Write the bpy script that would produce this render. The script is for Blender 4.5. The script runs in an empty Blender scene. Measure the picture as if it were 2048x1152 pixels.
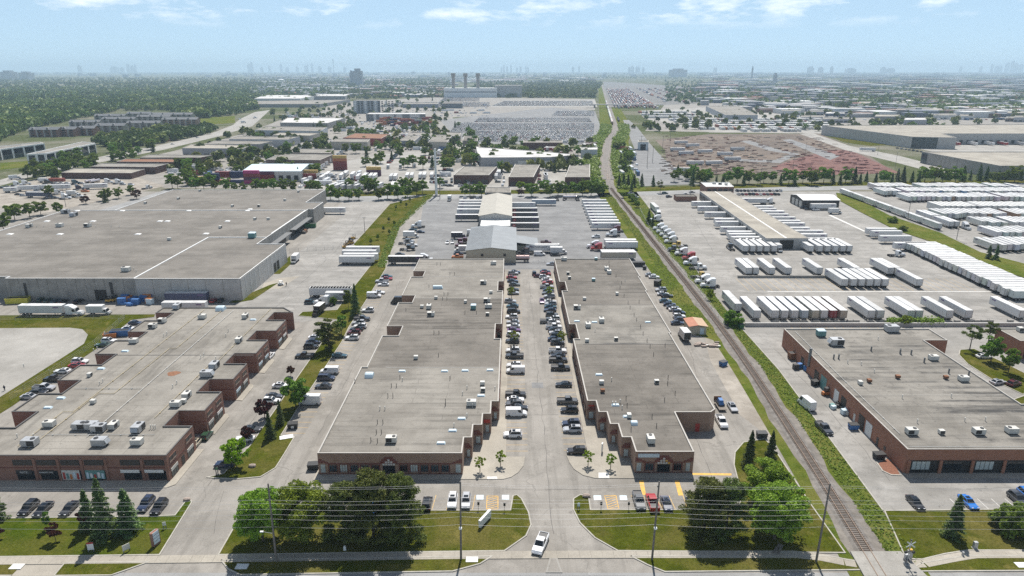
import bpy, math, random
import numpy as np
from mathutils import Vector, Matrix
R = math.radians
random.seed(7); np.random.seed(7)
HAZE = 9.0e-5
C = bpy.context.scene.collection
SC = bpy.context.scene
# ---------------------------------------------------------------- camera
FPX = 1365.33; PITCH = math.atan(436 / FPX); CAMH = 86.0
cam = bpy.data.cameras.new('camera'); cam.lens = 24.0; cam.sensor_width = 36.0
cam.clip_start = 1.0; cam.clip_end = 80000
camo = bpy.data.objects.new('camera', cam); C.objects.link(camo)
camo.location = (0, 0, CAMH); camo.rotation_euler = (math.pi / 2 - PITCH, 0, 0)
SC.camera = camo
# ---------------------------------------------------------------- world, sun, exposure
SUN_EL, SUN_AZ = 57.0, 7.0
w = bpy.data.worlds.new('World'); SC.world = w; w.use_nodes = True
nt = w.node_tree; nt.nodes.clear()
def nn(t, typ, **kw):
    n = t.nodes.new(typ)
    for k, v in kw.items(): setattr(n, k, v)
    return n
out = nn(nt, 'ShaderNodeOutputWorld'); bg = nn(nt, 'ShaderNodeBackground'); bg.inputs[1].default_value = 0.08
sky = nn(nt, 'ShaderNodeTexSky', sky_type='NISHITA', sun_disc=False, sun_elevation=R(SUN_EL), sun_rotation=R(SUN_AZ),
         altitude=100, air_density=0.55, dust_density=0.0, ozone_density=3.0)
tc = nn(nt, 'ShaderNodeTexCoord'); sep = nn(nt, 'ShaderNodeSeparateXYZ')
nt.links.new(tc.outputs['Generated'], sep.inputs[0])
def mth(t, op, a, b=None, c=None, clamp=False):
    n = nn(t, 'ShaderNodeMath', operation=op, use_clamp=clamp)
    for i, x in enumerate((a, b, c)):
        if x is None: continue
        if isinstance(x, (int, float)): n.inputs[i].default_value = x
        else: t.links.new(x, n.inputs[i])
    return n.outputs[0]
# cumulus: a noise in direction space, the same over the whole sky above the haze
mpv = nn(nt, 'ShaderNodeMapping'); mpv.inputs['Scale'].default_value = (1, 1, 3.6); mpv.inputs['Location'].default_value = (0.31, 0.0, 0.12); nt.links.new(tc.outputs['Generated'], mpv.inputs[0])
nz = nn(nt, 'ShaderNodeTexNoise'); nz.inputs['Scale'].default_value = 10.0; nz.inputs['Detail'].default_value = 10; nz.inputs['Roughness'].default_value = 0.62
nt.links.new(mpv.outputs[0], nz.inputs['Vector'])
mr = nn(nt, 'ShaderNodeMapRange'); mr.inputs[1].default_value = 0.50; mr.inputs[2].default_value = 0.68
nt.links.new(nz.outputs[0], mr.inputs[0])
fade = nn(nt, 'ShaderNodeMapRange'); fade.inputs[1].default_value = 0.05; fade.inputs[2].default_value = 0.07
nt.links.new(sep.outputs[2], fade.inputs[0])
msk = mth(nt, 'MULTIPLY', mth(nt, 'MULTIPLY', mr.outputs[0], fade.outputs[0]), 0.75)
veil = nn(nt, 'ShaderNodeMix', data_type='RGBA'); vf = nn(nt, 'ShaderNodeMapRange', interpolation_type='SMOOTHSTEP'); vf.inputs[1].default_value = 0.02; vf.inputs[2].default_value = 0.55; vf.inputs[3].default_value = 0.72; vf.inputs[4].default_value = 0.05; nt.links.new(sep.outputs[2], vf.inputs[0]); nt.links.new(vf.outputs[0], veil.inputs[0]); veil.inputs[7].default_value = (5.9, 8.3, 10.2, 1); nt.links.new(sky.outputs[0], veil.inputs[6])
mix = nn(nt, 'ShaderNodeMix', data_type='RGBA'); mix.inputs[7].default_value = (13, 13.4, 13.8, 1)
nt.links.new(msk, mix.inputs[0]); nt.links.new(veil.outputs[2], mix.inputs[6])
nt.links.new(mix.outputs[2], bg.inputs[0]); nt.links.new(bg.outputs[0], out.inputs[0])
sl = bpy.data.lights.new('sun', 'SUN'); sl.energy = 5.0; sl.angle = R(0.53); sl.color = (1, 0.95, 0.88)
so = bpy.data.objects.new('sun', sl); C.objects.link(so)
sd = Vector((math.sin(R(SUN_AZ)) * math.cos(R(SUN_EL)), math.cos(R(SUN_AZ)) * math.cos(R(SUN_EL)), math.sin(R(SUN_EL))))
so.rotation_euler = sd.to_track_quat('Z', 'Y').to_euler(); so.location = (0, 0, 400)
SC.view_settings.view_transform = 'Standard'; SC.view_settings.look = 'None'
SC.view_settings.exposure = 0.33; SC.view_settings.gamma = 1.0; SC.view_settings.use_curve_mapping = False
cy_ = SC.cycles
cy_.max_bounces = 5; cy_.diffuse_bounces = 2; cy_.glossy_bounces = 2; cy_.transmission_bounces = 2; cy_.transparent_max_bounces = 4
cy_.volume_bounces = 1; cy_.use_denoising = False; cy_.adaptive_threshold = 0.006; cy_.caustics_reflective = False; cy_.caustics_refractive = False
try:
    cy_.denoiser = 'OPENIMAGEDENOISE'; cy_.denoising_prefilter = 'ACCURATE'; cy_.denoising_input_passes = 'RGB_ALBEDO_NORMAL'
except Exception: pass
# ---------------------------------------------------------------- picture -> place (ground plane or a plane at height z)
cp, sp = math.cos(PITCH), math.sin(PITCH)
def G(u, v, z=0.0):
    a = (u - 1024) / FPX; b = (576 - v) / FPX
    t = (z - CAMH) / (-sp + b * cp)
    return Vector((a * t, (cp + b * sp) * t, z))
def GP(pts, z=0.0): return [G(u, v, z) for u, v in pts]
# ---------------------------------------------------------------- mesh builder
class MB:
    def __init__(s): s.v = []; s.f = []; s.m = []
    def face(s, pts, m=0):
        i = len(s.v); s.v += [tuple(p) for p in pts]; s.f.append(tuple(range(i, i + len(pts)))); s.m.append(m); return s
    def box(s, x0, x1, y0, y1, z0, z1, m=0, mt=None):
        i = len(s.v)
        s.v += [(x0, y0, z0), (x1, y0, z0), (x1, y1, z0), (x0, y1, z0), (x0, y0, z1), (x1, y0, z1), (x1, y1, z1), (x0, y1, z1)]
        for k, q in enumerate(((3, 2, 1, 0), (4, 5, 6, 7), (0, 1, 5, 4), (1, 2, 6, 5), (2, 3, 7, 6), (3, 0, 4, 7))):
            s.f.append(tuple(i + j for j in q)); s.m.append(mt if (k == 1 and mt is not None) else m)
        return s
    def frus(s, b, z0, t, z1, m=0, mt=None):
        i = len(s.v)
        s.v += [(b[0], b[2], z0), (b[1], b[2], z0), (b[1], b[3], z0), (b[0], b[3], z0), (t[0], t[2], z1), (t[1], t[2], z1), (t[1], t[3], z1), (t[0], t[3], z1)]
        for k, q in enumerate(((3, 2, 1, 0), (4, 5, 6, 7), (0, 1, 5, 4), (1, 2, 6, 5), (2, 3, 7, 6), (3, 0, 4, 7))):
            s.f.append(tuple(i + j for j in q)); s.m.append(mt if (k == 1 and mt is not None) else m)
        return s
    def cyl(s, p0, p1, r0, r1=None, n=8, m=0, mc=None):
        r1 = r0 if r1 is None else r1
        p0 = Vector(p0); p1 = Vector(p1); d = (p1 - p0).normalized()
        a = d.orthogonal().normalized(); b = d.cross(a); i = len(s.v)
        for p, r in ((p0, r0), (p1, r1)):
            for k in range(n):
                t = 2 * math.pi * k / n; s.v.append(tuple(p + a * (r * math.cos(t)) + b * (r * math.sin(t))))
        for k in range(n):
            s.f.append((i + k, i + (k + 1) % n, i + n + (k + 1) % n, i + n + k)); s.m.append(m)
        s.f.append(tuple(i + k for k in range(n))[::-1]); s.m.append(m if mc is None else mc)
        s.f.append(tuple(i + n + k for k in range(n))); s.m.append(m if mc is None else mc)
        return s
    def prism(s, poly, z0, z1, m=0, mt=None, top=True):
        i = len(s.v); n = len(poly)
        s.v += [(p[0], p[1], z0) for p in poly] + [(p[0], p[1], z1) for p in poly]
        for k in range(n):
            s.f.append((i + k, i + (k + 1) % n, i + n + (k + 1) % n, i + n + k)); s.m.append(m)
        if top: s.f.append(tuple(range(i + n, i + 2 * n))); s.m.append(m if mt is None else mt)
        return s
    def loft(s, rings, m=0, cap=True):
        i = len(s.v); n = len(rings[0])
        for r in rings: s.v += [tuple(p) for p in r]
        for a in range(len(rings) - 1):
            for k in range(n):
                s.f.append((i + a * n + k, i + a * n + (k + 1) % n, i + (a + 1) * n + (k + 1) % n, i + (a + 1) * n + k)); s.m.append(m)
        if cap:
            s.f.append(tuple(range(i, i + n))[::-1]); s.m.append(m)
            s.f.append(tuple(range(i + (len(rings) - 1) * n, i + len(rings) * n))); s.m.append(m)
        return s
    def panel(s, a, b, c, d, mar=(0.08, 0.08), off=0.02, m=0):
        """a quad set just proud of the face a b c d (a,b bottom; c,d top)"""
        a, b, c, d = map(Vector, (a, b, c, d)); n = (b - a).cross(d - a).normalized() * off
        def at(u, v): return (a.lerp(b, u)).lerp(d.lerp(c, u), v) + n
        mu, mv = mar
        return s.face([at(mu, mv), at(1 - mu, mv), at(1 - mu, 1 - mv), at(mu, 1 - mv)], m)
    def add(s, o, mm=None):
        i = len(s.v); s.v += o.v
        for f, m in zip(o.f, o.m): s.f.append(tuple(i + j for j in f)); s.m.append(m if mm is None else mm[m])
        return s
    def mesh(s, name, mats, origin=(0, 0, 0), smooth=False):
        me = bpy.data.meshes.new(name)
        ox, oy, oz = origin
        me.from_pydata([(x - ox, y - oy, z - oz) for x, y, z in s.v], [], s.f)
        for q in mats: me.materials.append(q)
        if len(mats) > 1: me.polygons.foreach_set('material_index', s.m)
        if smooth: me.polygons.foreach_set('use_smooth', [True] * len(s.f))
        me.update(); return me
def npmesh(name, verts, quads, mat, smooth=False):
    me = bpy.data.meshes.new(name); nv = len(verts); nq = len(quads); k = quads.shape[1]
    me.vertices.add(nv); me.vertices.foreach_set('co', verts.astype(np.float32).ravel())
    me.loops.add(nq * k); me.loops.foreach_set('vertex_index', quads.astype(np.int32).ravel())
    me.polygons.add(nq); me.polygons.foreach_set('loop_start', np.arange(0, nq * k, k, dtype=np.int32))
    me.polygons.foreach_set('loop_total', np.full(nq, k, dtype=np.int32))
    me.materials.append(mat); me.update(calc_edges=True); return me
# ---------------------------------------------------------------- objects
def tag(o, label, cat, group=None):
    o['label'] = label; o['category'] = cat
    if group: o['group'] = group
    return o
def obj(name, me, parent=None, loc=(0, 0, 0), rz=0.0, color=None):
    o = bpy.data.objects.new(name, me); C.objects.link(o); o.location = loc
    if rz: o.rotation_euler = (0, 0, rz)
    if parent is not None: o.parent = parent
    if color is not None: o.color = (*color, 1)
    return o
def empty(name, loc=(0, 0, 0), rz=0.0):
    o = bpy.data.objects.new(name, None); C.objects.link(o); o.location = loc; o.rotation_euler = (0, 0, rz); o.empty_display_size = 0.5
    return o
def struct(name, me, kind='structure'):
    o = obj(name, me); o['kind'] = kind; return o
def stuff(name, me, label, cat):
    o = obj(name, me); o['kind'] = 'stuff'; tag(o, label, cat); return o
ONES = 'zeroth first second third fourth fifth sixth seventh eighth ninth tenth eleventh twelfth thirteenth fourteenth fifteenth sixteenth seventeenth eighteenth nineteenth'.split()
TENS = {2: 'twent', 3: 'thirt', 4: 'fort', 5: 'fift', 6: 'sixt', 7: 'sevent', 8: 'eight', 9: 'ninet'}
def ordw(n):
    if n < 20: return ONES[n]
    if n > 99: return f'{n}th'
    t, o = divmod(n, 10)
    return TENS[t] + 'ieth' if o == 0 else TENS[t] + 'y-' + ONES[o]
REG = {}
def reg(o, desc, cat, row, order='front', group=None):
    """the label is made at the end: desc + its place in its row"""
    REG.setdefault((row, order), []).append((o, desc)); o['category'] = cat; o['group'] = group or row; return o
def finish_labels():
    for (row, order), lst in REG.items():
        if order == 'front': lst.sort(key=lambda t: t[0].location.y)
        elif order == 'back': lst.sort(key=lambda t: -t[0].location.y)
        else: lst.sort(key=lambda t: t[0].location.x / max(1, t[0].location.y))
        word = {'front': 'nearest', 'left': 'from the left', 'back': 'from the far end'}[order]
        n = len(lst)
        for i, (o, d) in enumerate(lst):
            if n == 1: o['label'] = f'{d} {row}'
            elif order == 'front': o['label'] = f'{d}, {"nearest" if i == 0 else ordw(i + 1) + " nearest"} {row}'
            else: o['label'] = f'{d}, {ordw(i + 1)} {word} {row}'
# ---------------------------------------------------------------- materials
def newmat(name):
    m = bpy.data.materials.new(name); m.use_nodes = True; t = m.node_tree
    return m, t, t.nodes['Principled BSDF']
def L(t, a, b): t.links.new(a, b)
def pos(t):
    return nn(t, 'ShaderNodeNewGeometry').outputs['Position']
def noise(t, scale, detail=4, rough=0.55, vec=None, stretch=None):
    n = nn(t, 'ShaderNodeTexNoise'); n.inputs['Scale'].default_value = scale; n.inputs['Detail'].default_value = detail; n.inputs['Roughness'].default_value = rough
    vec = vec or pos(t)
    if stretch:
        mp = nn(t, 'ShaderNodeMapping'); mp.inputs['Scale'].default_value = stretch; L(t, vec, mp.inputs[0]); vec = mp.outputs[0]
    L(t, vec, n.inputs['Vector']); return n.outputs[0]
def ramp(t, fac, a, b):
    n = nn(t, 'ShaderNodeMapRange'); n.inputs[1].default_value = a; n.inputs[2].default_value = b; L(t, fac, n.inputs[0]); return n.outputs[0]
def mixc(t, fac, a, b, mode='MIX'):
    n = nn(t, 'ShaderNodeMix', data_type='RGBA', blend_type=mode)
    for i, x in ((0, fac), (6, a), (7, b)):
        if isinstance(x, (int, float)): n.inputs[i].default_value = x
        elif isinstance(x, tuple): n.inputs[i].default_value = (*x[:3], 1)
        else: L(t, x, n.inputs[i])
    return n.outputs[2]
def simple(name, col, rough=0.6, metal=0.0, var=0.0, scale=1.0, emit=None):
    m, t, b = newmat(name); b.inputs['Roughness'].default_value = rough; b.inputs['Metallic'].default_value = metal
    if var:
        f = ramp(t, noise(t, scale, 5), 0.3, 0.7)
        L(t, mixc(t, f, tuple(c * (1 - var) for c in col), tuple(min(1, c * (1 + var)) for c in col)), b.inputs['Base Color'])
    else: b.inputs['Base Color'].default_value = (*col, 1)
    return m
def paved(name, a, b_, big=0.05, stain=0.5, rough=0.9, crack=True, tint=None, streak=None):
    m, t, b = newmat(name); b.inputs['Roughness'].default_value = rough; p = pos(t); d5 = tuple(x * 0.5 for x in a)
    c = mixc(t, ramp(t, noise(t, big, 7, 0.62, p), 0.36, 0.64), tuple(x * .88 for x in a), tuple(x * 1.05 for x in b_))
    if streak:   # wheel paths and ponding streaks
        c = mixc(t, mth(t, 'MULTIPLY', ramp(t, noise(t, 1.0, 6, 0.65, p, streak), 0.48, 0.62), 0.5), c, tuple(x * 0.68 for x in a))
    c = mixc(t, mth(t, 'MULTIPLY', ramp(t, noise(t, 0.25, 7, 0.7, p), 0.52, 0.70), stain), c, tuple(x * 0.6 for x in a))
    c = mixc(t, mth(t, 'MULTIPLY', ramp(t, noise(t, 0.55, 5, 0.6, p), 0.62, 0.70), stain), c, d5)
    c = mixc(t, mth(t, 'MULTIPLY', ramp(t, noise(t, 0.12, 6, 0.65, p), 0.54, 0.66), 0.5), c, tint or tuple(min(1, x * 1.22) for x in b_))
    if crack:
        vo = nn(t, 'ShaderNodeTexVoronoi', feature='DISTANCE_TO_EDGE'); vo.inputs['Scale'].default_value = 0.07
        wv = nn(t, 'ShaderNodeVectorMath', operation='ADD'); nz_ = nn(t, 'ShaderNodeTexNoise'); nz_.inputs['Scale'].default_value = 0.12; nz_.inputs['Detail'].default_value = 5; L(t, p, nz_.inputs['Vector'])
        sc_ = nn(t, 'ShaderNodeVectorMath', operation='SCALE'); sc_.inputs[3].default_value = 9.0; L(t, nz_.outputs[1], sc_.inputs[0])
        L(t, p, wv.inputs[0]); L(t, sc_.outputs[0], wv.inputs[1]); L(t, wv.outputs[0], vo.inputs['Vector'])
        c = mixc(t, mth(t, 'MULTIPLY', mth(t, 'MULTIPLY', ramp(t, vo.outputs[0], 0.012, 0.002), ramp(t, noise(t, .05, 3, .5, p), .45, .6)), 0.45), c, tuple(x * 0.4 for x in a))
    c = mixc(t, mth(t, 'MULTIPLY', ramp(t, noise(t, 4.0, 4, 0.7, p), 0.35, 0.65), 0.22), c, (0.03, 0.03, 0.03))
    L(t, c, b.inputs['Base Color']); return m
def grassy(name, a, b_, dry, big=0.03, dryamt=0.6):
    m, t, b = newmat(name); b.inputs['Roughness'].default_value = 0.95; b.inputs['Specular IOR Level'].default_value = 0.0; p = pos(t)
    c = mixc(t, ramp(t, noise(t, 0.35, 7, 0.7, p), 0.38, 0.62), a, b_)
    c = mixc(t, mth(t, 'MULTIPLY', ramp(t, noise(t, big, 7, 0.65, p), 0.44, 0.60), dryamt), c, dry)
    c = mixc(t, mth(t, 'MULTIPLY', ramp(t, noise(t, 0.22, 5, 0.6, p), 0.58, 0.68), 0.7), c, tuple(x * 1.3 for x in dry))
    c = mixc(t, mth(t, 'MULTIPLY', ramp(t, noise(t, 2.6, 5, 0.75, p), 0.42, 0.66), 0.6), c, tuple(x * 0.45 for x in a))
    L(t, c, b.inputs['Base Color'])
    bp = nn(t, 'ShaderNodeBump'); bp.inputs['Strength'].default_value = 0.8; bp.inputs['Distance'].default_value = 0.2
    L(t, noise(t, 4.0, 4, 0.75, p), bp.inputs['Height']); L(t, bp.outputs[0], b.inputs['Normal']); return m
def roofm(name, a, b_, stain=0.5, strips=(0.025, 0.5, 1), dark=None):
    m, t, b = newmat(name); b.inputs['Roughness'].default_value = 0.95; p = pos(t); dk = dark or tuple(x * 0.4 for x in a)
    c = mixc(t, ramp(t, noise(t, 0.06, 8, 0.65, p), 0.38, 0.62), tuple(x * .9 for x in a), tuple(x * 1.06 for x in b_))
    f = ramp(t, noise(t, 1.0, 7, 0.65, p, strips), 0.47, 0.62); g = ramp(t, noise(t, 0.045, 5, 0.6, p), 0.42, 0.56)   # ponding streaks
    c = mixc(t, mth(t, 'MULTIPLY', mth(t, 'MULTIPLY', f, g), stain), c, dk)
    c = mixc(t, mth(t, 'MULTIPLY', ramp(t, noise(t, 0.2, 8, 0.7, p), 0.5, 0.66), stain * .8), c, tuple(x * 0.6 for x in a))
    c = mixc(t, mth(t, 'MULTIPLY', ramp(t, noise(t, 0.1, 8, 0.7, p), 0.52, 0.62), 0.5), c, tuple(min(1, x * 1.28) for x in b_))
    c = mixc(t, mth(t, 'MULTIPLY', ramp(t, noise(t, 0.8, 6, 0.75, p), 0.58, 0.70), 0.6), c, dk)
    br = nn(t, 'ShaderNodeTexBrick'); br.inputs['Scale'].default_value = 1; br.inputs['Brick Width'].default_value = 17.0; br.inputs['Row Height'].default_value = 2.9; br.inputs['Mortar Size'].default_value = .09; L(t, p, br.inputs['Vector'])
    c = mixc(t, mth(t, 'MULTIPLY', mth(t, 'MULTIPLY', br.outputs['Fac'], ramp(t, noise(t, .08, 4, .6, p), .40, .55)), .45), c, dk)
    c = mixc(t, mth(t, 'MULTIPLY', ramp(t, noise(t, 5.0, 4, 0.75, p), 0.35, 0.65), 0.3), c, (0.05, 0.045, 0.04))
    L(t, c, b.inputs['Base Color']); return m
def brickm(name, a, b_, mortar, w=0.5):
    m, t, b = newmat(name); b.inputs['Roughness'].default_value = 0.9
    tcn = nn(t, 'ShaderNodeNewGeometry'); sx = nn(t, 'ShaderNodeSeparateXYZ'); L(t, tcn.outputs['Position'], sx.inputs[0])
    cb = nn(t, 'ShaderNodeCombineXYZ'); L(t, mth(t, 'ADD', sx.outputs[0], sx.outputs[1]), cb.inputs[0]); L(t, sx.outputs[2], cb.inputs[1])
    br = nn(t, 'ShaderNodeTexBrick'); br.inputs['Scale'].default_value = 1.0; br.inputs['Brick Width'].default_value = 0.4; br.inputs['Row Height'].default_value = 0.13
    br.inputs['Mortar Size'].default_value = 0.012; br.inputs['Color1'].default_value = (*a, 1); br.inputs['Color2'].default_value = (*b_, 1); br.inputs['Mortar'].default_value = (*mortar, 1)
    L(t, cb.outputs[0], br.inputs['Vector'])
    f = ramp(t, noise(t, 0.5, 5, 0.6), 0.35, 0.75); c = mixc(t, mth(t, 'MULTIPLY', f, w), br.outputs[0], tuple(x * 0.55 for x in a))
    L(t, c, b.inputs['Base Color']); return m
def objcol(name, rough=0.35, coat=0.5, metal=0.0, dirt=0.0, dirtcol=(0.25, 0.22, 0.18), streak=(3, 3, 0.25)):
    m, t, b = newmat(name); b.inputs['Roughness'].default_value = rough; b.inputs['Coat Weight'].default_value = coat; b.inputs['Metallic'].default_value = metal
    oi = nn(t, 'ShaderNodeObjectInfo'); c = oi.outputs['Color']
    if dirt:
        f = ramp(t, noise(t, 0.8, 5, 0.65, None, streak), 0.45, 0.8); c = mixc(t, mth(t, 'MULTIPLY', f, dirt), c, dirtcol)
    L(t, c, b.inputs['Base Color']); return m
def objrand(name, a, b_, rough=0.5):
    m, t, b = newmat(name); b.inputs['Roughness'].default_value = rough; oi = nn(t, 'ShaderNodeObjectInfo')
    L(t, mixc(t, ramp(t, noise(t, 0.4, 5), 0.5, 0.8), mixc(t, oi.outputs['Random'], a, b_), tuple(x * .75 for x in a)), b.inputs['Base Color']); return m
def leafm(name, a, b_, trans=0.38, patch=None):
    m, t, b = newmat(name); b.inputs['Roughness'].default_value = 0.6; b.inputs['Specular IOR Level'].default_value = 0.25
    oi = nn(t, 'ShaderNodeObjectInfo'); p = pos(t)
    c = mixc(t, ramp(t, noise(t, 1.7, 4, 0.75, p), 0.38, 0.62), tuple(x * .72 for x in a), tuple(x * 1.2 for x in b_))
    if patch:
        c = mixc(t, ramp(t, noise(t, patch, 5, 0.65, p), 0.38, 0.62), c, tuple(x * .62 for x in a)); c = mixc(t, mth(t, 'MULTIPLY', ramp(t, noise(t, patch * 2.3, 5, 0.65, p), 0.48, 0.6), .8), c, (b_[0] * 1.35, b_[1] * 1.1, b_[2]))
    hs = nn(t, 'ShaderNodeHueSaturation'); L(t, c, hs.inputs['Color'])
    L(t, mth(t, 'MULTIPLY_ADD', oi.outputs['Random'], 0.05, 0.475), hs.inputs['Hue']); L(t, mth(t, 'MULTIPLY_ADD', oi.outputs['Random'], 0.45, 0.75), hs.inputs['Value'])
    L(t, hs.outputs[0], b.inputs['Base Color'])
    tr = nn(t, 'ShaderNodeBsdfTranslucent'); L(t, hs.outputs[0], tr.inputs[0]); mx = nn(t, 'ShaderNodeMixShader'); mx.inputs[0].default_value = trans
    L(t, b.outputs[0], mx.inputs[1]); L(t, tr.outputs[0], mx.inputs[2]); L(t, mx.outputs[0], t.nodes['Material Output'].inputs[0]); return m
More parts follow.
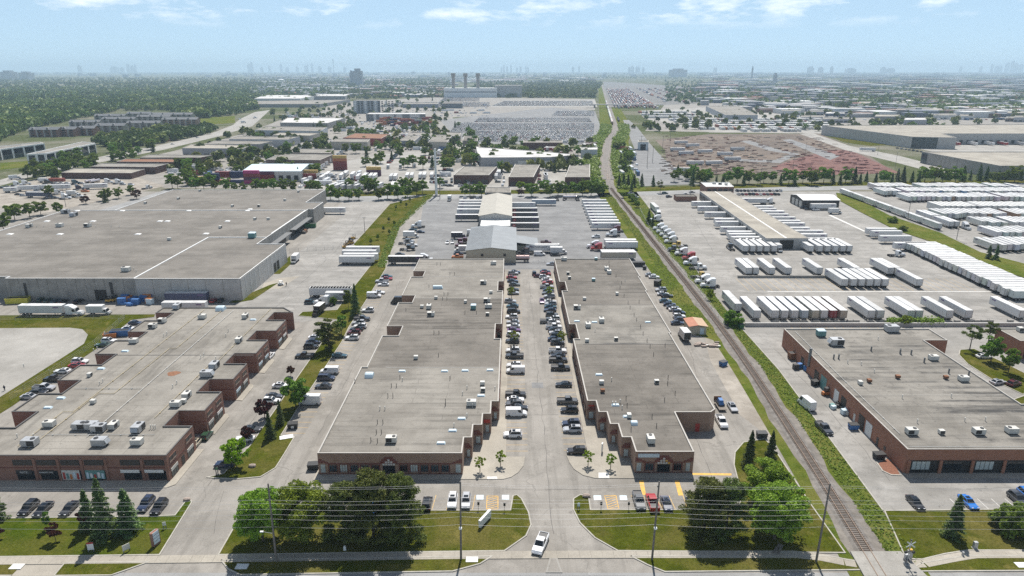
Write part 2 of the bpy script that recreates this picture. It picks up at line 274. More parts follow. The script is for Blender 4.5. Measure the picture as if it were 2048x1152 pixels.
M = dict(
    asphalt=paved('asphalt', (0.255, 0.236, 0.207), (0.315, 0.294, 0.263), streak=(0.35, 0.02, 1)),
    asphalt_grey=paved('asphalt_grey', (0.20, 0.20, 0.20), (0.25, 0.25, 0.247), streak=(0.02, 0.2, 1)),
    yard=paved('yard_paving', (0.275, 0.262, 0.238), (0.345, 0.33, 0.305), streak=(0.02, 0.25, 1), stain=0.7),
    lightconc=paved('pale_concrete', (0.31, 0.295, 0.265), (0.37, 0.355, 0.325), stain=0.2, crack=False),
    sidewalk=paved('sidewalk_concrete', (0.33, 0.30, 0.25), (0.41, 0.375, 0.315), stain=0.15, crack=False),
    road=paved('road_asphalt', (0.27, 0.27, 0.265), (0.32, 0.32, 0.315), stain=0.3),
    soil=paved('brown_soil', (0.105, 0.074, 0.052), (0.175, 0.13, 0.094), crack=False, big=0.02, stain=0.7), redsoil=paved('red_soil', (0.13, 0.045, 0.034), (0.19, 0.08, 0.06), crack=False, big=0.05, stain=0.7),
    dirt=paved('packed_dirt', (0.28, 0.245, 0.20), (0.37, 0.335, 0.285), crack=False, big=0.12),
    gravelly=paved('gravel', (0.165, 0.146, 0.125), (0.24, 0.216, 0.188), crack=False, big=0.3, stain=0.6),
    yarddark=paved('terminal_surface', (0.13, 0.125, 0.118), (0.18, 0.172, 0.16), crack=False),
    ballast=paved('ballast_stone', (0.155, 0.14, 0.125), (0.24, 0.22, 0.20), crack=False, big=0.6, stain=0.5),
    curb=simple('curb_concrete', (0.38, 0.36, 0.315), 0.9, 0, 0.15, 0.8),
    lawn=grassy('lawn', (0.052, 0.066, 0.007), (0.092, 0.106, 0.012), (0.155, 0.132, 0.040), big=0.06, dryamt=0.75),
    lawn_green=grassy('lawn_green', (0.040, 0.070, 0.005), (0.078, 0.108, 0.009), (0.135, 0.122, 0.028), big=0.06, dryamt=0.6),
    weeds=grassy('weeds', (0.072, 0.102, 0.014), (0.125, 0.158, 0.028), (0.20, 0.18, 0.055), big=0.05),
    field=grassy('field', (0.075, 0.095, 0.04), (0.11, 0.125, 0.055), (0.26, 0.24, 0.20), big=0.006, dryamt=0.85),
    roof_a=roofm('roof_gravel', (0.232, 0.213, 0.183), (0.298, 0.278, 0.243)),
    roof_b=roofm('roof_dark', (0.155, 0.139, 0.117), (0.208, 0.189, 0.163), stain=0.85),
    roof_c=roofm('roof_pale', (0.236, 0.217, 0.186), (0.306, 0.286, 0.250), strips=(0.5, 0.05, 1)),
    roof_d=roofm('roof_patchy', (0.210, 0.194, 0.167), (0.282, 0.263, 0.230), stain=1.0, dark=(0.055, 0.053, 0.05)),
    roof_e=roofm('roof_big', (0.180, 0.164, 0.141), (0.222, 0.204, 0.179), stain=0.35, strips=(0.012, 0.3, 1)),
    roof_white=roofm('roof_membrane', (0.58, 0.57, 0.55), (0.7, 0.69, 0.67), stain=0.2),
    roof_tan=roofm('roof_tan', (0.34, 0.31, 0.26), (0.40, 0.37, 0.31), stain=0.2),
    coping=simple('coping_metal', (0.38, 0.36, 0.325), 0.6, 0, 0.1, 0.5),
    coping_dark=simple('coping_dark', (0.10, 0.095, 0.09), 0.6),
    brick_a=brickm('brick_tan', (0.37, 0.235, 0.165), (0.29, 0.18, 0.125), (0.330, 0.270, 0.225)),
    brick_band=brickm('brick_maroon', (0.20, 0.062, 0.045), (0.15, 0.048, 0.036), (0.2, 0.11, 0.09)),
    brick_c=brickm('brick_brown', (0.30, 0.145, 0.10), (0.23, 0.11, 0.078), (0.30, 0.21, 0.17)),
    brick_d=brickm('brick_red', (0.38, 0.16, 0.09), (0.30, 0.12, 0.07), (0.34, 0.22, 0.17)),
    concwall=simple('ribbed_concrete', (0.30, 0.285, 0.26), 0.9, 0, 0.22, 0.35),
    concpale=simple('precast_concrete', (0.42, 0.41, 0.39), 0.85, 0, 0.12, 0.5),
    beige=simple('beige_metal', (0.45, 0.41, 0.31), 0.6, 0, 0.08, 0.5),
    beigeroof=simple('beige_metal_roof', (0.36, 0.34, 0.29), 0.6, 0, 0.1, 0.3), greyroof=simple('grey_metal_roof', (0.20, 0.215, 0.225), 0.5, 0.1, 0.12, 0.25),
    white=simple('white_paint', (0.72, 0.72, 0.70), 0.5, 0, 0.06, 0.7),
    offwhite=simple('offwhite_metal', (0.55, 0.54, 0.50), 0.55, 0, 0.12, 0.9),
    galv=simple('galvanised', (0.42, 0.43, 0.44), 0.45, 0.4, 0.15, 1.2),
    darkmetal=simple('dark_metal', (0.03, 0.03, 0.032), 0.5),
    greymetal=simple('grey_metal', (0.16, 0.165, 0.17), 0.5, 0.2),
    blackplastic_shade=simple('black_plastic_shade', (0.012, 0.012, 0.013), 0.5),  # also the flat black that paints shade in recesses and openings
    rubber=simple('rubber', (0.015, 0.015, 0.015), 0.85),
    rim=simple('rim', (0.35, 0.35, 0.36), 0.3, 0.7),
    glass=simple('window_glass', (0.012, 0.016, 0.02), 0.06),
    glass_teal=simple('tinted_glass', (0.03, 0.055, 0.065), 0.08),
    glass_pale=simple('blind_behind_glass', (0.42, 0.47, 0.46), 0.12, 0, 0.1, 2.0),
    lamp=simple('headlamp', (0.6, 0.6, 0.62), 0.15), tail=simple('tail_lamp', (0.25, 0.01, 0.01), 0.25),
    yellow=simple('yellow_paint', (0.62, 0.36, 0.06), 0.7, 0, 0.25, 1.5), yline=simple('faded_yellow_line', (0.52, 0.36, 0.15), 0.8, 0, 0.25, 1.2),
    wline=simple('white_line', (0.6, 0.59, 0.56), 0.8, 0, 0.15, 1.0),
    pipe_y=simple('gas_pipe', (0.40, 0.33, 0.20), 0.6), pipe_w=simple('pale_pipe', (0.5, 0.49, 0.46), 0.6),
    rust=simple('rust', (0.22, 0.10, 0.05), 0.9, 0, 0.3, 2.0), wood=simple('weathered_wood', (0.19, 0.165, 0.14), 0.9, 0, 0.2, 3.0),
    pole=simple('pole_wood', (0.17, 0.15, 0.13), 0.9, 0, 0.2, 2.0), tie=simple('sleeper_wood', (0.10, 0.075, 0.058), 0.95, 0, 0.35, 1.5),
    rail=simple('rail_steel', (0.22, 0.16, 0.12), 0.5, 0.5), wire=simple('wire_aluminium', (0.42, 0.42, 0.42), 0.4, 0.3),
    bark=simple('bark', (0.09, 0.07, 0.05), 0.95, 0, 0.3, 3.0), mulch=simple('mulch', (0.20, 0.085, 0.05), 0.95, 0, 0.3, 3.0),
    teal=simple('teal_machine', (0.12, 0.26, 0.25), 0.5), orange=simple('orange_paint', (0.55, 0.19, 0.05), 0.6, 0, 0.2, 1.0), tileo=simple('orange_roof_tile', (0.40, 0.17, 0.10), 0.8, 0, 0.15, 1.0),
    tilet=simple('tan_roof_tile', (0.46, 0.32, 0.21), 0.8, 0, 0.1, 1.0), blue=simple('blue_paint', (0.05, 0.16, 0.40), 0.5), bluesign=simple('pale_blue_sign', (0.55, 0.66, 0.72), 0.5),
    redsign=simple('red_sign', (0.40, 0.04, 0.03), 0.5), stone=simple('boulder', (0.33, 0.27, 0.23), 0.9, 0, 0.2, 2.0), green=simple('green_paint', (0.04, 0.17, 0.07), 0.5, 0, 0.15, 1.0),
    yellowbin=simple('yellow_bin', (0.55, 0.50, 0.06), 0.55, 0, 0.15, 1.0), skin=simple('skin', (0.35, 0.22, 0.16), 0.6), cloth=simple('dark_cloth', (0.03, 0.035, 0.06), 0.9),
    logo=simple('faded_logo', (0.16, 0.10, 0.22), 0.6), paint=objcol('car_paint', 0.28, 0.7), trailer=objcol('trailer_skin', 0.45, 0.1, 0, 0.28, (0.36, 0.33, 0.28)), trailer_roof=objrand('trailer_roof', (0.50, 0.50, 0.49), (0.74, 0.74, 0.73)),
    trailer_door=objcol('trailer_door', 0.5, 0.0, 0, 0.5, (0.33, 0.29, 0.24)), container=objcol('container_steel', 0.6, 0.0, 0, 0.35, (0.12, 0.09, 0.07)), wallcol=objcol('building_wall', 0.85, 0.0, 0, 0.3, (0.2, 0.18, 0.16), (0.3, 0.3, 0.1)),
    tank=simple('polished_tank', (0.55, 0.50, 0.50), 0.2, 0.85), tankpink=simple('pink_tank', (0.5, 0.36, 0.34), 0.3, 0.5),
    leaf=leafm('maple_leaf', (0.156, 0.267, 0.027), (0.296, 0.423, 0.041)), leaf_mid=leafm('street_leaf', (0.113, 0.193, 0.026), (0.218, 0.312, 0.041)),
    lime=leafm('lime_leaf', (0.194, 0.308, 0.011), (0.324, 0.438, 0.025), 0.35), pine=leafm('pine_needle', (0.068, 0.097, 0.019), (0.169, 0.203, 0.041), 0.25),
    spruce=leafm('spruce_needle', (0.079, 0.127, 0.041), (0.164, 0.225, 0.071), 0.2), plum=leafm('burgundy_leaf', (0.069, 0.023, 0.016), (0.121, 0.039, 0.023), 0.15),
    weedleaf=leafm('weed_leaf', (0.139, 0.234, 0.020), (0.245, 0.351, 0.044), 0.3), forest=leafm('forest_leaf', (0.098, 0.144, 0.034), (0.178, 0.236, 0.052), 0.15, 0.0045),
)
# ================================================================ prototypes: vehicles (X is forward, origin on the ground)
PAINT, GLASS, TYRE, RIM, LAMP, TAIL, DARK, ROOFW, DOOR, CHROME, WHITE, LOGO = range(12)
VM = [M['paint'], M['glass'], M['rubber'], M['rim'], M['lamp'], M['tail'], M['darkmetal'], M['trailer_roof'], M['trailer_door'], M['galv'], M['white'], M['logo']]
VT = [M['trailer']] + VM[1:]
def wheel_mb(x, y, r=0.34, wd=0.23, n=12):
    s = 1 if y > 0 else -1
    b = MB(); b.cyl((x, y - wd / 2, r), (x, y + wd / 2, r), r, n=n, m=TYRE)
    b.cyl((x, y + s * wd / 2, r), (x, y + s * (wd / 2 + 0.012), r), r * 0.6, n=8, m=RIM); return b
def hull(prof, W, zsh, inset=0.1):
    """rounded lower body: side profile carried across the width"""
    zs = [p[1] for p in prof]; zt = max(zs); xm = (prof[0][0] + prof[-1][0]) / 2
    def ring(y, k):
        return [(xm * k + x * (1 - k) * 1.0 if False else x * (1 - 0.035 * k), y, z - (0.07 * k if z > zsh * 0.75 else -0.05 * k)) for x, z in prof]
    return MB().loft([ring(-W / 2, 1), ring(-W / 2 + inset, 0), ring(W / 2 - inset, 0), ring(W / 2, 1)], PAINT)
def car_parts(kind):
    P = {}
    W, rw = 1.84, 0.34
    if kind == 'sedan':
        Ln, H, zs, hz = 4.75, 1.45, 0.90, 0.84; gb = (-1.95, 0.95); gt = (-1.15, 0.12); boot = 0.93
    elif kind == 'hatch':
        Ln, H, zs, hz = 4.2, 1.5, 0.92, 0.86; gb = (-2.0, 0.95); gt = (-1.55, 0.2); boot = 0.92
    elif kind == 'suv':
        Ln, H, zs, hz, W, rw = 4.7, 1.72, 1.02, 0.98, 1.92, 0.38; gb = (-2.2, 0.98); gt = (-1.85, 0.28); boot = 1.0
    elif kind == 'minivan':
        Ln, H, zs, hz, W = 5.1, 1.76, 1.0, 0.95, 1.98; gb = (-2.42, 1.5); gt = (-2.1, 0.55); boot = 1.0
    elif kind == 'pickup':
        Ln, H, zs, hz, W, rw = 5.8, 1.92, 1.12, 1.1, 2.02, 0.41; gb = (-0.75, 1.35); gt = (-0.6, 0.62); boot = 1.12
    elif kind == 'van':
        Ln, H, zs, hz, W, rw = 5.7, 2.15, 1.15, 1.05, 2.02, 0.38; gb = (-2.8, 1.75); gt = (-2.72, 1.15); boot = 1.15
    elif kind == 'highvan':
        Ln, H, zs, hz, W, rw = 6.0, 2.75, 1.3, 1.15, 2.06, 0.37; gb = (-2.95, 2.35); gt = (-2.88, 1.5); boot = 1.3
    a = Ln / 2; zb = 0.24
    prof = [(-a + .08, zb + .12), (-a, .62), (-a + .06, boot), (gb[0], zs), (gb[1], zs), (a - .35, hz - .06), (a - .04, .66), (a, .48), (a - .12, zb + .04), (a - .5, zb), (-a + .5, zb)]
    body = hull(prof[::-1], W, zs)
    hb, ht = W / 2 - .09, W / 2 - .26
    if kind in ('van', 'highvan'): ht = W / 2 - .14
    base = (gb[0], gb[1], -hb, hb); top = (gt[0], gt[1], -ht, ht)
    body.frus(base, zs - .02, top, H, PAINT)
    if kind in ('suv', 'minivan'):   # roof rails
        for s in (-1, 1): body.box(gt[0] + .2, gt[1] - .2, s * (ht - .06) - .02, s * (ht - .06) + .02, H, H + .05, DARK)
    if kind == 'pickup':             # open box: floor and side walls
        body.box(-a + .12, gb[0] - .04, -hb + .12, hb - .12, zs - .01, zs + .012, DARK)
        for s in (-1, 1): body.box(-a + .06, gb[0], s * (hb - .04) - .05, s * (hb - .04) + .05, zs - .03, zs + .16, PAINT)
        body.box(-a + .03, -a + .11, -hb, hb, zs - .03, zs + .16, PAINT)
    P['body'] = [body]
    q = lambda b_, t_, z0, z1: [Vector((b_[0], b_[2], z0)), Vector((b_[1], b_[2], z0)), Vector((b_[1], b_[3], z0)), Vector((b_[0], b_[3], z0)), Vector((t_[0], t_[2], z1)), Vector((t_[1], t_[2], z1)), Vector((t_[1], t_[3], z1)), Vector((t_[0], t_[3], z1))]
    v = q(base, top, zs - .02, H)
    P['windscreen'] = [MB().panel(v[1], v[2], v[6], v[5], (.05, .08), .012, GLASS)]
    if kind in ('van', 'highvan'):
        P['side_window'] = []
        for s in (0, 1):
            A, B, Cc, D = (v[0], v[1], v[5], v[4]) if s == 0 else (v[2], v[3], v[7], v[6])
            k0, k1 = (.76, .97) if s == 0 else (.03, .24)
            P['side_window'].append(MB().panel(A.lerp(B, k0), A.lerp(B, k1), D.lerp(Cc, k1), D.lerp(Cc, k0), (.04, .14), .012, GLASS))
        P['rear_door'] = [MB().panel(v[3], v[0], v[4], v[7], (.04, .1), .015, PAINT)]
    else:
        P['rear_window'] = [MB().panel(v[3], v[0], v[4], v[7], (.08, .14), .012, GLASS)]
        P['side_window'] = [MB().panel(v[0], v[1], v[5], v[4], (.05, .12), .012, GLASS), MB().panel(v[2], v[3], v[7], v[6], (.05, .12), .012, GLASS)]
    if kind in ('suv', 'sedan'):
        P['sunroof'] = [MB().box(gt[1] - .95, gt[1] - .15, -ht + .22, ht - .22, H - .01, H + .012, GLASS)]
    wx = a - .95 if kind != 'pickup' else a - 1.05
    P['wheel'] = [wheel_mb(sx * wx - (.05 if sx < 0 else 0), sy * (W / 2 - .1), rw) for sx in (1, -1) for sy in (1, -1)]
    P['headlight'] = [MB().box(a - .2, a - .03, s * (W / 2 - .36) - .2, s * (W / 2 - .36) + .2, .62, .76, LAMP) for s in (-1, 1)]
    P['tail_light'] = [MB().box(-a - .01, -a + .1, s * (W / 2 - .22) - .13, s * (W / 2 - .22) + .13, .72, .92, TAIL) for s in (-1, 1)]
    P['bumper'] = [MB().box(a - .16, a + .02, -W / 2 + .2, W / 2 - .2, .3, .5, DARK)]
    return P
def tractor_parts(sleeper=True):
    P = {}
    cab = MB(); cab.frus((-0.2, 2.0, -1.15, 1.15), 1.0, (-0.2, 1.55, -1.05, 1.05), 2.9, PAINT)
    P['cab'] = [cab]
    if sleeper:
        s = MB(); s.frus((-2.0, -0.2, -1.22, 1.22), 0.95, (-2.0, -0.2, -1.2, 1.2), 3.2, PAINT); s.frus((-2.0, 1.3, -1.18, 1.18), 3.0, (-2.0, -.4, -1.1, 1.1), 3.95, PAINT); P['sleeper'] = [s]
    hd = MB(); hd.frus((1.95, 3.9, -1.1, 1.1), 0.75, (1.6, 3.55, -.95, .95), 1.72, PAINT); hd.box(3.7, 3.98, -1.15, 1.15, .35, .8, CHROME); P['hood'] = [hd]
    P['windscreen'] = [MB().panel((2.0, -1.15, 1.72), (2.0, 1.15, 1.72), (1.55, 1.05, 2.9), (1.55, -1.05, 2.9), (.06, .08), .12, GLASS)]
    P['side_window'] = [MB().panel((.3, -1.15, 1.6), (1.7, -1.13, 1.6), (1.45, -1.06, 2.75), (.3, -1.06, 2.75), (.08, .08), .03, GLASS), MB().panel((1.7, 1.13, 1.6), (.3, 1.15, 1.6), (.3, 1.06, 2.75), (1.45, 1.06, 2.75), (.08, .08), .03, GLASS)]
    ch = MB(); ch.box(-3.9, 3.4, -.45, -.3, .7, .95, DARK); ch.box(-3.9, 3.4, .3, .45, .7, .95, DARK); ch.box(-3.3, -2.1, -.5, .5, .97, 1.12, DARK); P['chassis'] = [ch]
    P['fuel_tank'] = [MB().cyl((-1.6, s * 1.0, .72), (.2, s * 1.0, .72), .3, n=10, m=CHROME) for s in (-1, 1)]
    P['wheel'] = [wheel_mb(2.8, s * 1.0, .5, .32) for s in (-1, 1)] + [wheel_mb(x, s * .95, .5, .55) for x in (-2.2, -3.4) for s in (-1, 1)]
    P['headlight'] = [MB().box(3.6, 3.93, s * .85 - .16, s * .85 + .16, .95, 1.2, LAMP) for s in (-1, 1)]
    return P
def trailer_parts(Ln=16.1, H=4.05, reefer=False):
    """X forward (the nose), rear doors at -Ln/2"""
    P = {}; a = Ln / 2; W = 1.3; z0 = 1.15
    bx = MB(); bx.box(-a, a, -W, W, z0, H, 0, ROOFW)
    for k in range(1, 14):   # roof bows that show as faint ridges
        x = -a + Ln * k / 14; bx.box(x - .04, x + .04, -W + .05, W - .05, H, H + .015, ROOFW)
    for s in (-1, 1): bx.box(-a, a, s * W - .015, s * W + .015, z0 - .02, z0 + .14, CHROME)
    P['cargo_box'] = [bx]
    P['rear_door'] = [MB().box(-a - .035, -a - .005, s * .61 - .56, s * .61 + .56, z0 + .12, H - .14, DOOR) for s in (-1, 1)]
    fr = MB()
    for y0, y1, zz0, zz1 in ((-W, -W + .08, z0, H), (W - .08, W, z0, H), (-W + .08, W - .08, H - .1, H - .003), (-W + .08, W - .08, z0, z0 + .08)): fr.box(-a - .05, -a - .006, y0, y1, zz0, zz1, DARK)
    for y in (-.75, -.4, .4, .75): fr.box(-a - .06, -a - .036, y - .02, y + .02, z0 + .15, H - .18, CHROME)
    P['door_frame'] = [fr]
    P['side_logo'] = [MB().box(a - 3.4, a - 1.3, s * (W + .006) - .004, s * (W + .006) + .004, H - 1.0, H - .55, LOGO) for s in (-1, 1)]
    ch = MB(); ch.box(-a + .4, a - .6, -.5, -.38, .95, z0, DARK); ch.box(-a + .4, a - .6, .38, .5, .95, z0, DARK); ch.box(-a - .04, -a + .1, -1.1, 1.1, .5, .62, DARK)
    for s in (-1, 1): ch.box(-a - .03, -a + .06, s * .7 - .05, s * .7 + .05, .6, z0, DARK)
    P['chassis'] = [ch]
    P['wheel'] = [wheel_mb(-a + x, s * .98, .5, .55) for x in (1.4, 2.7) for s in (-1, 1)]
    P['landing_leg'] = [MB().box(a - 3.4, a - 3.25, s * .75 - .08, s * .75 + .08, .02, z0, DARK) for s in (-1, 1)]
    if reefer: P['cooling_unit'] = [MB().box(a, a + .55, -1.0, 1.0, 2.0, H - .2, WHITE)]
    return P
def boxtruck_parts(Ln=8.2, openrear=False):
    P = {}; a = Ln / 2
    bx = MB(); bx.box(-a, a - 2.2, -1.22, 1.22, 1.0, 3.6, 0, ROOFW); P['cargo_box'] = [bx]
    P['rear_door'] = [MB().box(-a - .03, -a - .004, -1.1, 1.1, 1.1, 3.45, GLASS if openrear else DOOR)]  # open rear: dark panel painted in place of the shaded interior
    cb = MB(); cb.frus((a - 2.15, a - .75, -1.0, 1.0), .7, (a - 2.15, a - 1.15, -.92, .92), 2.3, PAINT); cb.frus((a - .8, a, -.98, .98), .6, (a - 1.0, a - .15, -.85, .85), 1.35, PAINT); cb.box(a - .1, a + .06, -1, 1, .4, .65, DARK); P['cab'] = [cb]
    P['windscreen'] = [MB().panel((a - .75, -1, 1.3), (a - .75, 1, 1.3), (a - 1.15, .92, 2.3), (a - 1.15, -.92, 2.3), (.06, .06), .1, GLASS)]
    P['side_window'] = [MB().panel((a - 1.9, -1, 1.3), (a - .95, -1, 1.3), (a - 1.25, -.93, 2.2), (a - 1.9, -.93, 2.2), (.06, .06), .03, GLASS), MB().panel((a - .95, 1, 1.3), (a - 1.9, 1, 1.3), (a - 1.9, .93, 2.2), (a - 1.25, .93, 2.2), (.06, .06), .03, GLASS)]
    P['chassis'] = [MB().box(-a, a - .3, -.45, .45, .65, .98, DARK)]
    P['wheel'] = [wheel_mb(a - .95, s * .9, .42, .3) for s in (-1, 1)] + [wheel_mb(-a + 1.6, s * .88, .42, .5) for s in (-1, 1)]
    return P
def tanker_parts(Ln=10.0):
    P = {}; a = Ln / 2; t = MB()
    t.loft([[(x, .0 + r * math.cos(k * math.pi / 8), 2.15 + r * .95 * math.sin(k * math.pi / 8)) for k in range(16)] for x, r in ((-a, .7), (-a + .3, 1.08), (a - .3, 1.08), (a, .7))], CHROME)
    for x in (-a * .5, 0, a * .5): t.cyl((x, 0, 3.1), (x, 0, 3.35), .28, n=10, m=CHROME)
    P['tank'] = [t]; P['chassis'] = [MB().box(-a + .3, a - .3, -.5, .5, .8, 1.2, DARK)]
    P['wheel'] = [wheel_mb(-a + x, s * .95, .5, .5) for x in (1.0, 2.3) for s in (-1, 1)]
    P['landing_leg'] = [MB().box(a - 1.6, a - 1.45, s * .7 - .07, s * .7 + .07, .02, 1.1, DARK) for s in (-1, 1)]
    return P
def container_parts(Ln=12.2):
    P = {}; a = Ln / 2; b = MB(); b.box(-a, a, -1.22, 1.22, .08, 2.6, 0)
    n = int(Ln / .55)
    for k in range(n):
        x = -a + .3 + k * (Ln - .6) / n
        for s in (-1, 1): b.box(x, x + .26, s * 1.22 - .025, s * 1.22 + .025, .2, 2.5, 0)
    P['shell'] = [b]
    P['door'] = [MB().box(-a - .03, -a - .004, s * .57 - .54, s * .57 + .54, .2, 2.5, 0) for s in (-1, 1)]
    return P
PROTO = {}
def proto(key, parts, mats):
    full = [(n, mb.mesh(n, mats)) for n, l in parts.items() for mb in l]
    one = MB()
    for l in parts.values():
        for mb in l: one.add(mb)
    PROTO[key] = (full, one.mesh(key, mats))
for k in ('sedan', 'hatch', 'suv', 'minivan', 'pickup', 'van', 'highvan'): proto(k, car_parts(k), VM)
proto('tractor', tractor_parts(True), VM); proto('daycab', tractor_parts(False), VM)
proto('trailer', trailer_parts(), VT); proto('trailer48', trailer_parts(14.2), VT); proto('trailer28', trailer_parts(9.0, 3.9), VT); proto('reefer', trailer_parts(16.1, 4.05, True), VT)
proto('boxtruck', boxtruck_parts(), VT[:0] + [M['trailer']] + VM[1:]); proto('boxtruck_open', boxtruck_parts(7.2, True), [M['trailer']] + VM[1:])
VK = list(VM); VK[CHROME] = M['tank']; proto('tanker', tanker_parts(), VK)
VK2 = list(VM); VK2[CHROME] = M['tankpink']; proto('tanker_pink', tanker_parts(), VK2)
proto('container', container_parts(), [M['container']]); proto('container20', container_parts(6.1), [M['container']])
def place(key, name, loc, rz, color, full=True):
    parts, one = PROTO[key]
    if not full: return obj(name, one, None, loc, rz, color)
    r = empty(name, loc, rz)
    for n, me in parts: obj(n, me, r, color=color)
    return r
COL = dict(W=((.74, .74, .74), 'white'), S=((.42, .43, .45), 'silver'), G=((.11, .115, .12), 'grey'), K=((.012, .012, .014), 'black'), N=((.02, .032, .07), 'navy'), T=((.025, .08, .11), 'teal'),
           R=((.36, .02, .02), 'red'), M=((.11, .01, .018), 'maroon'), P=((.14, .05, .16), 'purple'), V=((.02, .06, .03), 'green'), B=((.02, .17, .55), 'bright blue'), O=((.6, .17, .02), 'orange'), E=((.5, .44, .33), 'beige'), Y=((.55, .36, .05), 'yellow'), D=((.05, .055, .065), 'dark grey'))
KN = dict(sedan=('sedan', 'car', 'sedan'), hatch=('hatchback', 'car', 'hatchback'), suv=('suv', 'car', 'SUV'), minivan=('minivan', 'car', 'minivan'), pickup=('pickup_truck', 'pickup truck', 'pickup truck'), van=('cargo_van', 'van', 'cargo van'), highvan=('cargo_van', 'van', 'high cargo van'),
          tractor=('semi_tractor', 'truck', 'semi tractor'), daycab=('semi_tractor', 'truck', 'day cab tractor'), trailer=('box_trailer', 'trailer', 'box trailer'), trailer48=('box_trailer', 'trailer', 'box trailer'), trailer28=('box_trailer', 'trailer', 'short box trailer'), reefer=('box_trailer', 'trailer', 'refrigerated box trailer'),
          boxtruck=('box_truck', 'truck', 'box truck'), boxtruck_open=('box_truck', 'truck', 'box truck'), tanker=('tank_trailer', 'trailer', 'polished tank trailer'), tanker_pink=('tank_trailer', 'trailer', 'pinkish tank trailer'), container=('shipping_container', 'container', 'shipping container'), container20=('shipping_container', 'container', 'short shipping container'))
def veh(key, u, v, rz, c, row, order='front', desc=None, full=None, z=0.0, zc=0.7, group=None, dxy=(0, 0)):
    """u, v: where the middle of the vehicle stands in the photograph (read at height zc)"""
    p = G(u, v, z + zc); p.z = z; p.x += dxy[0]; p.y += dxy[1]
    if full is None: full = p.y < 345
    cc, cn = COL[c] if isinstance(c, str) else c
    o = place(key, KN[key][0], p, R(rz), cc, full)
    return reg(o, desc or f'{cn} {KN[key][2]}', KN[key][1], row, order, group)
# ================================================================ prototypes: trees
def quads_from(pts, size, nrm=None, asp=1.0, rng=np.random):
    n = len(pts)
    a = rng.normal(size=(n, 3)); a /= np.linalg.norm(a, axis=1, keepdims=True) + 1e-9
    b = rng.normal(size=(n, 3))
    if nrm is not None:   # lean the leaf planes towards a given normal
        b = np.cross(nrm + .7 * b, a); 
    b -= (a * b).sum(1, keepdims=True) * a; b /= np.linalg.norm(b, axis=1, keepdims=True) + 1e-9
    s = (size * (0.6 + 0.8 * rng.random(n)))[:, None] * .5
    A, B = a * s, b * s * asp
    v = np.stack([pts - A - B, pts + A - B, pts + A + B, pts - A + B], 1).reshape(-1, 3)
    q = np.arange(4 * n).reshape(-1, 4); return v, q
def branchy(mb, h, base_h, r, spread, n=5, seed=0, top=None):
    rr = random.Random(seed); t = top or h * .8
    mb.cyl((0, 0, -.1), (0, 0, base_h), r, r * .8, 8); mb.cyl((0, 0, base_h), (rr.uniform(-.1, .1), rr.uniform(-.1, .1), t), r * .8, r * .2, 7)
    for k in range(n):
        a = 2 * math.pi * k / n + rr.uniform(-.4, .4); z = base_h + (t - base_h) * rr.uniform(0, .5); l = spread * rr.uniform(.5, .85)
        mb.cyl((0, 0, z), (l * math.cos(a), l * math.sin(a), z + l * rr.uniform(.5, .9)), r * .4, r * .1, 6)
    return mb
def decid(key, h, wid, mat, nleaf, lsize, seed, base=0.18, clumps=34, gap=0.0):
    rng = np.random.RandomState(seed); Rw = wid / 2; zc = h * (base + 1) / 2; Rz = h * (1 - base) / 2
    cs = rng.normal(size=(clumps, 3)); cs /= np.linalg.norm(cs, axis=1, keepdims=True)
    rad = rng.uniform(.42, .98, clumps)[:, None]; cs = cs * rad * np.array([Rw, Rw, Rz]) + np.array([0, 0, zc])
    cr = rng.uniform(.13, .29, clumps) * Rw * (1 - .35 * gap)
    idx = rng.randint(0, clumps, nleaf); d = rng.normal(size=(nleaf, 3)); d /= np.linalg.norm(d, axis=1, keepdims=True)
    d[:, 2] = np.where(d[:, 2] < -.3, -d[:, 2], d[:, 2])
    pts = cs[idx] + d * (cr[idx] * rng.uniform(.55, 1.08, nleaf) ** .7)[:, None] * np.array([1.1, 1.1, .8])
    v, q = quads_from(pts, lsize * np.ones(nleaf), d, .8, rng)
    PROTO[key] = (npmesh('crown', v, q, mat), branchy(MB(), h, h * (base + .08), max(.09, h * .022), Rw, 6, seed).mesh('trunk', [M['bark']]))
def piney(key, h, wid, mat, nleaf, lsize, seed, base=.12, clumps=44):
    rng = np.random.RandomState(seed); Rw = wid / 2
    t = rng.random(clumps) ** .8; z = h * (base + (1 - base) * t); rr = Rw * np.sqrt(np.clip(1 - (np.clip(t - .3, 0, 1) / .76) ** 2, .03, 1)) * rng.uniform(.3, 1.0, clumps); a = rng.random(clumps) * 2 * np.pi
    cs = np.stack([rr * np.cos(a), rr * np.sin(a), z], 1); cr = rng.uniform(.15, .28, clumps) * Rw
    idx = rng.randint(0, clumps, nleaf); d = rng.normal(size=(nleaf, 3)); d /= np.linalg.norm(d, axis=1, keepdims=True)
    pts = cs[idx] + d * (cr[idx] * rng.uniform(.3, 1.05, nleaf))[:, None] * np.array([1.15, 1.15, .6]); pts[:, 2] = np.clip(pts[:, 2], .3, h)
    v, q = quads_from(pts, lsize * np.ones(nleaf), d, .45, rng)
    PROTO[key] = (npmesh('crown', v, q, mat), branchy(MB(), h, h * .3, max(.1, h * .02), Rw, 7, seed, h * .92).mesh('trunk', [M['bark']]))
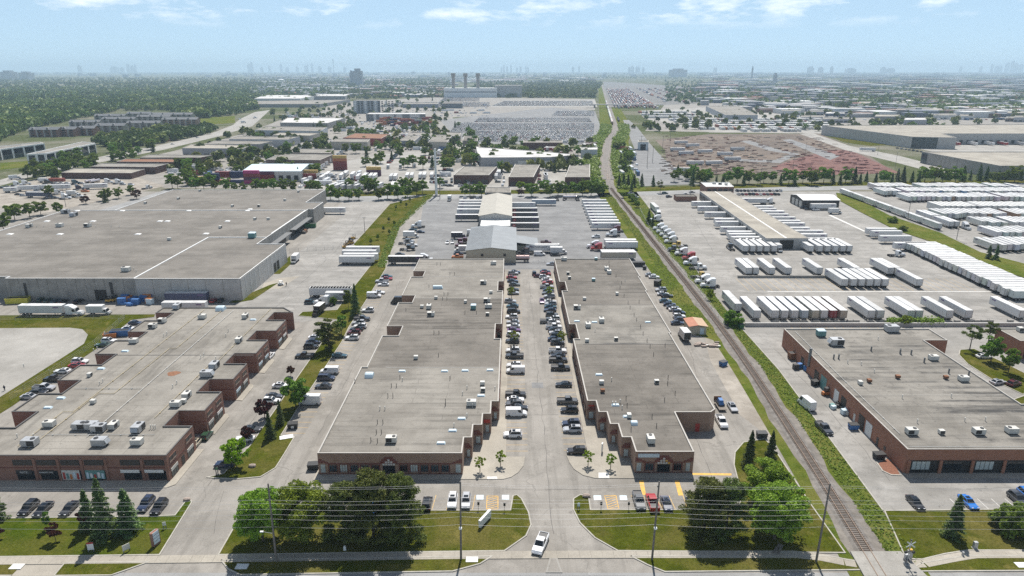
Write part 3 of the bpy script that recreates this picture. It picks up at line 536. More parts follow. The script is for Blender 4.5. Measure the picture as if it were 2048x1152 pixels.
def sprucy(key, h, wid, mat, seed, nb=150, per=26, lsize=.34, droop=.3, base=.05):
    rng = np.random.RandomState(seed); Rw = wid / 2; P_ = []
    for k in range(nb):
        t = ((k + rng.random()) / nb) ** .85; z = h * (base + (1 - base) * t); ln = Rw * (1 - t) ** .8 * rng.uniform(.6, 1.08) + .12; a = rng.random() * 2 * np.pi
        m = max(5, int(per * (ln / Rw + .2))); s = rng.random(m) ** .7
        x = s * ln; y = rng.normal(size=m) * .12 * ln * (1 - .4 * s); zz = z - droop * x + .15 * droop * x * s + rng.normal(size=m) * .07
        P_.append(np.stack([x * np.cos(a) - y * np.sin(a), x * np.sin(a) + y * np.cos(a), zz], 1))
    pts = np.concatenate(P_); pts[:, 2] = np.clip(pts[:, 2], .12, h)
    v, q = quads_from(pts, lsize * np.ones(len(pts)), np.tile(np.array([0, 0, 1.]), (len(pts), 1)), .5, rng)
    PROTO[key] = (npmesh('crown', v, q, mat), MB().cyl((0, 0, -.1), (0, 0, h * .97), max(.09, h * .016), .03, 7).mesh('trunk', [M['bark']]))
decid('maple', 12, 11, M['leaf'], 30000, .26, 3, .10, 110); decid('maple2', 12, 10.5, M['leaf'], 28000, .26, 13, .10, 105); decid('maple3', 14, 11.5, M['leaf'], 30000, .26, 23, .08, 115)
decid('oak', 9, 8, M['leaf_mid'], 6500, .40, 4, .16, 40); decid('oak2', 9, 7.4, M['leaf_mid'], 6000, .40, 5, .18, 36); decid('oak3', 9, 9, M['leaf_mid'], 6500, .42, 15, .14, 44)
decid('shrubby', 4, 6.6, M['leaf_mid'], 7000, .30, 6, -.25, 46)
decid('young', 4, 2.6, M['lime'], 1000, .19, 8, .3, 26, .6); decid('limetree', 7, 7, M['lime'], 6000, .30, 9, .2, 46, .4)
decid('plumtree', 5, 4.6, M['plum'], 3200, .30, 10, .16, 26); decid('plumtree2', 8, 7.5, M['plum'], 4200, .42, 16, .1, 34)
piney('pinetree', 14, 9.4, M['pine'], 36000, .28, 11, .06, 130); piney('pinetree2', 13, 8.4, M['pine'], 30000, .28, 12, .06, 115); piney('openpine', 9, 6.6, M['pine'], 3600, .34, 19, .42, 20)
sprucy('spruce', 12, 6.2, M['spruce'], 21, 260, 70, .27); sprucy('spruce2', 9, 4.6, M['spruce'], 22, 210, 56, .24); sprucy('cedar', 8, 3.6, M['spruce'], 24, 130, 26, .42, .1)
TN = dict(maple='broad leafy tree', maple2='broad leafy tree', maple3='large leafy tree', oak='leafy tree', oak2='leafy tree', oak3='spreading leafy tree', shrubby='dense green shrub', young='thin young lime green tree', limetree='bright lime green tree', plumtree='burgundy leaved tree', plumtree2='burgundy leaved tree', pinetree='dark bushy pine', pinetree2='dark bushy pine', openpine='open branched pine', spruce='tall conical spruce', spruce2='conical spruce', cedar='narrow conical evergreen')
TH = dict(maple=12, maple2=12, maple3=14, oak=9, oak2=9, oak3=9, shrubby=4, young=4, limetree=7, plumtree=5, plumtree2=8, pinetree=14, pinetree2=13, openpine=9, spruce=12, spruce2=9, cedar=8)
def tree(key, u, v, h, row, order='left', ws=1.0, desc=None, group=None, world=None):
    p = Vector(world) if world else G(u, v); s = h / TH[key]
    nm = {'shrubby': 'shrub', 'pinetree': 'pine_tree', 'pinetree2': 'pine_tree', 'openpine': 'pine_tree', 'spruce': 'spruce_tree', 'spruce2': 'spruce_tree', 'cedar': 'evergreen_tree', 'young': 'young_tree'}.get(key, 'leafy_tree')
    r = empty(nm, p, random.uniform(0, 6.28)); r.scale = (s * ws, s * ws, s)
    cr, tr = PROTO[key]; obj('crown', cr, r); obj('trunk', tr, r)
    return reg(r, desc or TN[key], 'shrub' if key == 'shrubby' else 'tree', row, order, group)
# ================================================================ the setting: ground, roads, lawns, railway
def sheet(name, pts, mat, z, kind='structure'):
    return struct(name, MB().face([(p[0], p[1], z) for p in pts], 0).mesh(name, [mat]), kind)
def PXS(name, px, mat, z): return sheet(name, GP(px), mat, z)
gx = [-30000, -3000, -600, 0, 600, 3000, 30000]; gy = [-500, 60, 520, 1500, 5000, 30000]
gb = MB()
for i in range(len(gx) - 1):
    for j in range(len(gy) - 1): gb.face([(gx[i], gy[j], -.05), (gx[i + 1], gy[j], -.05), (gx[i + 1], gy[j + 1], -.05), (gx[i], gy[j + 1], -.05)])
struct('ground', gb.mesh('ground', [M['field']]))
LOT = sheet('parking_lot', [(-420, 60), (420, 60), (420, 505), (-300, 505), (-420, 400)], M['asphalt'], 0.0)
sheet('trailer_yard', [(84, 227), (300, 227), (420, 300), (420, 505), (93, 505), (90, 450), (84, 300)], M['yard'], .006)
sheet('truck_yard', [(-46, 297), (66, 297), (66.5, 480), (-62, 480), (-48, 330)], M['asphalt_grey'], .006)
sheet('loading_yard', [(-105.3, 229), (-76, 229), (-60, 235), (-57, 262), (-61, 330), (-84, 430), (-84, 470), (-115, 470), (-115, 415), (-105, 415)], M['yard'], .006)
sheet('side_lot', [(76, 119), (75, 108), (180, 108), (180, 226), (80.2, 226), (80.3, 188)], M['yard'], .006)
PXS('pale_concrete_pad', [(-120, 652), (0, 657), (140, 656), (165, 659), (176, 670), (168, 688), (128, 714), (0, 795), (-120, 880)], M['lightconc'], .132)
PXS('concrete_apron', [(560, 556), (600, 552), (560, 577), (545, 578), (520, 585), (528, 567)], M['sidewalk'], .011)
PXS('dirt_patch', [(1405, 655), (1430, 660), (1500, 745), (1560, 845), (1575, 885), (1540, 875), (1480, 830), (1420, 720)], M['dirt'], .010)
sheet('road', [(-420, 60), (420, 60), (420, 101.2), (-420, 101.2)], M['road'], .004)
# kerbs and raised lawns
def strip(px_or_w, wd, z0, z1, world=False, closed=False):
    P_ = [Vector((p[0], p[1], 0)) for p in (px_or_w if world else GP(px_or_w))]; b = MB(); n = len(P_)
    for i in range(n if closed else n - 1):
        a, c = P_[i], P_[(i + 1) % n]; d = (c - a)
        if d.length < .05: continue
        d.normalize(); o = Vector((-d.y, d.x, 0)) * wd / 2; e = d * (wd * .35)
        q = [a - e - o, c + e - o, c + e + o, a - e + o]; b.prism([(p.x, p.y) for p in q], z0, z1 - (i % 5) * .0025)
    return b
LAWNS = []
def lawn(px, mat='lawn', kerb=True, z=.1, name='lawn', world=False):
    P_ = [Vector((p[0], p[1], 0)) for p in px] if world else GP(px); LAWNS.append(P_)
    o = struct(name, MB().prism([(p.x, p.y) for p in P_], -.02, z).mesh(name, [M[mat]]))
    if kerb: struct('kerb', strip([(p.x, p.y) for p in P_], .26, 0, .145, True, True).mesh('kerb', [M['curb']]))
    return o
lawn([(-260, 1046), (0, 1037), (300, 1033), (350, 1031), (371, 1003), (378, 999), (384, 1004), (319, 1110), (-300, 1118)], 'lawn_green')
lawn([(-200, 1128), (47, 1127), (24, 1150), (-240, 1152)], kerb=False); lawn([(130, 1126), (298, 1124), (262, 1137), (222, 1151), (108, 1152)])
lawn([(437, 1110), (487, 1022), (1021, 1021), (1026, 992), (1034, 990), (1043, 998), (1057, 1025), (1062, 1050), (1052, 1072), (1009, 1102)])
lawn([(443, 1121), (984, 1113), (960, 1128), (905, 1143), (480, 1150), (456, 1138)])
lawn([(1147, 998), (1160, 990), (1177, 992), (1181, 1020), (1478, 1020), (1482, 985), (1468, 930), (1470, 905), (1487, 885), (1530, 878), (1556, 910), (1622, 1010), (1668, 1075), (1690, 1106), (1236, 1102), (1190, 1076), (1160, 1046), (1147, 1020)])
lawn([(1262, 1113), (1660, 1113), (1715, 1124), (1722, 1140), (1330, 1144), (1295, 1130)])
lawn([(1769, 1022), (2300, 1016), (2400, 1100), (1990, 1101), (1935, 1101), (1890, 1108), (1845, 1119), (1812, 1118)], 'lawn'); lawn([(1842, 1127), (1890, 1119), (1935, 1112), (2350, 1112), (2400, 1140), (1815, 1143)])
lawn([(414, 955), (440, 957), (478, 958), (521, 954), (551, 936), (570, 906), (589, 874), (562, 871), (594, 820), (622, 777), (657, 725), (685, 682), (697, 656), (735, 597), (772, 537), (771, 520), (782, 505), (799, 454), (838, 415), (868, 390), (860, 389), (780, 408), (706, 490), (752, 512), (740, 533), (702, 581), (674, 620), (640, 622), (605, 624), (596, 632), (641, 636), (674, 640), (635, 698), (599, 749), (566, 797), (500, 892), (474, 920), (447, 948)], 'lawn')
lawn([(-150, 632), (310, 629), (308, 634), (262, 640), (228, 668), (194, 697), (100, 760), (25, 812), (-100, 890)], 'lawn', kerb=False)
lawn([(458, 605), (540, 570), (556, 566), (528, 585), (505, 600), (470, 606)], kerb=False); lawn([(540, 548), (580, 512), (582, 528), (560, 548)], kerb=False)
lawn([(1920, 700), (1948, 698), (2000, 722), (2060, 752), (2048, 790), (1985, 760), (1935, 728), (1918, 710)], 'lawn'); lawn([(2025, 800), (2110, 770), (2150, 860), (2048, 812)], 'lawn')
lawn([(1672, 386), (1700, 390), (1780, 432), (1880, 466), (1960, 505), (2048, 528), (2300, 620), (2300, 700), (2048, 556), (1950, 528), (1880, 490), (1790, 460), (1720, 424), (1676, 400)], 'weeds', kerb=False, z=.3, name='grass_bank')
struct('traffic_island', MB().prism([(p.x, p.y) for p in GP([(1091, 1146), (1099, 1117), (1106, 1114), (1115, 1117), (1125, 1146)])], 0, .12).mesh('traffic_island', [M['lightconc']]))
PXS('island_paving', [(1095, 1144), (1102, 1119), (1112, 1119), (1121, 1144)], M['asphalt'], .125)
# sidewalks
SW = [(-260, 1119), (0, 1115), (400, 1111), (900, 1104), (1200, 1102), (1500, 1102), (1590, 1102), (1640, 1108), (1690, 1118), (1720, 1122)]
sw_root = struct('sidewalk', MB().face([(p[0], p[1], .05) for p in GP([(a, b) for a, b in SW] + [(a, b + 10.5) for a, b in SW[::-1]])]).mesh('sidewalk', [M['gravelly']]))
SWR = [(1800, 1122), (1840, 1120), (1890, 1110), (1935, 1102.5), (1990, 1102), (2350, 1102)]
def slabs(line, root, wd=2.05, step=1.9):
    P_ = GP(line); acc = 0; pts = []
    for a, b in zip(P_[:-1], P_[1:]):
        n = max(1, int((b - a).length / .3))
        for k in range(n): pts.append(a.lerp(b, k / n))
    pts.append(P_[-1]); cur = pts[0]; k = 0
    for p in pts[1:]:
        if (p - cur).length >= step:
            d = (p - cur).normalized(); o = Vector((d.y, -d.x, 0)) * wd; e = d * .012
            obj('slab', MB().prism([(q.x, q.y) for q in (cur + e, cur + e + o, p - e + o, p - e)], 0, .118 + .006 * (k % 3) / 2).mesh('slab', [M['sidewalk']]), root); cur = p; k += 1
slabs(SW, sw_root); slabs(SWR, sw_root)
sheet('driveway', GP([(48, 1125), (131, 1125), (108, 1152), (22, 1152)]), M['sidewalk'], .016)
def plat(name, pts, mat, z0, z1): return struct(name, MB().prism([(p[0], p[1]) for p in pts], z0, z1).mesh(name, [M[mat]]))
wl = GP([(626, 961), (1006, 959), (1022, 955), (1036, 946), (1047, 932), (1050, 914), (1012, 914)])
plat('building_walkway', [(p.x, p.y) for p in wl] + [(-1.5, 290), (-3.2, 290), (-3.2, 157), (-44, 140)], 'sidewalk', 0, .13)
wr = GP([(1388, 958), (1190, 957), (1166, 951), (1148, 939), (1139, 926), (1133, 912), (1166, 912)])
plat('building_walkway', [(p.x, p.y) for p in wr][::-1] + [(40.3, 140), (27, 145), (20, 160), (19.2, 290), (17.9, 290), (17.9, 143)][0:0] + [(40.4, 136), (27, 140), (19.5, 158), (19.2, 290), (17.8, 290), (17.8, 142.5)][::1], 'sidewalk', 0, .13) if False else None
plat('building_walkway', [(17.8, 140.2)] + [(p.x, p.y) for p in wr[::-1][1:]] + [(40.4, 138), (27.2, 141), (19.4, 158), (19.1, 290), (17.8, 290)], 'sidewalk', 0, .13)
for x0, x1 in ((-76, -73.4),): plat('building_walkway', [(-150, 127.3), (-74.6, 127.3), (-73.2, 128.5), (-73.2, 143), (-75, 143), (-75, 130), (-150, 130)], 'sidewalk', 0, .13)
for y0, y1 in ((150.5, 160.5), (168.4, 178.4), (186.1, 196.2), (204.4, 214.2)): plat('building_walkway', [(-75.5, y0), (-73.6, y0 - .4), (-73.6, y1 - 1.5), (-74.6, y1), (-75.5, y1)], 'sidewalk', 0, .13)
plat('building_walkway', [(87.5, 131), (175, 131), (175, 133), (87.5, 133)], 'sidewalk', 0, .13)
plat('mulch_bed', [(p.x, p.y) for p in GP([(1756, 928), (1770, 945), (1784, 950), (1800, 951), (1790, 930), (1775, 918)])], 'mulch', 0, .1); struct('kerb', strip([(1753, 925), (1765, 942), (1782, 950), (1802, 951)], .3, 0, .15).mesh('kerb', [M['curb']]))
struct('kerb', strip([(-200, 1152.5), (22, 1152)], .3, 0, .15).mesh('kerb', [M['curb']])); struct('kerb', strip([(80.2, 226.5), (80.3, 188), (78.6, 161), (76.0, 119.5)], .3, 0, .15, True).mesh('kerb', [M['curb']]))
# painted markings (parts of the parking lot)
def mark(pts, mat='yline', z=.012, world=True):
    P_ = [Vector((p[0], p[1], 0)) for p in (pts if world else GP(pts))]
    c = sum(P_, Vector()) / len(P_)
    o = obj('painted_marking', MB().face([(p.x - c.x, p.y - c.y, 0) for p in P_]).mesh('painted_marking', [M[mat]]), LOT, (c.x, c.y, z)); return o
def linebar(a, b, wd=.13, mat='yline', z=.012):
    a = Vector((a[0], a[1], 0)); b = Vector((b[0], b[1], 0)); d = (b - a).normalized(); o = Vector((-d.y, d.x, 0)) * wd / 2
    return mark([a - o, b - o, b + o, a + o], mat, z)
for k in range(52):
    y = 142.3 + k * 2.78
    linebar((-1.45, y), (3.75, y)); linebar((12.3, y + .4), (17.7, y + .4))
    if 150 < y < 290: linebar((-56.3, y), (-51.4, y))
for k in range(5): linebar((-58.5 - k * .2, 150 + k * 2.8), (-54, 150 + k * 2.8)) if False else None
for u0 in (864, 893, 921, 945): linebar(G(u0, 1019)[:2], (G(u0, 1019)[0] + .3, G(u0, 990)[1]), .14, 'yline')
for u0, u1 in ((1283, 1262), (1304, 1286), (1326, 1309), (1351, 1338), (1375, 1366)): linebar(G(u0, 1019)[:2], G(u1, 991)[:2], .15, 'yline')
for px in ([(1278, 961), (1287, 961), (1292, 990), (1284, 990)], [(1349, 961), (1358, 961), (1367, 991), (1357, 991)], [(1385, 946), (1463, 947), (1463, 951), (1384, 950)]): mark(px, 'yellow', .014, False)
for px in ([(953, 990), (967, 990), (967, 999), (953, 999)], [(1004, 990), (1018, 990), (1018, 999), (1004, 999)], [(1187, 991), (1202, 991), (1203, 1000), (1188, 1000)], [(1239, 991), (1253, 991), (1255, 1000), (1240, 1000)]): mark(px, 'bluesign', .013, False)
for px in ([(974, 954), (994, 954), (995, 959), (974, 959)], [(1197, 946), (1217, 946), (1219, 957), (1197, 957)]): mark(px, 'wline', .136, False)
def hatch(u0, u1, v0, v1, ub0, ub1):
    for a, b in (((u0, v0), (u1, v0)), ((u1, v0), (ub1, v1)), ((ub1, v1), (ub0, v1)), ((ub0, v1), (u0, v0))): linebar(G(*a)[:2], G(*b)[:2], .15, 'yellow', .0125)
    for k in range(6):
        t = (k + .5) / 6; vl = v0 + (v1 - v0) * min(1, t + .12); vr = v0 + (v1 - v0) * max(0, t - .14)
        linebar(G(u0 + (ub0 - u0) * min(1, t + .12), vl)[:2], G(u1 + (ub1 - u1) * max(0, t - .14), vr)[:2], .14, 'yellow', .0135)
hatch(974, 996, 992, 1018, 973, 996); hatch(1209, 1232, 991, 1018, 1216, 1238)
for k in range(9): linebar((92.2 + k * 2.9, 118.5), (92.2 + k * 2.9, 123.5), .12, 'wline')
for k in range(14): linebar((98 + k * 3.0, 219), (98 + k * 3.0, 224.5), .12, 'yline')
for k in range(30): linebar((97 + k * 3.2, 265.5), (97 + k * 3.2, 283), .14, 'yline', .014)
mark([(104, 264), (205, 264.3), (205, 265.0), (104, 264.7)], 'wline', .016)
mark(GP([(1656, 430), (1662, 430), (1733, 463), (1728, 463)]), 'wline', .014)
mark(GP([(1063, 765), (1086, 765), (1087, 776), (1064, 776)]), 'asphalt_grey', .013)
# ---------------------------------------------------------------- railway
TR = [(61, 50), (65.8, 100.6), (67.9, 125.7), (70.1, 160.1), (72.0, 190), (73.2, 226), (73.7, 280), (74.1, 342), (74.7, 446), (75.1, 516), (83.0, 603), (93.3, 691), (122, 884), (150, 1016), (166, 1128), (228, 1653), (343, 2613), (600, 4765)]
def track_x(y):
    for (xa, ya), (xb, yb) in zip(TR[:-1], TR[1:]):
        if ya <= y <= yb: t = (y - ya) / (yb - ya); return xa + (xb - xa) * t
    return TR[-1][0]
def tx(y, s=14): return sum(track_x(max(50, y + d)) for d in (-s, -s / 2, 0, s / 2, s)) / 5
ys = list(np.arange(50, 520, 6)) + list(np.arange(520, 1200, 14)) + list(np.arange(1200, 4700, 120))
def ribbon(name, f0, f1, z, mat, y0=50, y1=4700):
    Y = [y for y in ys if y0 <= y <= y1]; b = MB()
    for a, c in zip(Y[:-1], Y[1:]): b.face([(f0(a), a, z), (f1(a), a, z), (f1(c), c, z), (f0(c), c, z)])
    return struct(name, b.mesh(name, [M[mat]]))
ribbon('verge', lambda y: max(tx(y) - 16, 62 if y > 215 else tx(y) - 5.5) if y < 520 else tx(y) - 24, lambda y: (min(80.2, 75.9 + (y - 119) * .064) if y < 230 else 80 + (y - 230) * .045) if y < 510 else tx(y) + 26, .02, 'weeds', 96)
ribbon('ballast_shoulder', lambda y: tx(y) - 2.9 - .4 * math.sin(y * .13) - .3 * math.sin(y * .41), lambda y: tx(y) + 3.5 + .5 * math.sin(y * .17 + 1) + .4 * math.sin(y * .37), .035, 'gravelly', 102)
bl = MB(); Y = [y for y in ys if y >= 50]
for a, c in zip(Y[:-1], Y[1:]):
    wa = 1.0 if a < 560 else 2.6
    for (o0, z0), (o1, z1) in zip(((-2.0 * wa, .04), (-1.45 * wa, .3), (1.45 * wa, .3)), ((-1.45 * wa, .3), (1.45 * wa, .3), (2.0 * wa, .04))):
        bl.face([(tx(a) + o0, a, z0), (tx(a) + o1, a, z1), (tx(c) + o1, c, z1), (tx(c) + o0, c, z0)])
struct('ballast_bed', bl.mesh('ballast_bed', [M['ballast']]))
trk = empty('railway_track', (tx(104), 104, 0)); tag(trk, 'single rusty railway track running past the brick buildings into the distance', 'railway')
slm = MB().box(-1.25, 1.25, -.12, .12, -.1, .07).mesh('sleeper', [M['tie']]); rest = MB(); y = 104.5; k = 0
while y < 520:
    ang = math.atan2(1, (tx(y + 1) - tx(y - 1)) / 2) - math.pi / 2
    if k < 300: obj('sleeper', slm, trk, (tx(y) - tx(104), y - 104, .30), ang + random.uniform(-.03, .03))
    else:
        rest.box(tx(y) - tx(104) - 1.25, tx(y) - tx(104) + 1.25, y - 104 - .12, y - 104 + .12, .2, .37)
    y += .58; k += 1
so_ = obj('sleepers_beyond', rest.mesh('sleepers_beyond', [M['tie']]), trk); so_['kind'] = 'stuff'
def rail_mesh(off):
    b = MB(); Y = [y for y in ys if y <= 1200] + list(np.arange(1200, 4700, 120))
    for a, c in zip(Y[:-1], Y[1:]):
        xa, xc = tx(a) + off - tx(104), tx(c) + off - tx(104); b.loft([[(xa - .05, a - 104, .36), (xa + .05, a - 104, .36), (xa + .05, a - 104, .53), (xa - .05, a - 104, .53)], [(xc - .05, c - 104, .36), (xc + .05, c - 104, .36), (xc + .05, c - 104, .53), (xc - .05, c - 104, .53)]], cap=False)
    return b.mesh('rail', [M['rail']])
for o in (-.74, .74): obj('rail', rail_mesh(o), trk)
for o in (-3.4, 3.6):   # the sidings beyond the cross street
    t2 = empty('railway_track', (tx(600) + o, 600, 0)); tag(t2, 'siding track curving beside the main line beyond the cross street, ' + ('left one' if o < 0 else 'right one'), 'railway')
    for q in (-.74, .74):
        b = MB(); Y = [y for y in ys if 560 <= y <= 1150]
        for a, c in zip(Y[:-1], Y[1:]):
            f = lambda y: tx(y) + o * min(1, max(0, (y - 560) / 90)) * min(1, (1180 - y) / 120) + q - tx(600) - o
            b.loft([[(f(a) - .09, a - 600, .3), (f(a) + .09, a - 600, .3), (f(a) + .09, a - 600, .5), (f(a) - .09, a - 600, .5)], [(f(c) - .09, c - 600, .3), (f(c) + .09, c - 600, .3), (f(c) + .09, c - 600, .5), (f(c) - .09, c - 600, .5)]], cap=False)
        obj('rail', b.mesh('rail', [M['rail']]), t2)
sheet('crossing_panel', [(62, 101), (73.5, 101), (72.4, 108.5), (64, 108.5)], M['lightconc'], .31) if False else None
plat('level_crossing', [(62.2, 96), (74.5, 96), (72.6, 106.5), (63.2, 106.5)], 'lightconc', 0, .40)
# ---------------------------------------------------------------- roads and lots further away
PXS('cross_street', [(60, 462), (260, 402), (330, 380), (400, 392), (640, 394), (900, 389), (1200, 386), (1560, 374), (2300, 362), (2300, 371), (1560, 382), (1200, 394), (900, 399), (640, 406), (420, 402), (350, 392), (120, 470)], M['road'], .02)
PXS('street_verge', [(640, 386), (870, 382), (1200, 378), (1560, 366), (2300, 355), (2300, 362), (1560, 374), (1200, 386), (900, 389), (640, 394)], M['lawn'], .016)
PXS('highway', [(-200, 408), (-60, 384), (0, 372), (60, 354), (160, 333), (262, 312), (330, 299), (440, 272), (505, 252), (527, 232), (540, 220), (510, 224), (480, 238), (466, 250), (430, 264), (378, 277), (325, 289), (256, 302), (150, 324), (45, 346), (0, 360), (-60, 372), (-200, 395)], M['lightconc'], .02)
for i, px in enumerate([[(-100, 440), (0, 415), (60, 432), (120, 420), (230, 396), (330, 372), (280, 356), (100, 352), (0, 376), (-100, 400)],
           [(590, 384), (870, 380), (880, 345), (900, 322), (930, 300), (960, 288), (840, 300), (790, 306), (640, 330), (610, 350)], [(870, 379), (1210, 376), (1205, 340), (1195, 310), (960, 318), (890, 350)],
           [(1245, 374), (1400, 368), (1362, 345), (1325, 315), (1298, 285), (1275, 255), (1258, 240), (1246, 240), (1258, 270), (1270, 300), (1262, 330), (1243, 352)]]):
    PXS('distant_lot', px, [M['dirt'], M['lightconc'], M['lightconc'], M['asphalt_grey']][i], .024 + i * .004)
PXS('steel_yard', [(1335, 345), (1330, 300), (1310, 280), (1420, 268), (1640, 268), (1720, 300), (1790, 345), (1600, 352)], M['soil'], .03); PXS('steel_yard', [(1590, 352), (1540, 336), (1590, 318), (1660, 300), (1700, 300), (1800, 346)], M['redsoil'], .034)
PXS('yard_road', [(1480, 282), (1500, 281), (1560, 300), (1600, 308), (1560, 326), (1470, 322), (1465, 318), (1550, 320), (1580, 308), (1540, 302)], M['asphalt_grey'], .04); PXS('yard_road', [(1565, 280), (1580, 278), (1680, 312), (1660, 320)], M['asphalt_grey'], .044)
PXS('access_road', [(1600, 268), (1625, 266), (1700, 292), (1800, 312), (1850, 325), (1920, 345), (1880, 348), (1780, 322), (1690, 300)], M['lightconc'], .04)
PXS('car_storage_lot', [(940, 288), (1195, 290), (1200, 250), (1190, 222), (1100, 215), (880, 240), (900, 262)], M['asphalt_grey'], .05)
PXS('car_storage_lot', [(980, 214), (1195, 214), (1190, 200), (1010, 200)], M['lightconc'], .06); PXS('trailer_lot', [(1275, 222), (1420, 215), (1640, 235), (1660, 266), (1420, 265), (1330, 245), (1290, 238)], M['lightconc'], .05)
PXS('intermodal_yard', [(1212, 215), (1330, 210), (1560, 200), (1490, 182), (1250, 165), (1206, 164)], M['yarddark'], .06)
PXS('warehouse_lot', [(1640, 262), (1850, 300), (2048, 345), (2300, 345), (2300, 240), (2048, 248)], M['lightconc'], .035)
PXS('verge', [(1640, 266), (1700, 274), (1780, 290), (1740, 292), (1690, 285)], M['lawn'], .045)
for i, px in enumerate([[(240, 208), (420, 198), (480, 200), (400, 212), (260, 220)], [(380, 236), (470, 232), (470, 246), (400, 250)], [(190, 286), (290, 276), (380, 268), (430, 256), (350, 256), (200, 268)], [(0, 340), (90, 330), (60, 322), (0, 326)]]):
    PXS('meadow', px, M['weeds'], .05 + .01 * i)

PXS('industrial_ground', [(330, 376), (900, 381), (1205, 379), (1200, 300), (960, 292), (905, 235), (640, 226), (560, 240), (505, 262), (440, 280), (330, 306), (240, 328), (190, 345), (270, 356)], M['asphalt'], .012)
PXS('industrial_ground', [(640, 226), (905, 235), (1190, 220), (1190, 198), (880, 194), (660, 205)], M['asphalt'], .03); PXS('industrial_ground', [(1290, 262), (1660, 268), (2300, 246), (2300, 205), (1560, 198), (1330, 208)], M['asphalt'], .028)

def crack(pts, wd=.09):
    for (xa, ya), (xb, yb) in zip(pts[:-1], pts[1:]):
        n = max(1, int(math.hypot(xb - xa, yb - ya) / 4)); px_, py_ = xa, ya
        for k in range(n):
            t = (k + 1) / n; qx, qy = xa + (xb - xa) * t + random.uniform(-.35, .35), ya + (yb - ya) * t + random.uniform(-.3, .3); b = MB(); d = Vector((qx - px_, qy - py_)).normalized(); o_ = Vector((-d.y, d.x)) * wd * random.uniform(.5, 1.3) / 2
            CRK.face([(px_ - o_.x, py_ - o_.y, .0092), (qx - o_.x, qy - o_.y, .0092), (qx + o_.x, qy + o_.y, .0092), (px_ + o_.x, py_ + o_.y, .0092)]); px_, py_ = qx, qy
CRK = MB()
crack([(8.1, 112), (8.0, 150), (7.6, 200), (7.3, 290)]); crack([(-2, 127), (18, 126.6)]); crack([(3.8, 160), (12, 160.6)]); crack([(3.8, 196), (12, 195.5)]); crack([(-66, 128), (-67, 160), (-66, 190), (-68, 222)]); crack([(-72, 152), (-60, 154)]); crack([(-71, 176), (-60, 171)]); crack([(-58, 112), (-62, 126)]); crack([(-48, 150), (-48.4, 190), (-47.5, 230), (-48, 280)], .07); crack([(44, 120), (45, 150)]); crack([(52, 170), (57, 200), (58, 240), (57, 285)]); crack([(83, 130), (84.5, 170), (85, 205)]); crack([(90, 127), (150, 128)]); crack([(95, 250), (200, 252)], .14); crack([(100, 310), (220, 312)], .14); crack([(100, 330), (112, 420)], .12); crack([(160, 330), (165, 430)], .12); crack([(-90, 240), (-88, 330), (-95, 430)], .12); crack([(-40, 118), (-12, 117.5)]); crack([(-110, 118), (-76, 120)])
ck = struct('pavement_cracks', CRK.mesh('pavement_cracks', [simple('tar_seam', (.09, .085, .08), .9)]), 'stuff'); ck.parent = LOT
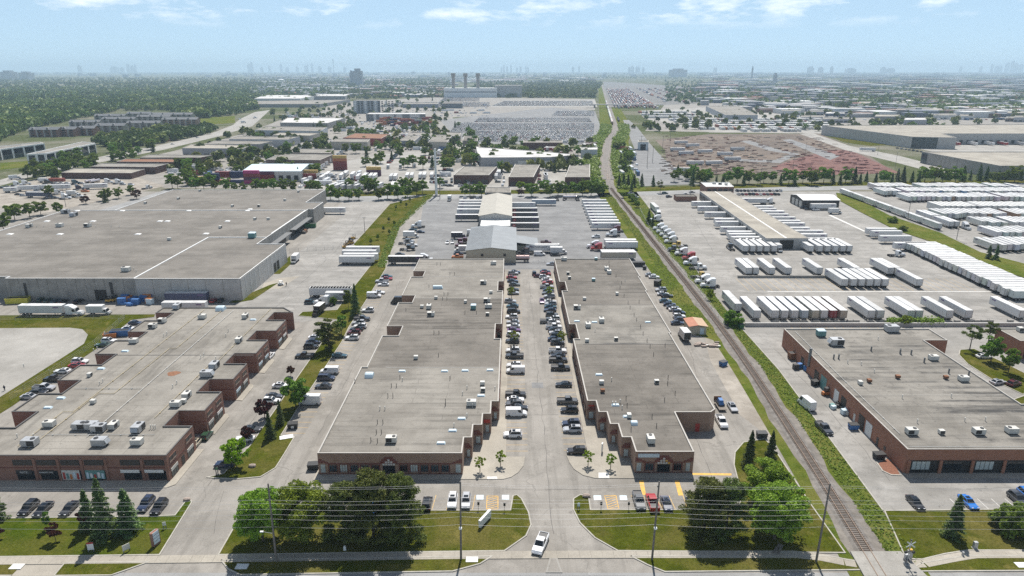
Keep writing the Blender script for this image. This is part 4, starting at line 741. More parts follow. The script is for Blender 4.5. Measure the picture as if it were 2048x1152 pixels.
# ================================================================ buildings
def ccw(P_):
    a = sum(P_[i][0] * P_[(i + 1) % len(P_)][1] - P_[(i + 1) % len(P_)][0] * P_[i][1] for i in range(len(P_)))
    return P_ if a > 0 else P_[::-1]
def inset(P_, d):
    n = len(P_); r = []
    for i in range(n):
        a, b, c = (Vector(P_[(i - 1) % n][:2]), Vector(P_[i][:2]), Vector(P_[(i + 1) % n][:2]))
        e1 = (b - a).normalized(); e2 = (c - b).normalized(); n1 = Vector((-e1.y, e1.x)); n2 = Vector((-e2.y, e2.x))
        m = n1 + n2; k = max(.35, 1 + n1.dot(n2)); r.append(tuple(b + m * (d / k)))
    return r
class Bld:
    def __init__(s, name, label, P_, h, wall, roof, cap, par=.35, capw=.32, cat='building', z0=-.05, band=None, color=None):
        s.P = ccw([tuple(p[:2]) for p in P_]); s.h = h; cx = sum(p[0] for p in s.P) / len(s.P); cy_ = min(p[1] for p in s.P)
        s.o = (cx, cy_, 0); s.root = empty(name, s.o); tag(s.root, label, cat); s.color = color
        s.part('wall', MB().prism(s.P, z0, h - .02, top=False), wall)
        ins = inset(s.P, capw); rf = MB(); rf.face([(x, y, h - par) for x, y in ins]); s.roof = s.part('roof', rf, roof)
        pr = MB(); n = len(s.P)
        for i in range(n):
            j = (i + 1) % n; a, b, c, d = s.P[i], s.P[j], ins[j], ins[i]
            pr.face([(*a, h), (*b, h), (*c, h), (*d, h)], 0); pr.face([(*d, h), (*c, h), (*c, h - par), (*d, h - par)], 0)
            pr.face([(*a, h - .12), (*b, h - .12), (*b, h), (*a, h)], 0)
        s.part('parapet', pr, cap)
    def part(s, name, mb, mat, parent=None):
        m = mat if isinstance(mat, list) else [M[mat]]
        return obj(name, mb.mesh(name, m, s.o), parent or s.root, color=s.color)
    def edge(s, a, b): return Vector((*a, 0)), Vector((*b, 0))
    def slab(s, name, a, b, s0, s1, z0, z1, mat, t=.08, back=.0, parent=None):
        """a thin block on the wall line a->b (outside is to its right), from s0 to s1 metres along"""
        A, B = s.edge(a, b); d = (B - A).normalized(); n = Vector((d.y, -d.x, 0)); p = [A + d * s0 + n * back, A + d * s1 + n * back, A + d * s1 + n * (back + t), A + d * s0 + n * (back + t)]
        return s.part(name, MB().prism([(q.x, q.y) for q in p][::-1] if False else [(q.x, q.y) for q in ccw([(q.x, q.y, 0)[:2] for q in p])] if False else ccw([(q.x, q.y) for q in p]), z0, z1), mat, parent)
    def window(s, a, b, s0, s1, z0, z1, glass='glass', frame='greymetal', mull=1, sill=None):
        A, B = s.edge(a, b); d = (B - A).normalized(); n = Vector((d.y, -d.x, 0))
        def blk(mb, u0, u1, w0, w1, t0, t1):
            q = [A + d * u0 + n * t0, A + d * u1 + n * t0, A + d * u1 + n * t1, A + d * u0 + n * t1]; mb.prism(ccw([(x.x, x.y) for x in q]), w0, w1)
        fr = MB(); k = .07
        blk(fr, s0, s1, z0, z0 + k, .01, .09); blk(fr, s0, s1, z1 - k, z1, .01, .09); blk(fr, s0, s0 + k, z0 + k, z1 - k, .01, .09); blk(fr, s1 - k, s1, z0 + k, z1 - k, .01, .09)
        for i in range(mull): x = s0 + (s1 - s0) * (i + 1) / (mull + 1); blk(fr, x - .03, x + .03, z0 + k, z1 - k, .01, .085)
        w = s.part('window', fr, frame); pn = MB(); blk(pn, s0 + k, s1 - k, z0 + k, z1 - k, .005, .04); s.part('pane', pn, glass, w)
        if sill: sl_ = MB(); blk(sl_, s0 - .1, s1 + .1, z0 - .12, z0, .01, .14); s.part('sill', sl_, sill, w)
        return w
# ---- A: long one-storey brick building left of the aisle
HA = 5.5
PA = [(-43, 132.4), (-11, 132.4), (-11, 139.2), (-9.2, 139.2), (-9.2, 145.1), (-7.1, 145.1), (-7.1, 150.6), (-5.2, 150.6), (-5.2, 157.2), (-3.4, 157.2), (-3.4, 200), (-5.4, 200), (-5.4, 213), (-3.4, 213), (-3.4, 249), (-5.4, 249), (-5.4, 261), (-3.4, 261), (-3.5, 295.6),
      (-41.5, 295.6), (-41.5, 275.6), (-36.6, 275.6), (-36.6, 267.6), (-41.4, 267.6), (-41.4, 243.1), (-36.4, 243.1), (-36.4, 235), (-41.4, 235), (-41.4, 210.9), (-36.2, 210.9), (-36.2, 202.6), (-41.4, 202.6), (-41.4, 178.5), (-43, 178.5)]
A = Bld('brick_building', 'long one storey brick building with grey roof left of the central car aisle', PA, HA, 'brick_a', 'roof_a', 'coping')
def roofpatch(B_, P_, mat, dz=.012): return B_.part('roof_section', MB().face([(p[0], p[1], B_.h - .35 + dz) for p in P_]), mat, B_.roof)
roofpatch(A, [(-40.9, 178.6), (-3.8, 178.6), (-3.8, 199.6), (-5.8, 199.6), (-5.8, 213.4), (-3.8, 213.4), (-3.8, 240.5), (-36, 240.5), (-36, 234.6), (-40.9, 234.6), (-40.9, 211.3), (-35.8, 211.3), (-35.8, 202.2), (-40.9, 202.2)], 'roof_b') 
for y in (178.6, 240.5, 268.5): A.part('expansion_joint', MB().box(-36, -4, y - .12, y + .12, HA - .36, HA - .26), 'coping', A.roof)
def front_a(B_, x0, x1, y, h, bays, door, signy=None):
    a, b = (x0, y), (x1, y); Ln = x1 - x0
    B_.slab('maroon_band', a, b, 1.6, Ln - 1.6, 2.72, 2.98, 'brick_band', .05, .006)
    B_.slab('maroon_band', a, b, .0, Ln, .02, .35, 'brick_band', .05, .006)
    for s0, s1 in bays:
        B_.window(a, b, s0, s1, .75, 2.6, random.choice(['glass_pale', 'glass_teal', 'glass', 'glass_teal']), 'brick_band', 2)
        B_.slab('maroon_trim', a, b, s0 - .22, s0 - .03, .35, 2.72, 'brick_band', .05, .006); B_.slab('maroon_trim', a, b, s1 + .03, s1 + .22, .35, 2.72, 'brick_band', .05, .006)
    d0, d1 = door
    B_.window(a, b, d0, d1, .05, 2.3, 'glass', 'darkmetal', 3)
    dm = (d0 + d1) / 2; hw = (d1 - d0) / 2 + .3
    for k, (w_, z_) in enumerate(((hw, 2.98), (hw * .72, 3.5), (hw * .4, 4.02))):
        B_.slab('stepped_arch', a, b, dm - w_ - .35, dm + w_ + .35, z_, z_ + .52, 'brick_band', .06 + .004 * k, .006)
    for k, (n_, z_) in enumerate(((5, 2.42), (3, 2.98), (1, 3.5))):
        for i in range(n_):
            x = dm + (i - (n_ - 1) / 2) * .58; B_.slab('square_pane', a, b, x - .23, x + .23, z_ + .03, z_ + .46, 'yellow' if (B_ is not A and i == n_ - 1 and k < 2) else 'offwhite', .1, .01)
    for e, sg in ((0, 1), (Ln, -1)):
        for k in range(3):
            q = sorted((e, e + sg * (2.1 - k * .65))); B_.slab('corner_step', a, b, q[0] + .02, q[1], 2.98 + k * .33, 3.31 + k * .33, 'brick_band', .05, .006)
front_a(A, -43, -11, 132.4, HA, [(2.4 + k * 2.35, 4.1 + k * 2.35) for k in range(5)] + [(18.1 + k * 2.3, 19.8 + k * 2.3) for k in range(5)], (14.3, 17.0))
A.slab('window_return', (-43, 132.4), (-11, 132.4), .5, 1.5, .6, 2.6, 'glass_pale', .05, .01); A.slab('window_return', (-43, 132.4), (-11, 132.4), 30.5, 31.6, .6, 2.6, 'glass_pale', .05, .01)
def steps(B_, segs, lefty):
    for (a, b) in segs:      # short wall facing the camera, with maroon steps and a corner shop window
        Ln = (Vector(b) - Vector(a)).length
        for k in range(3): B_.slab('corner_step', a, b, .05 if lefty else .05 + k * .3, Ln - .05 - (k * .3 if lefty else 0), 2.7 + k * .42, 3.1 + k * .42, 'brick_band', .05, .006)
        B_.window(a, b, .5, Ln - .4, .4, 2.4, 'glass_pale', 'brick_band', 0)
steps(A, [((-11, 139.2), (-9.2, 139.2)), ((-9.2, 145.1), (-7.1, 145.1)), ((-7.1, 150.6), (-5.2, 150.6)), ((-5.2, 157.2), (-3.4, 157.2))], True)
for y0, y1 in ((261, 249), (213, 200)):
    for y in (y0,):
        for k in range(3): A.slab('corner_step', (-5.4, y), (-3.4, y), .1, 1.9 - k * .4, 2.6 + k * .45, 3.0 + k * .45, 'brick_band', .05, .006)
        A.window((-5.4, y), (-3.4, y), .5, 1.6, .2, 2.4, 'glass', 'brick_band', 0)
    for k in range(3): A.window((-5.4, y1), (-5.4, y0), 1.5 + k * 3.4, 4.2 + k * 3.4, .4, 2.5, 'glass_teal', 'brick_band', 1)
for y0, y1 in ((157.2, 200), (213, 249), (261, 295.6)):
    n = int((y1 - y0) / 6)
    for k in range(n): A.window((-3.4, y0), (-3.4, y1), 1.2 + k * 6, 4.6 + k * 6, .4, 2.6, 'glass_teal', 'brick_band', 2)
A.slab('shop_sign', (-7.1, 150.6), (-5.2, 150.6), .1, 1.7, 3.0, 3.9, 'redsign', .1, .06)
# ---- B: its twin right of the aisle
PB = [(27.4, 133), (40.4, 133), (40.4, 151.4), (49.2, 151.4), (50.7, 153), (50.7, 205), (51.3, 205), (51.3, 249), (51.9, 249), (51.9, 268), (52.6, 268), (52.8, 295.6), (18.9, 295.6), (18.9, 260.6), (21.1, 260.6), (21.1, 248.9), (19.0, 248.9), (19.0, 212.7), (21.1, 212.7), (21.1, 199.8), (19.2, 199.8), (19.2, 157.5), (21.4, 157.5), (21.4, 151.5), (23.4, 151.5), (23.4, 145.5), (25.3, 145.5), (25.3, 139.3), (27.4, 139.3)]
B = Bld('brick_building', 'long one storey brick building with brownish roof right of the central car aisle', PB, HA, 'brick_a', 'roof_b', 'coping')
roofpatch(B, [(19.5, 200.3), (21.5, 200.3), (21.5, 213.1), (19.4, 213.1), (19.4, 233), (50.9, 233), (50.9, 205.4), (50.3, 205.4), (50.3, 196), (19.6, 196)], 'roof_d', .012)
for y in (196, 233): B.part('expansion_joint', MB().box(22, 50, y - .12, y + .12, HA - .36, HA - .27), 'coping_dark', B.roof)
front_a(B, 27.4, 40.4, 133, HA, [(2.3, 4.2), (8.6, 10.4)], (5.0, 7.8))
B.slab('signboard', (27.4, 133), (40.4, 133), .6, 5.3, 4.1, 4.95, 'bluesign', .12, .01)
B.slab('window_return', (27.4, 133), (40.4, 133), .4, 1.4, .6, 2.6, 'glass_pale', .05, .01); B.slab('window_return', (27.4, 133), (40.4, 133), 11.4, 12.3, .6, 2.6, 'glass_pale', .05, .01)
steps(B, [((25.3, 139.3), (27.4, 139.3)), ((23.4, 145.5), (25.3, 145.5)), ((21.4, 151.5), (23.4, 151.5)), ((19.2, 157.5), (21.4, 157.5))], False)
for y in (260.6, 212.7):
    for k in range(3): B.slab('corner_step', (19.0, y), (21.1, y), .1 + k * .4, 2.0, 2.6 + k * .45, 3.0 + k * .45, 'brick_band', .05, .006)
    B.window((19.0, y), (21.1, y), .5, 1.7, .2, 2.4, 'glass', 'brick_band', 0)
for y1, y0 in ((199.8, 157.5), (248.9, 212.7), (295.6, 260.6)):
    n = int((y1 - y0) / 6)
    for k in range(n): B.window((19.05, y1), (19.05, y0), 1.2 + k * 6, 4.6 + k * 6, .4, 2.6, 'glass_teal', 'brick_band', 2)
B.slab('steel_door', (40.4, 151.4), (49.2, 151.4), 5.2, 6.3, .05, 2.3, 'redsign', .06, .01)
B.slab('shop_sign', (19.2, 157.5), (21.4, 157.5), .3, 1.8, 3.9, 4.3, 'redsign', .05, .06)
# ---- C: two-storey brown brick complex at the left
HC = 6.4
PC = [(-150, 130), (-75, 130), (-75, 143), (-81.7, 143), (-81.7, 150.4), (-75.4, 150.4), (-75.4, 160.9), (-81.7, 160.9), (-81.7, 168.3), (-75.4, 168.3), (-75.4, 178.7), (-81.8, 178.7), (-81.8, 186), (-75.5, 186), (-75.5, 196.6), (-81.9, 196.6), (-81.9, 204.3), (-75.6, 204.3), (-75.6, 214.4), (-82, 214.4), (-82, 221.8), (-75.5, 221.8), (-80.3, 227), (-122.8, 227), (-122.8, 221.3), (-116.8, 221.3), (-116.8, 214), (-122.8, 214), (-122.8, 203.4), (-116.8, 203.4), (-116.8, 196.4), (-122.8, 196.4), (-122.8, 185.5), (-116.6, 185.5), (-116.6, 178), (-122.6, 178), (-122.6, 167.6), (-116.5, 167.6), (-116.5, 160), (-122.5, 160), (-122.5, 149.9), (-116.3, 149.9), (-116.3, 142.3), (-150, 142.3)]
Cb = Bld('brick_building', 'two storey brown brick unit complex with notched sides and pipes on its grey roof', PC, HC, 'brick_c', 'roof_c', 'coping_dark')
a, b = (-150, 130), (-75, 130)
UX = lambda u, z=2.5: (u - 1024) / FPX * (130 * cp + (CAMH - z) * sp)   # picture column -> x on the front wall at y = 130
for u0, u1 in ((-160, -124), (-112, -76), (-65, -28), (26, 62.6), (73.6, 110), (121.6, 157), (169, 205.6), (241, 278), (289.6, 327)):
    s0, s1 = UX(u0, 4.7) + 150, UX(u1, 4.7) + 150
    Cb.slab('window_recess_shade', a, b, s0 - .15, s1 + .15, 3.85, 5.25, 'blackplastic_shade', .02, .004); Cb.window(a, b, s0, s1, 3.95, 5.15, 'glass', 'coping_dark', 3, 'brick_c'); Cb.window(a, b, s0 + .3, s1 + .3, .35, 2.55, 'glass', 'darkmetal', 3)  # flat black slab paints the shade of the window recess
    Cb.slab('brick_pilaster', a, b, s1 + .25, s1 + .85, .02, 5.6, 'brick_c', .16, .006)
xs = []
for nm, u0, u1, v0, v1, mt in (('shop_sign', 34, 66, 940, 948, 'darkmetal'), ('shop_sign', 80, 110, 940, 948, 'darkmetal'), ('shop_sign', 125, 161, 940, 959, 'offwhite'), ('shop_sign', 172, 211, 940, 957, 'teal'), ('shop_sign', 243, 281, 939, 945, 'white'), ('shop_sign', 291, 329, 939, 945, 'white')):
    x0 = G(u0, 950, 1.5).x * 130 / G(u0, 950, 1.5).y; x1 = G(u1, 950, 1.5).x * 130 / G(u1, 950, 1.5).y
    z1 = CAMH - 130 * (sp - (576 - v0) / FPX * cp) / (cp + (576 - v0) / FPX * sp); z0 = CAMH - 130 * (sp - (576 - v1) / FPX * cp) / (cp + (576 - v1) / FPX * sp)
    xs.append((x0, x1, z0, z1)); Cb.slab(nm, a, b, x0 + 150, x1 + 150, max(.3, z0), min(z1, 3.0), mt, .05, .10)
for x0 in (-143, -116.2, -93.0): Cb.slab('entrance_recess_shade', a, b, x0 + 150, x0 + 153.3, .05, 2.6, 'blackplastic_shade', .04, .01); Cb.slab('entry_surround', a, b, x0 + 149.6, x0 + 153.7, 2.6, 3.9, 'brick_c', .1, .008)  # black slab paints the shade of a recessed entrance on the flat wall
Cb.slab('string_course', a, b, 0, 75, 3.2, 3.45, 'brick_band', .05, .004)
for (y0, y1, x) in ((130, 143, -75), (150.4, 160.9, -75.4), (168.3, 178.7, -75.4), (186, 196.6, -75.5), (204.3, 214.4, -75.6)):
    e0, e1 = (x, y0), (x, y1); Ln = y1 - y0
    for s0 in (.9, Ln - 4.3):
        Cb.window(e0, e1, s0, s0 + 3.0, 4.1, 5.4, 'glass', 'brick_c', 1, 'wood'); Cb.window(e0, e1, s0, s0 + 3.0, .4, 1.7, 'glass_teal', 'darkmetal', 2); Cb.slab('awning_sign', e0, e1, s0, s0 + 3.0, 1.75, 2.5, random.choice(['white', 'offwhite', 'bluesign']), .1, .02)
    Cb.slab('doorway', e0, e1, Ln / 2 - .7, Ln / 2 + .7, .05, 2.4, 'blackplastic_shade', .04, .01)
    Cb.slab('string_course', e0, e1, 0, Ln, 3.2, 3.4, 'brick_band', .04, .004)
for y in (150.4, 168.3, 186, 204.3, 221.8): Cb.slab('string_course', (-81.7, y), (-75.5, y), 0, 6.2, 3.2, 3.4, 'brick_band', .04, .004)
def pipe(B_, pts, mat='pipe_y', r=.07):
    mb = MB()
    for p, q in zip(pts[:-1], pts[1:]): mb.cyl((*p, B_.h - .1), (*q, B_.h - .1), r, n=6)
    for p, q in zip(pts[:-1], pts[1:]):
        d = Vector(q) - Vector(p); n = int(d.length / 5)
        for k in range(n): c = Vector(p) + d * (k + .5) / n; mb.box(c.x - .15, c.x + .15, c.y - .15, c.y + .15, B_.h - .36, B_.h - .1)
    return B_.part('roof_pipe', mb, mat, B_.roof)
pipe(Cb, [(-110, 134), (-110, 150), (-107.5, 150), (-107.5, 225)]); pipe(Cb, [(-107, 133), (-107, 160), (-103, 160), (-103, 190), (-101, 190), (-101, 225)]); pipe(Cb, [(-97, 138), (-97, 224)], 'pipe_w'); pipe(Cb, [(-86, 147), (-86, 178), (-84.5, 178), (-84.5, 226)]); pipe(Cb, [(-108, 139), (-82, 139)], 'pipe_w', .06); pipe(Cb, [(-115, 163), (-97, 163)], 'pipe_w', .06)
Cb.part('expansion_joint', MB().box(-122, -76, 185.2, 185.45, HC - .36, HC - .28), 'coping_dark', Cb.roof)
Cb.part('rust_stain', MB().face([(-93.6 + 1.7 * math.cos(t) * (1 + .2 * math.sin(3 * t)), 172.6 + 1.6 * math.sin(t), HC - .335) for t in np.linspace(0, 6.28, 18)[:-1]]), 'rust', Cb.roof)
# ---- D: red brick unit building at the right
HD = 6.1
PD = [(87.5, 133), (175, 133), (175, 154.6), (128, 154.6), (128, 197), (135.3, 197), (135.3, 207), (88.2, 207)]
D = Bld('brick_building', 'red brick unit building with patchy grey roof right of the railway track', PD, HD, 'brick_d', 'roof_d', 'coping')
a, b = (87.5, 133), (175, 133)
for k in range(12):
    s0 = 1.6 + k * 7.1; D.slab('recess_shade', a, b, s0 - .4, s0 + 6.0, .05, 3.3, 'blackplastic_shade', .03, .004)  # black slab stands for the shade of the recessed bay
    D.window(a, b, s0, s0 + 4.1, .9, 3.1, 'glass_pale' if k % 2 == 0 else 'glass', 'darkmetal', 3); D.slab('brick_pier', a, b, s0 - 1.1, s0 - .45, .02, 3.35, 'brick_d', .35, .006)
a, b = (88.2, 207), (87.5, 133)
for s0, wd, zt, mt in ((15.5, 2.2, 3.2, 'blackplastic_shade'), (25.5, 2.8, 3.4, 'blackplastic_shade'), (29.8, 3.6, 3.8, 'teal'), (34.5, 1.0, 2.3, 'brick_band'), (38.5, 2.6, 3.6, 'white'), (42.6, 2.8, 3.6, 'blackplastic_shade'), (46.8, 1.0, 2.3, 'brick_band'), (50.0, .9, 2.2, 'offwhite'), (52.6, 2.8, 3.6, 'blackplastic_shade'), (56.2, 3.0, 3.6, 'white'), (61.8, .9, 2.2, 'darkmetal'), (65.2, .9, 1.8, 'darkmetal')): D.slab('loading_door' if wd > 2 else 'side_door', a, b, s0, s0 + wd, .05 if zt != 1.8 else .9, zt, mt, .06, .01)
pipe(D, [(91, 205), (90, 170), (89.6, 140)], 'pipe_w', .06); D.part('parapet_pipe', MB().cyl((88.6, 134.2, HD - .1), (174, 134.2, HD - .1), .08, n=6), 'pipe_w', D.roof); D.part('expansion_joint', MB().box(88.6, 127, 160.0, 160.12, HD - .36, HD - .31), 'coping', D.roof)
D.part('vent_duct', MB().cyl((87.8, 185.5, 2.4), (87.8, 185.5, 8.2), .4, n=10), 'greymetal')
D.slab('notch_doorway', (128, 197), (135.3, 197), 2.0, 4.6, .05, 2.9, 'blackplastic_shade', .05, .01)
D2 = Bld('brick_building', 'small red brick building at the right edge behind the leafy trees', [(157.5, 196.5), (200, 196.5), (200, 207.5), (157.5, 207.5)], 6.1, 'brick_d', 'roof_d', 'coping')
D2.window((157.5, 196.5), (200, 196.5), 2, 6, .4, 3.0, 'glass_teal', 'darkmetal', 2); D2.slab('side_door', (157.5, 196.5), (200, 196.5), .4, 1.4, .05, 2.3, 'brick_band', .05, .01)
# ---- E: huge flat-roofed warehouse
HE = 9.0
PE = [(-258, 256), (-197, 256), (-197, 253.6), (-147, 253.6), (-146.4, 253.2), (-105.5, 253.2), (-105.5, 309), (-118.5, 309), (-118.5, 392), (-115.5, 392), (-115.5, 414), (-126, 414), (-126, 460), (-229.5, 460), (-229.5, 389), (-258, 389)]
E_ = Bld('warehouse', 'huge flat roofed concrete warehouse at the left with pale roof and loading yard', PE, HE, 'concwall', 'roof_e', 'white', .25, .4)
for pts in ([(-146.8, 254), (-146.8, 322), (-119, 322)], [(-229, 389), (-119, 389)], [(-119, 330), (-119, 389)]):
    mb = MB()
    for p, q in zip(pts[:-1], pts[1:]):
        d = Vector(q) - Vector(p); n = Vector((-d.y, d.x)).normalized() * .3; mb.prism(ccw([tuple(Vector(p) - n), tuple(Vector(q) - n), tuple(Vector(q) + n), tuple(Vector(p) + n)]), HE - .3, HE + .06)
    E_.part('expansion_joint', mb, 'white', E_.roof)
roofpatch(E_, [(-146.2, 254), (-106, 254), (-106, 308.6), (-118.9, 308.6), (-118.9, 321.5), (-146.2, 321.5)], 'roof_b', .015)
for k in range(14): E_.slab('wall_rib', (-197, 253.6), (-147, 253.6), 1 + k * 3.7, 1.35 + k * 3.7, .02, HE - .4, 'concwall', .12, .004)
for k in range(6): E_.slab('concrete_panel', (-146.4, 253.2), (-105.5, 253.2), .2 + k * 6.8, 6.8 + k * 6.8, .05, HE - .35, 'concpale', .06, .004)
for z in (3.0, 6.0):
    pass
for k in range(11):
    E_.slab('concrete_panel', (-105.5, 253.2), (-105.5, 309), .15 + k * 5.06, 4.95 + k * 5.06, .05, HE - .35, 'concpale', .08, .004); E_.slab('wall_rib', (-105.5, 253.2), (-105.5, 309), 4.95 + k * 5.06, 5.2 + k * 5.06, .05, HE - .3, 'white', .14, .004)
for s0 in (37.5, 41.5): E_.slab('loading_door', (-105.5, 253.2), (-105.5, 309), s0, s0 + 3, .6, 4.4, 'blackplastic_shade', .06, .1)
E_.slab('loading_door', (-197, 253.6), (-147, 253.6), 34, 38.5, .05, 4.3, 'blackplastic_shade', .06, .13); E_.slab('ladder_slot', (-197, 253.6), (-147, 253.6), 40.3, 41.4, 2.5, 7.4, 'darkmetal', .06, .13); E_.slab('ladder_slot', (-197, 253.6), (-147, 253.6), 6.8, 7.8, .3, 7.0, 'darkmetal', .06, .13)
for y0, y1 in ((315, 350), (356, 388)): E_.slab('dock_canopy', (-118.5, 309), (-118.5, 392), y0 - 309, y1 - 309, 4.6, 4.9, 'greymetal', 3.2, .01); E_.slab('dock_opening_shade', (-118.5, 309), (-118.5, 392), y0 - 308, y1 - 310, .4, 4.4, 'blackplastic_shade', .05, .01)  # black sheet paints the shaded depth of the dock under its canopy
E_.slab('loading_door', (-126, 414), (-126, 460), 4, 12, .3, 4.4, 'blackplastic_shade', .05, .01); E_.slab('steel_door', (-118.5, 392), (-115.5, 392), 1.0, 2.0, .05, 2.3, 'darkmetal', .05, .01)
# ---- yard buildings
def gable(name, label, x0, x1, y0, y1, he, hr, wall, roof, along='y', cat='building', over=.5):
    r = empty(name, ((x0 + x1) / 2, y0, 0)); tag(r, label, cat); o = ((x0 + x1) / 2, y0, 0); xm = (x0 + x1) / 2; ym = (y0 + y1) / 2; w = MB(); f = MB()
    if along == 'y':
        w.face([(x0, y0, 0), (x1, y0, 0), (x1, y0, he), (xm, y0, hr), (x0, y0, he)]); w.face([(x1, y1, 0), (x0, y1, 0), (x0, y1, he), (xm, y1, hr), (x1, y1, he)]); w.face([(x0, y1, 0), (x0, y0, 0), (x0, y0, he), (x0, y1, he)]); w.face([(x1, y0, 0), (x1, y1, 0), (x1, y1, he), (x1, y0, he)])
        for (xa, za), (xb, zb) in (((x0 - over, he - .05), (xm, hr + .1)), ((xm, hr + .1), (x1 + over, he - .05))): f.loft([[(xa, y0 - over, za), (xb, y0 - over, zb), (xb, y0 - over, zb + .14), (xa, y0 - over, za + .14)], [(xa, y1 + over, za), (xb, y1 + over, zb), (xb, y1 + over, zb + .14), (xa, y1 + over, za + .14)]])
    else:
        w.face([(x0, y1, 0), (x0, y0, 0), (x0, y0, he), (x0, ym, hr), (x0, y1, he)]); w.face([(x1, y0, 0), (x1, y1, 0), (x1, y1, he), (x1, ym, hr), (x1, y0, he)]); w.face([(x0, y0, 0), (x1, y0, 0), (x1, y0, he), (x0, y0, he)]); w.face([(x1, y1, 0), (x0, y1, 0), (x0, y1, he), (x1, y1, he)])
        for (ya, za), (yb, zb) in (((y0 - over, he - .05), (ym, hr + .1)), ((ym, hr + .1), (y1 + over, he - .05))): f.loft([[(x0 - over, ya, za), (x0 - over, ya, za + .14), (x0 - over, yb, zb + .14), (x0 - over, yb, zb)], [(x1 + over, ya, za), (x1 + over, ya, za + .14), (x1 + over, yb, zb + .14), (x1 + over, yb, zb)]])
    obj('wall', w.mesh('wall', [M[wall]], o), r); rf = obj('roof', f.mesh('roof', [M[roof]], o), r); return r, rf, o
F1, f1r, o1 = gable('dock_shed', 'long beige gabled loading shed with striped trailers docked along both sides', -18.8, -.4, 384, 450, 6.6, 8.2, 'concpale', 'beigeroof')
obj('side_door', MB().box(-16.6, -15.4, 383.9, 383.97, .1, 2.6).mesh('side_door', [M['blackplastic_shade']], o1), F1); obj('lean_to_roof', MB().box(-17.5, -1, 368, 384, 4.2, 4.5).mesh('lean_to_roof', [M['white']], o1), F1); obj('lean_to_wall', MB().box(-17, -1.5, 368.4, 383.8, 0, 4.2).mesh('lean_to_wall', [M['concpale']], o1), F1)
F2, f2r, o2 = gable('garage_building', 'beige truck garage with ribbed grey metal roof behind the left brick building', -21.3, 1.8, 308, 356, 6.0, 7.3, 'beige', 'greyroof')
for k in range(22): obj('roof_rib', MB().loft([[(-21.6, 309 + k * 2.1, 6.13), (-9.75, 309 + k * 2.1, 7.58), (-9.75, 309.12 + k * 2.1, 7.58), (-21.6, 309.12 + k * 2.1, 6.13)], [(-21.6, 309 + k * 2.1, 6.2), (-9.75, 309 + k * 2.1, 7.65), (-9.75, 309.12 + k * 2.1, 7.65), (-21.6, 309.12 + k * 2.1, 6.2)]]).mesh('roof_rib', [M['greyroof']], o2), f2r)
for x in (-14.5, -4): obj('louvre', MB().box(x, x + 1.2, 307.9, 307.98, 3.2, 4.4).mesh('louvre', [M['darkmetal']], o2), F2)
obj('side_wing_roof', MB().loft([[(1.9, 326, 5.2), (13, 326, 3.6), (13, 326, 3.8), (1.9, 326, 5.4)], [(1.9, 342, 5.2), (13, 342, 3.6), (13, 342, 3.8), (1.9, 342, 5.4)]]).mesh('side_wing_roof', [M['greyroof']], o2), F2); obj('side_wing_wall', MB().box(1.95, 12.6, 326.5, 341.5, 0, 3.6).mesh('side_wing_wall', [M['beige']], o2), F2)
F3 = Bld('office_block', 'low grey office block with flat roof behind the beige loading shed', [(-18, 451), (-.8, 451), (-.8, 472), (-18, 472)], 8.6, 'greymetal', 'roof_c', 'coping')
HK = 5.6
DK = Bld('cross_dock', 'long tan roofed cross dock terminal with white trailers backed onto both sides', [(127.6, 334), (148.8, 334), (151.8, 474), (131, 474)], HK, 'concpale', 'roof_tan', 'coping', .12, .3)
DK.part('ridge_flashing', MB().face([(137.6, 335, HK - .09), (138.5, 335, HK - .09), (141.8, 473, HK - .09), (140.9, 473, HK - .09)]), 'white', DK.roof)
for k in range(34):
    for (ea, eb, s) in (((131, 474), (127.6, 334), k * 4.1 + 1), ((148.8, 334), (151.8, 474), k * 4.1 + 1)): DK.slab('dock_door', ea, eb, s, s + 2.7, 1.2, 4.0, 'blackplastic_shade', .05, .01)
DK.slab('gable_opening_shade', (127.6, 334), (148.8, 334), 7, 14, .1, 4.6, 'blackplastic_shade', .06, .01)  # black sheet paints the interior shade of the open gable end
OF = Bld('office_block', 'two storey dark brick office with white roof at the head of the cross dock', [(135.4, 475), (154.9, 475), (157.4, 495.5), (136.9, 495.5)], 8.4, 'brick_c', 'roof_white', 'white')
for k in range(5): OF.window((135.4, 475), (154.9, 475), 1 + k * 3.8, 3.8 + k * 3.8, 5.2, 7.2, 'glass', 'greymetal', 1)
Bld('gate_house', 'low brown gate house beside the white roofed office', [(113, 465), (127, 465), (127, 474), (113, 474)], 3.4, 'brick_c', 'roof_b', 'coping_dark')
SH, shr, o3 = gable('maintenance_shed', 'black walled maintenance shed with bright white gabled roof in the trailer yard', 189.5, 213, 440, 461.5, 5.4, 6.9, 'darkmetal', 'white', 'x')
for k in range(3): obj('roller_door', MB().box(189.38, 189.46, 442 + k * 6, 446 + k * 6, .1, 4.4).mesh('roller_door', [M['offwhite']], o3), SH)
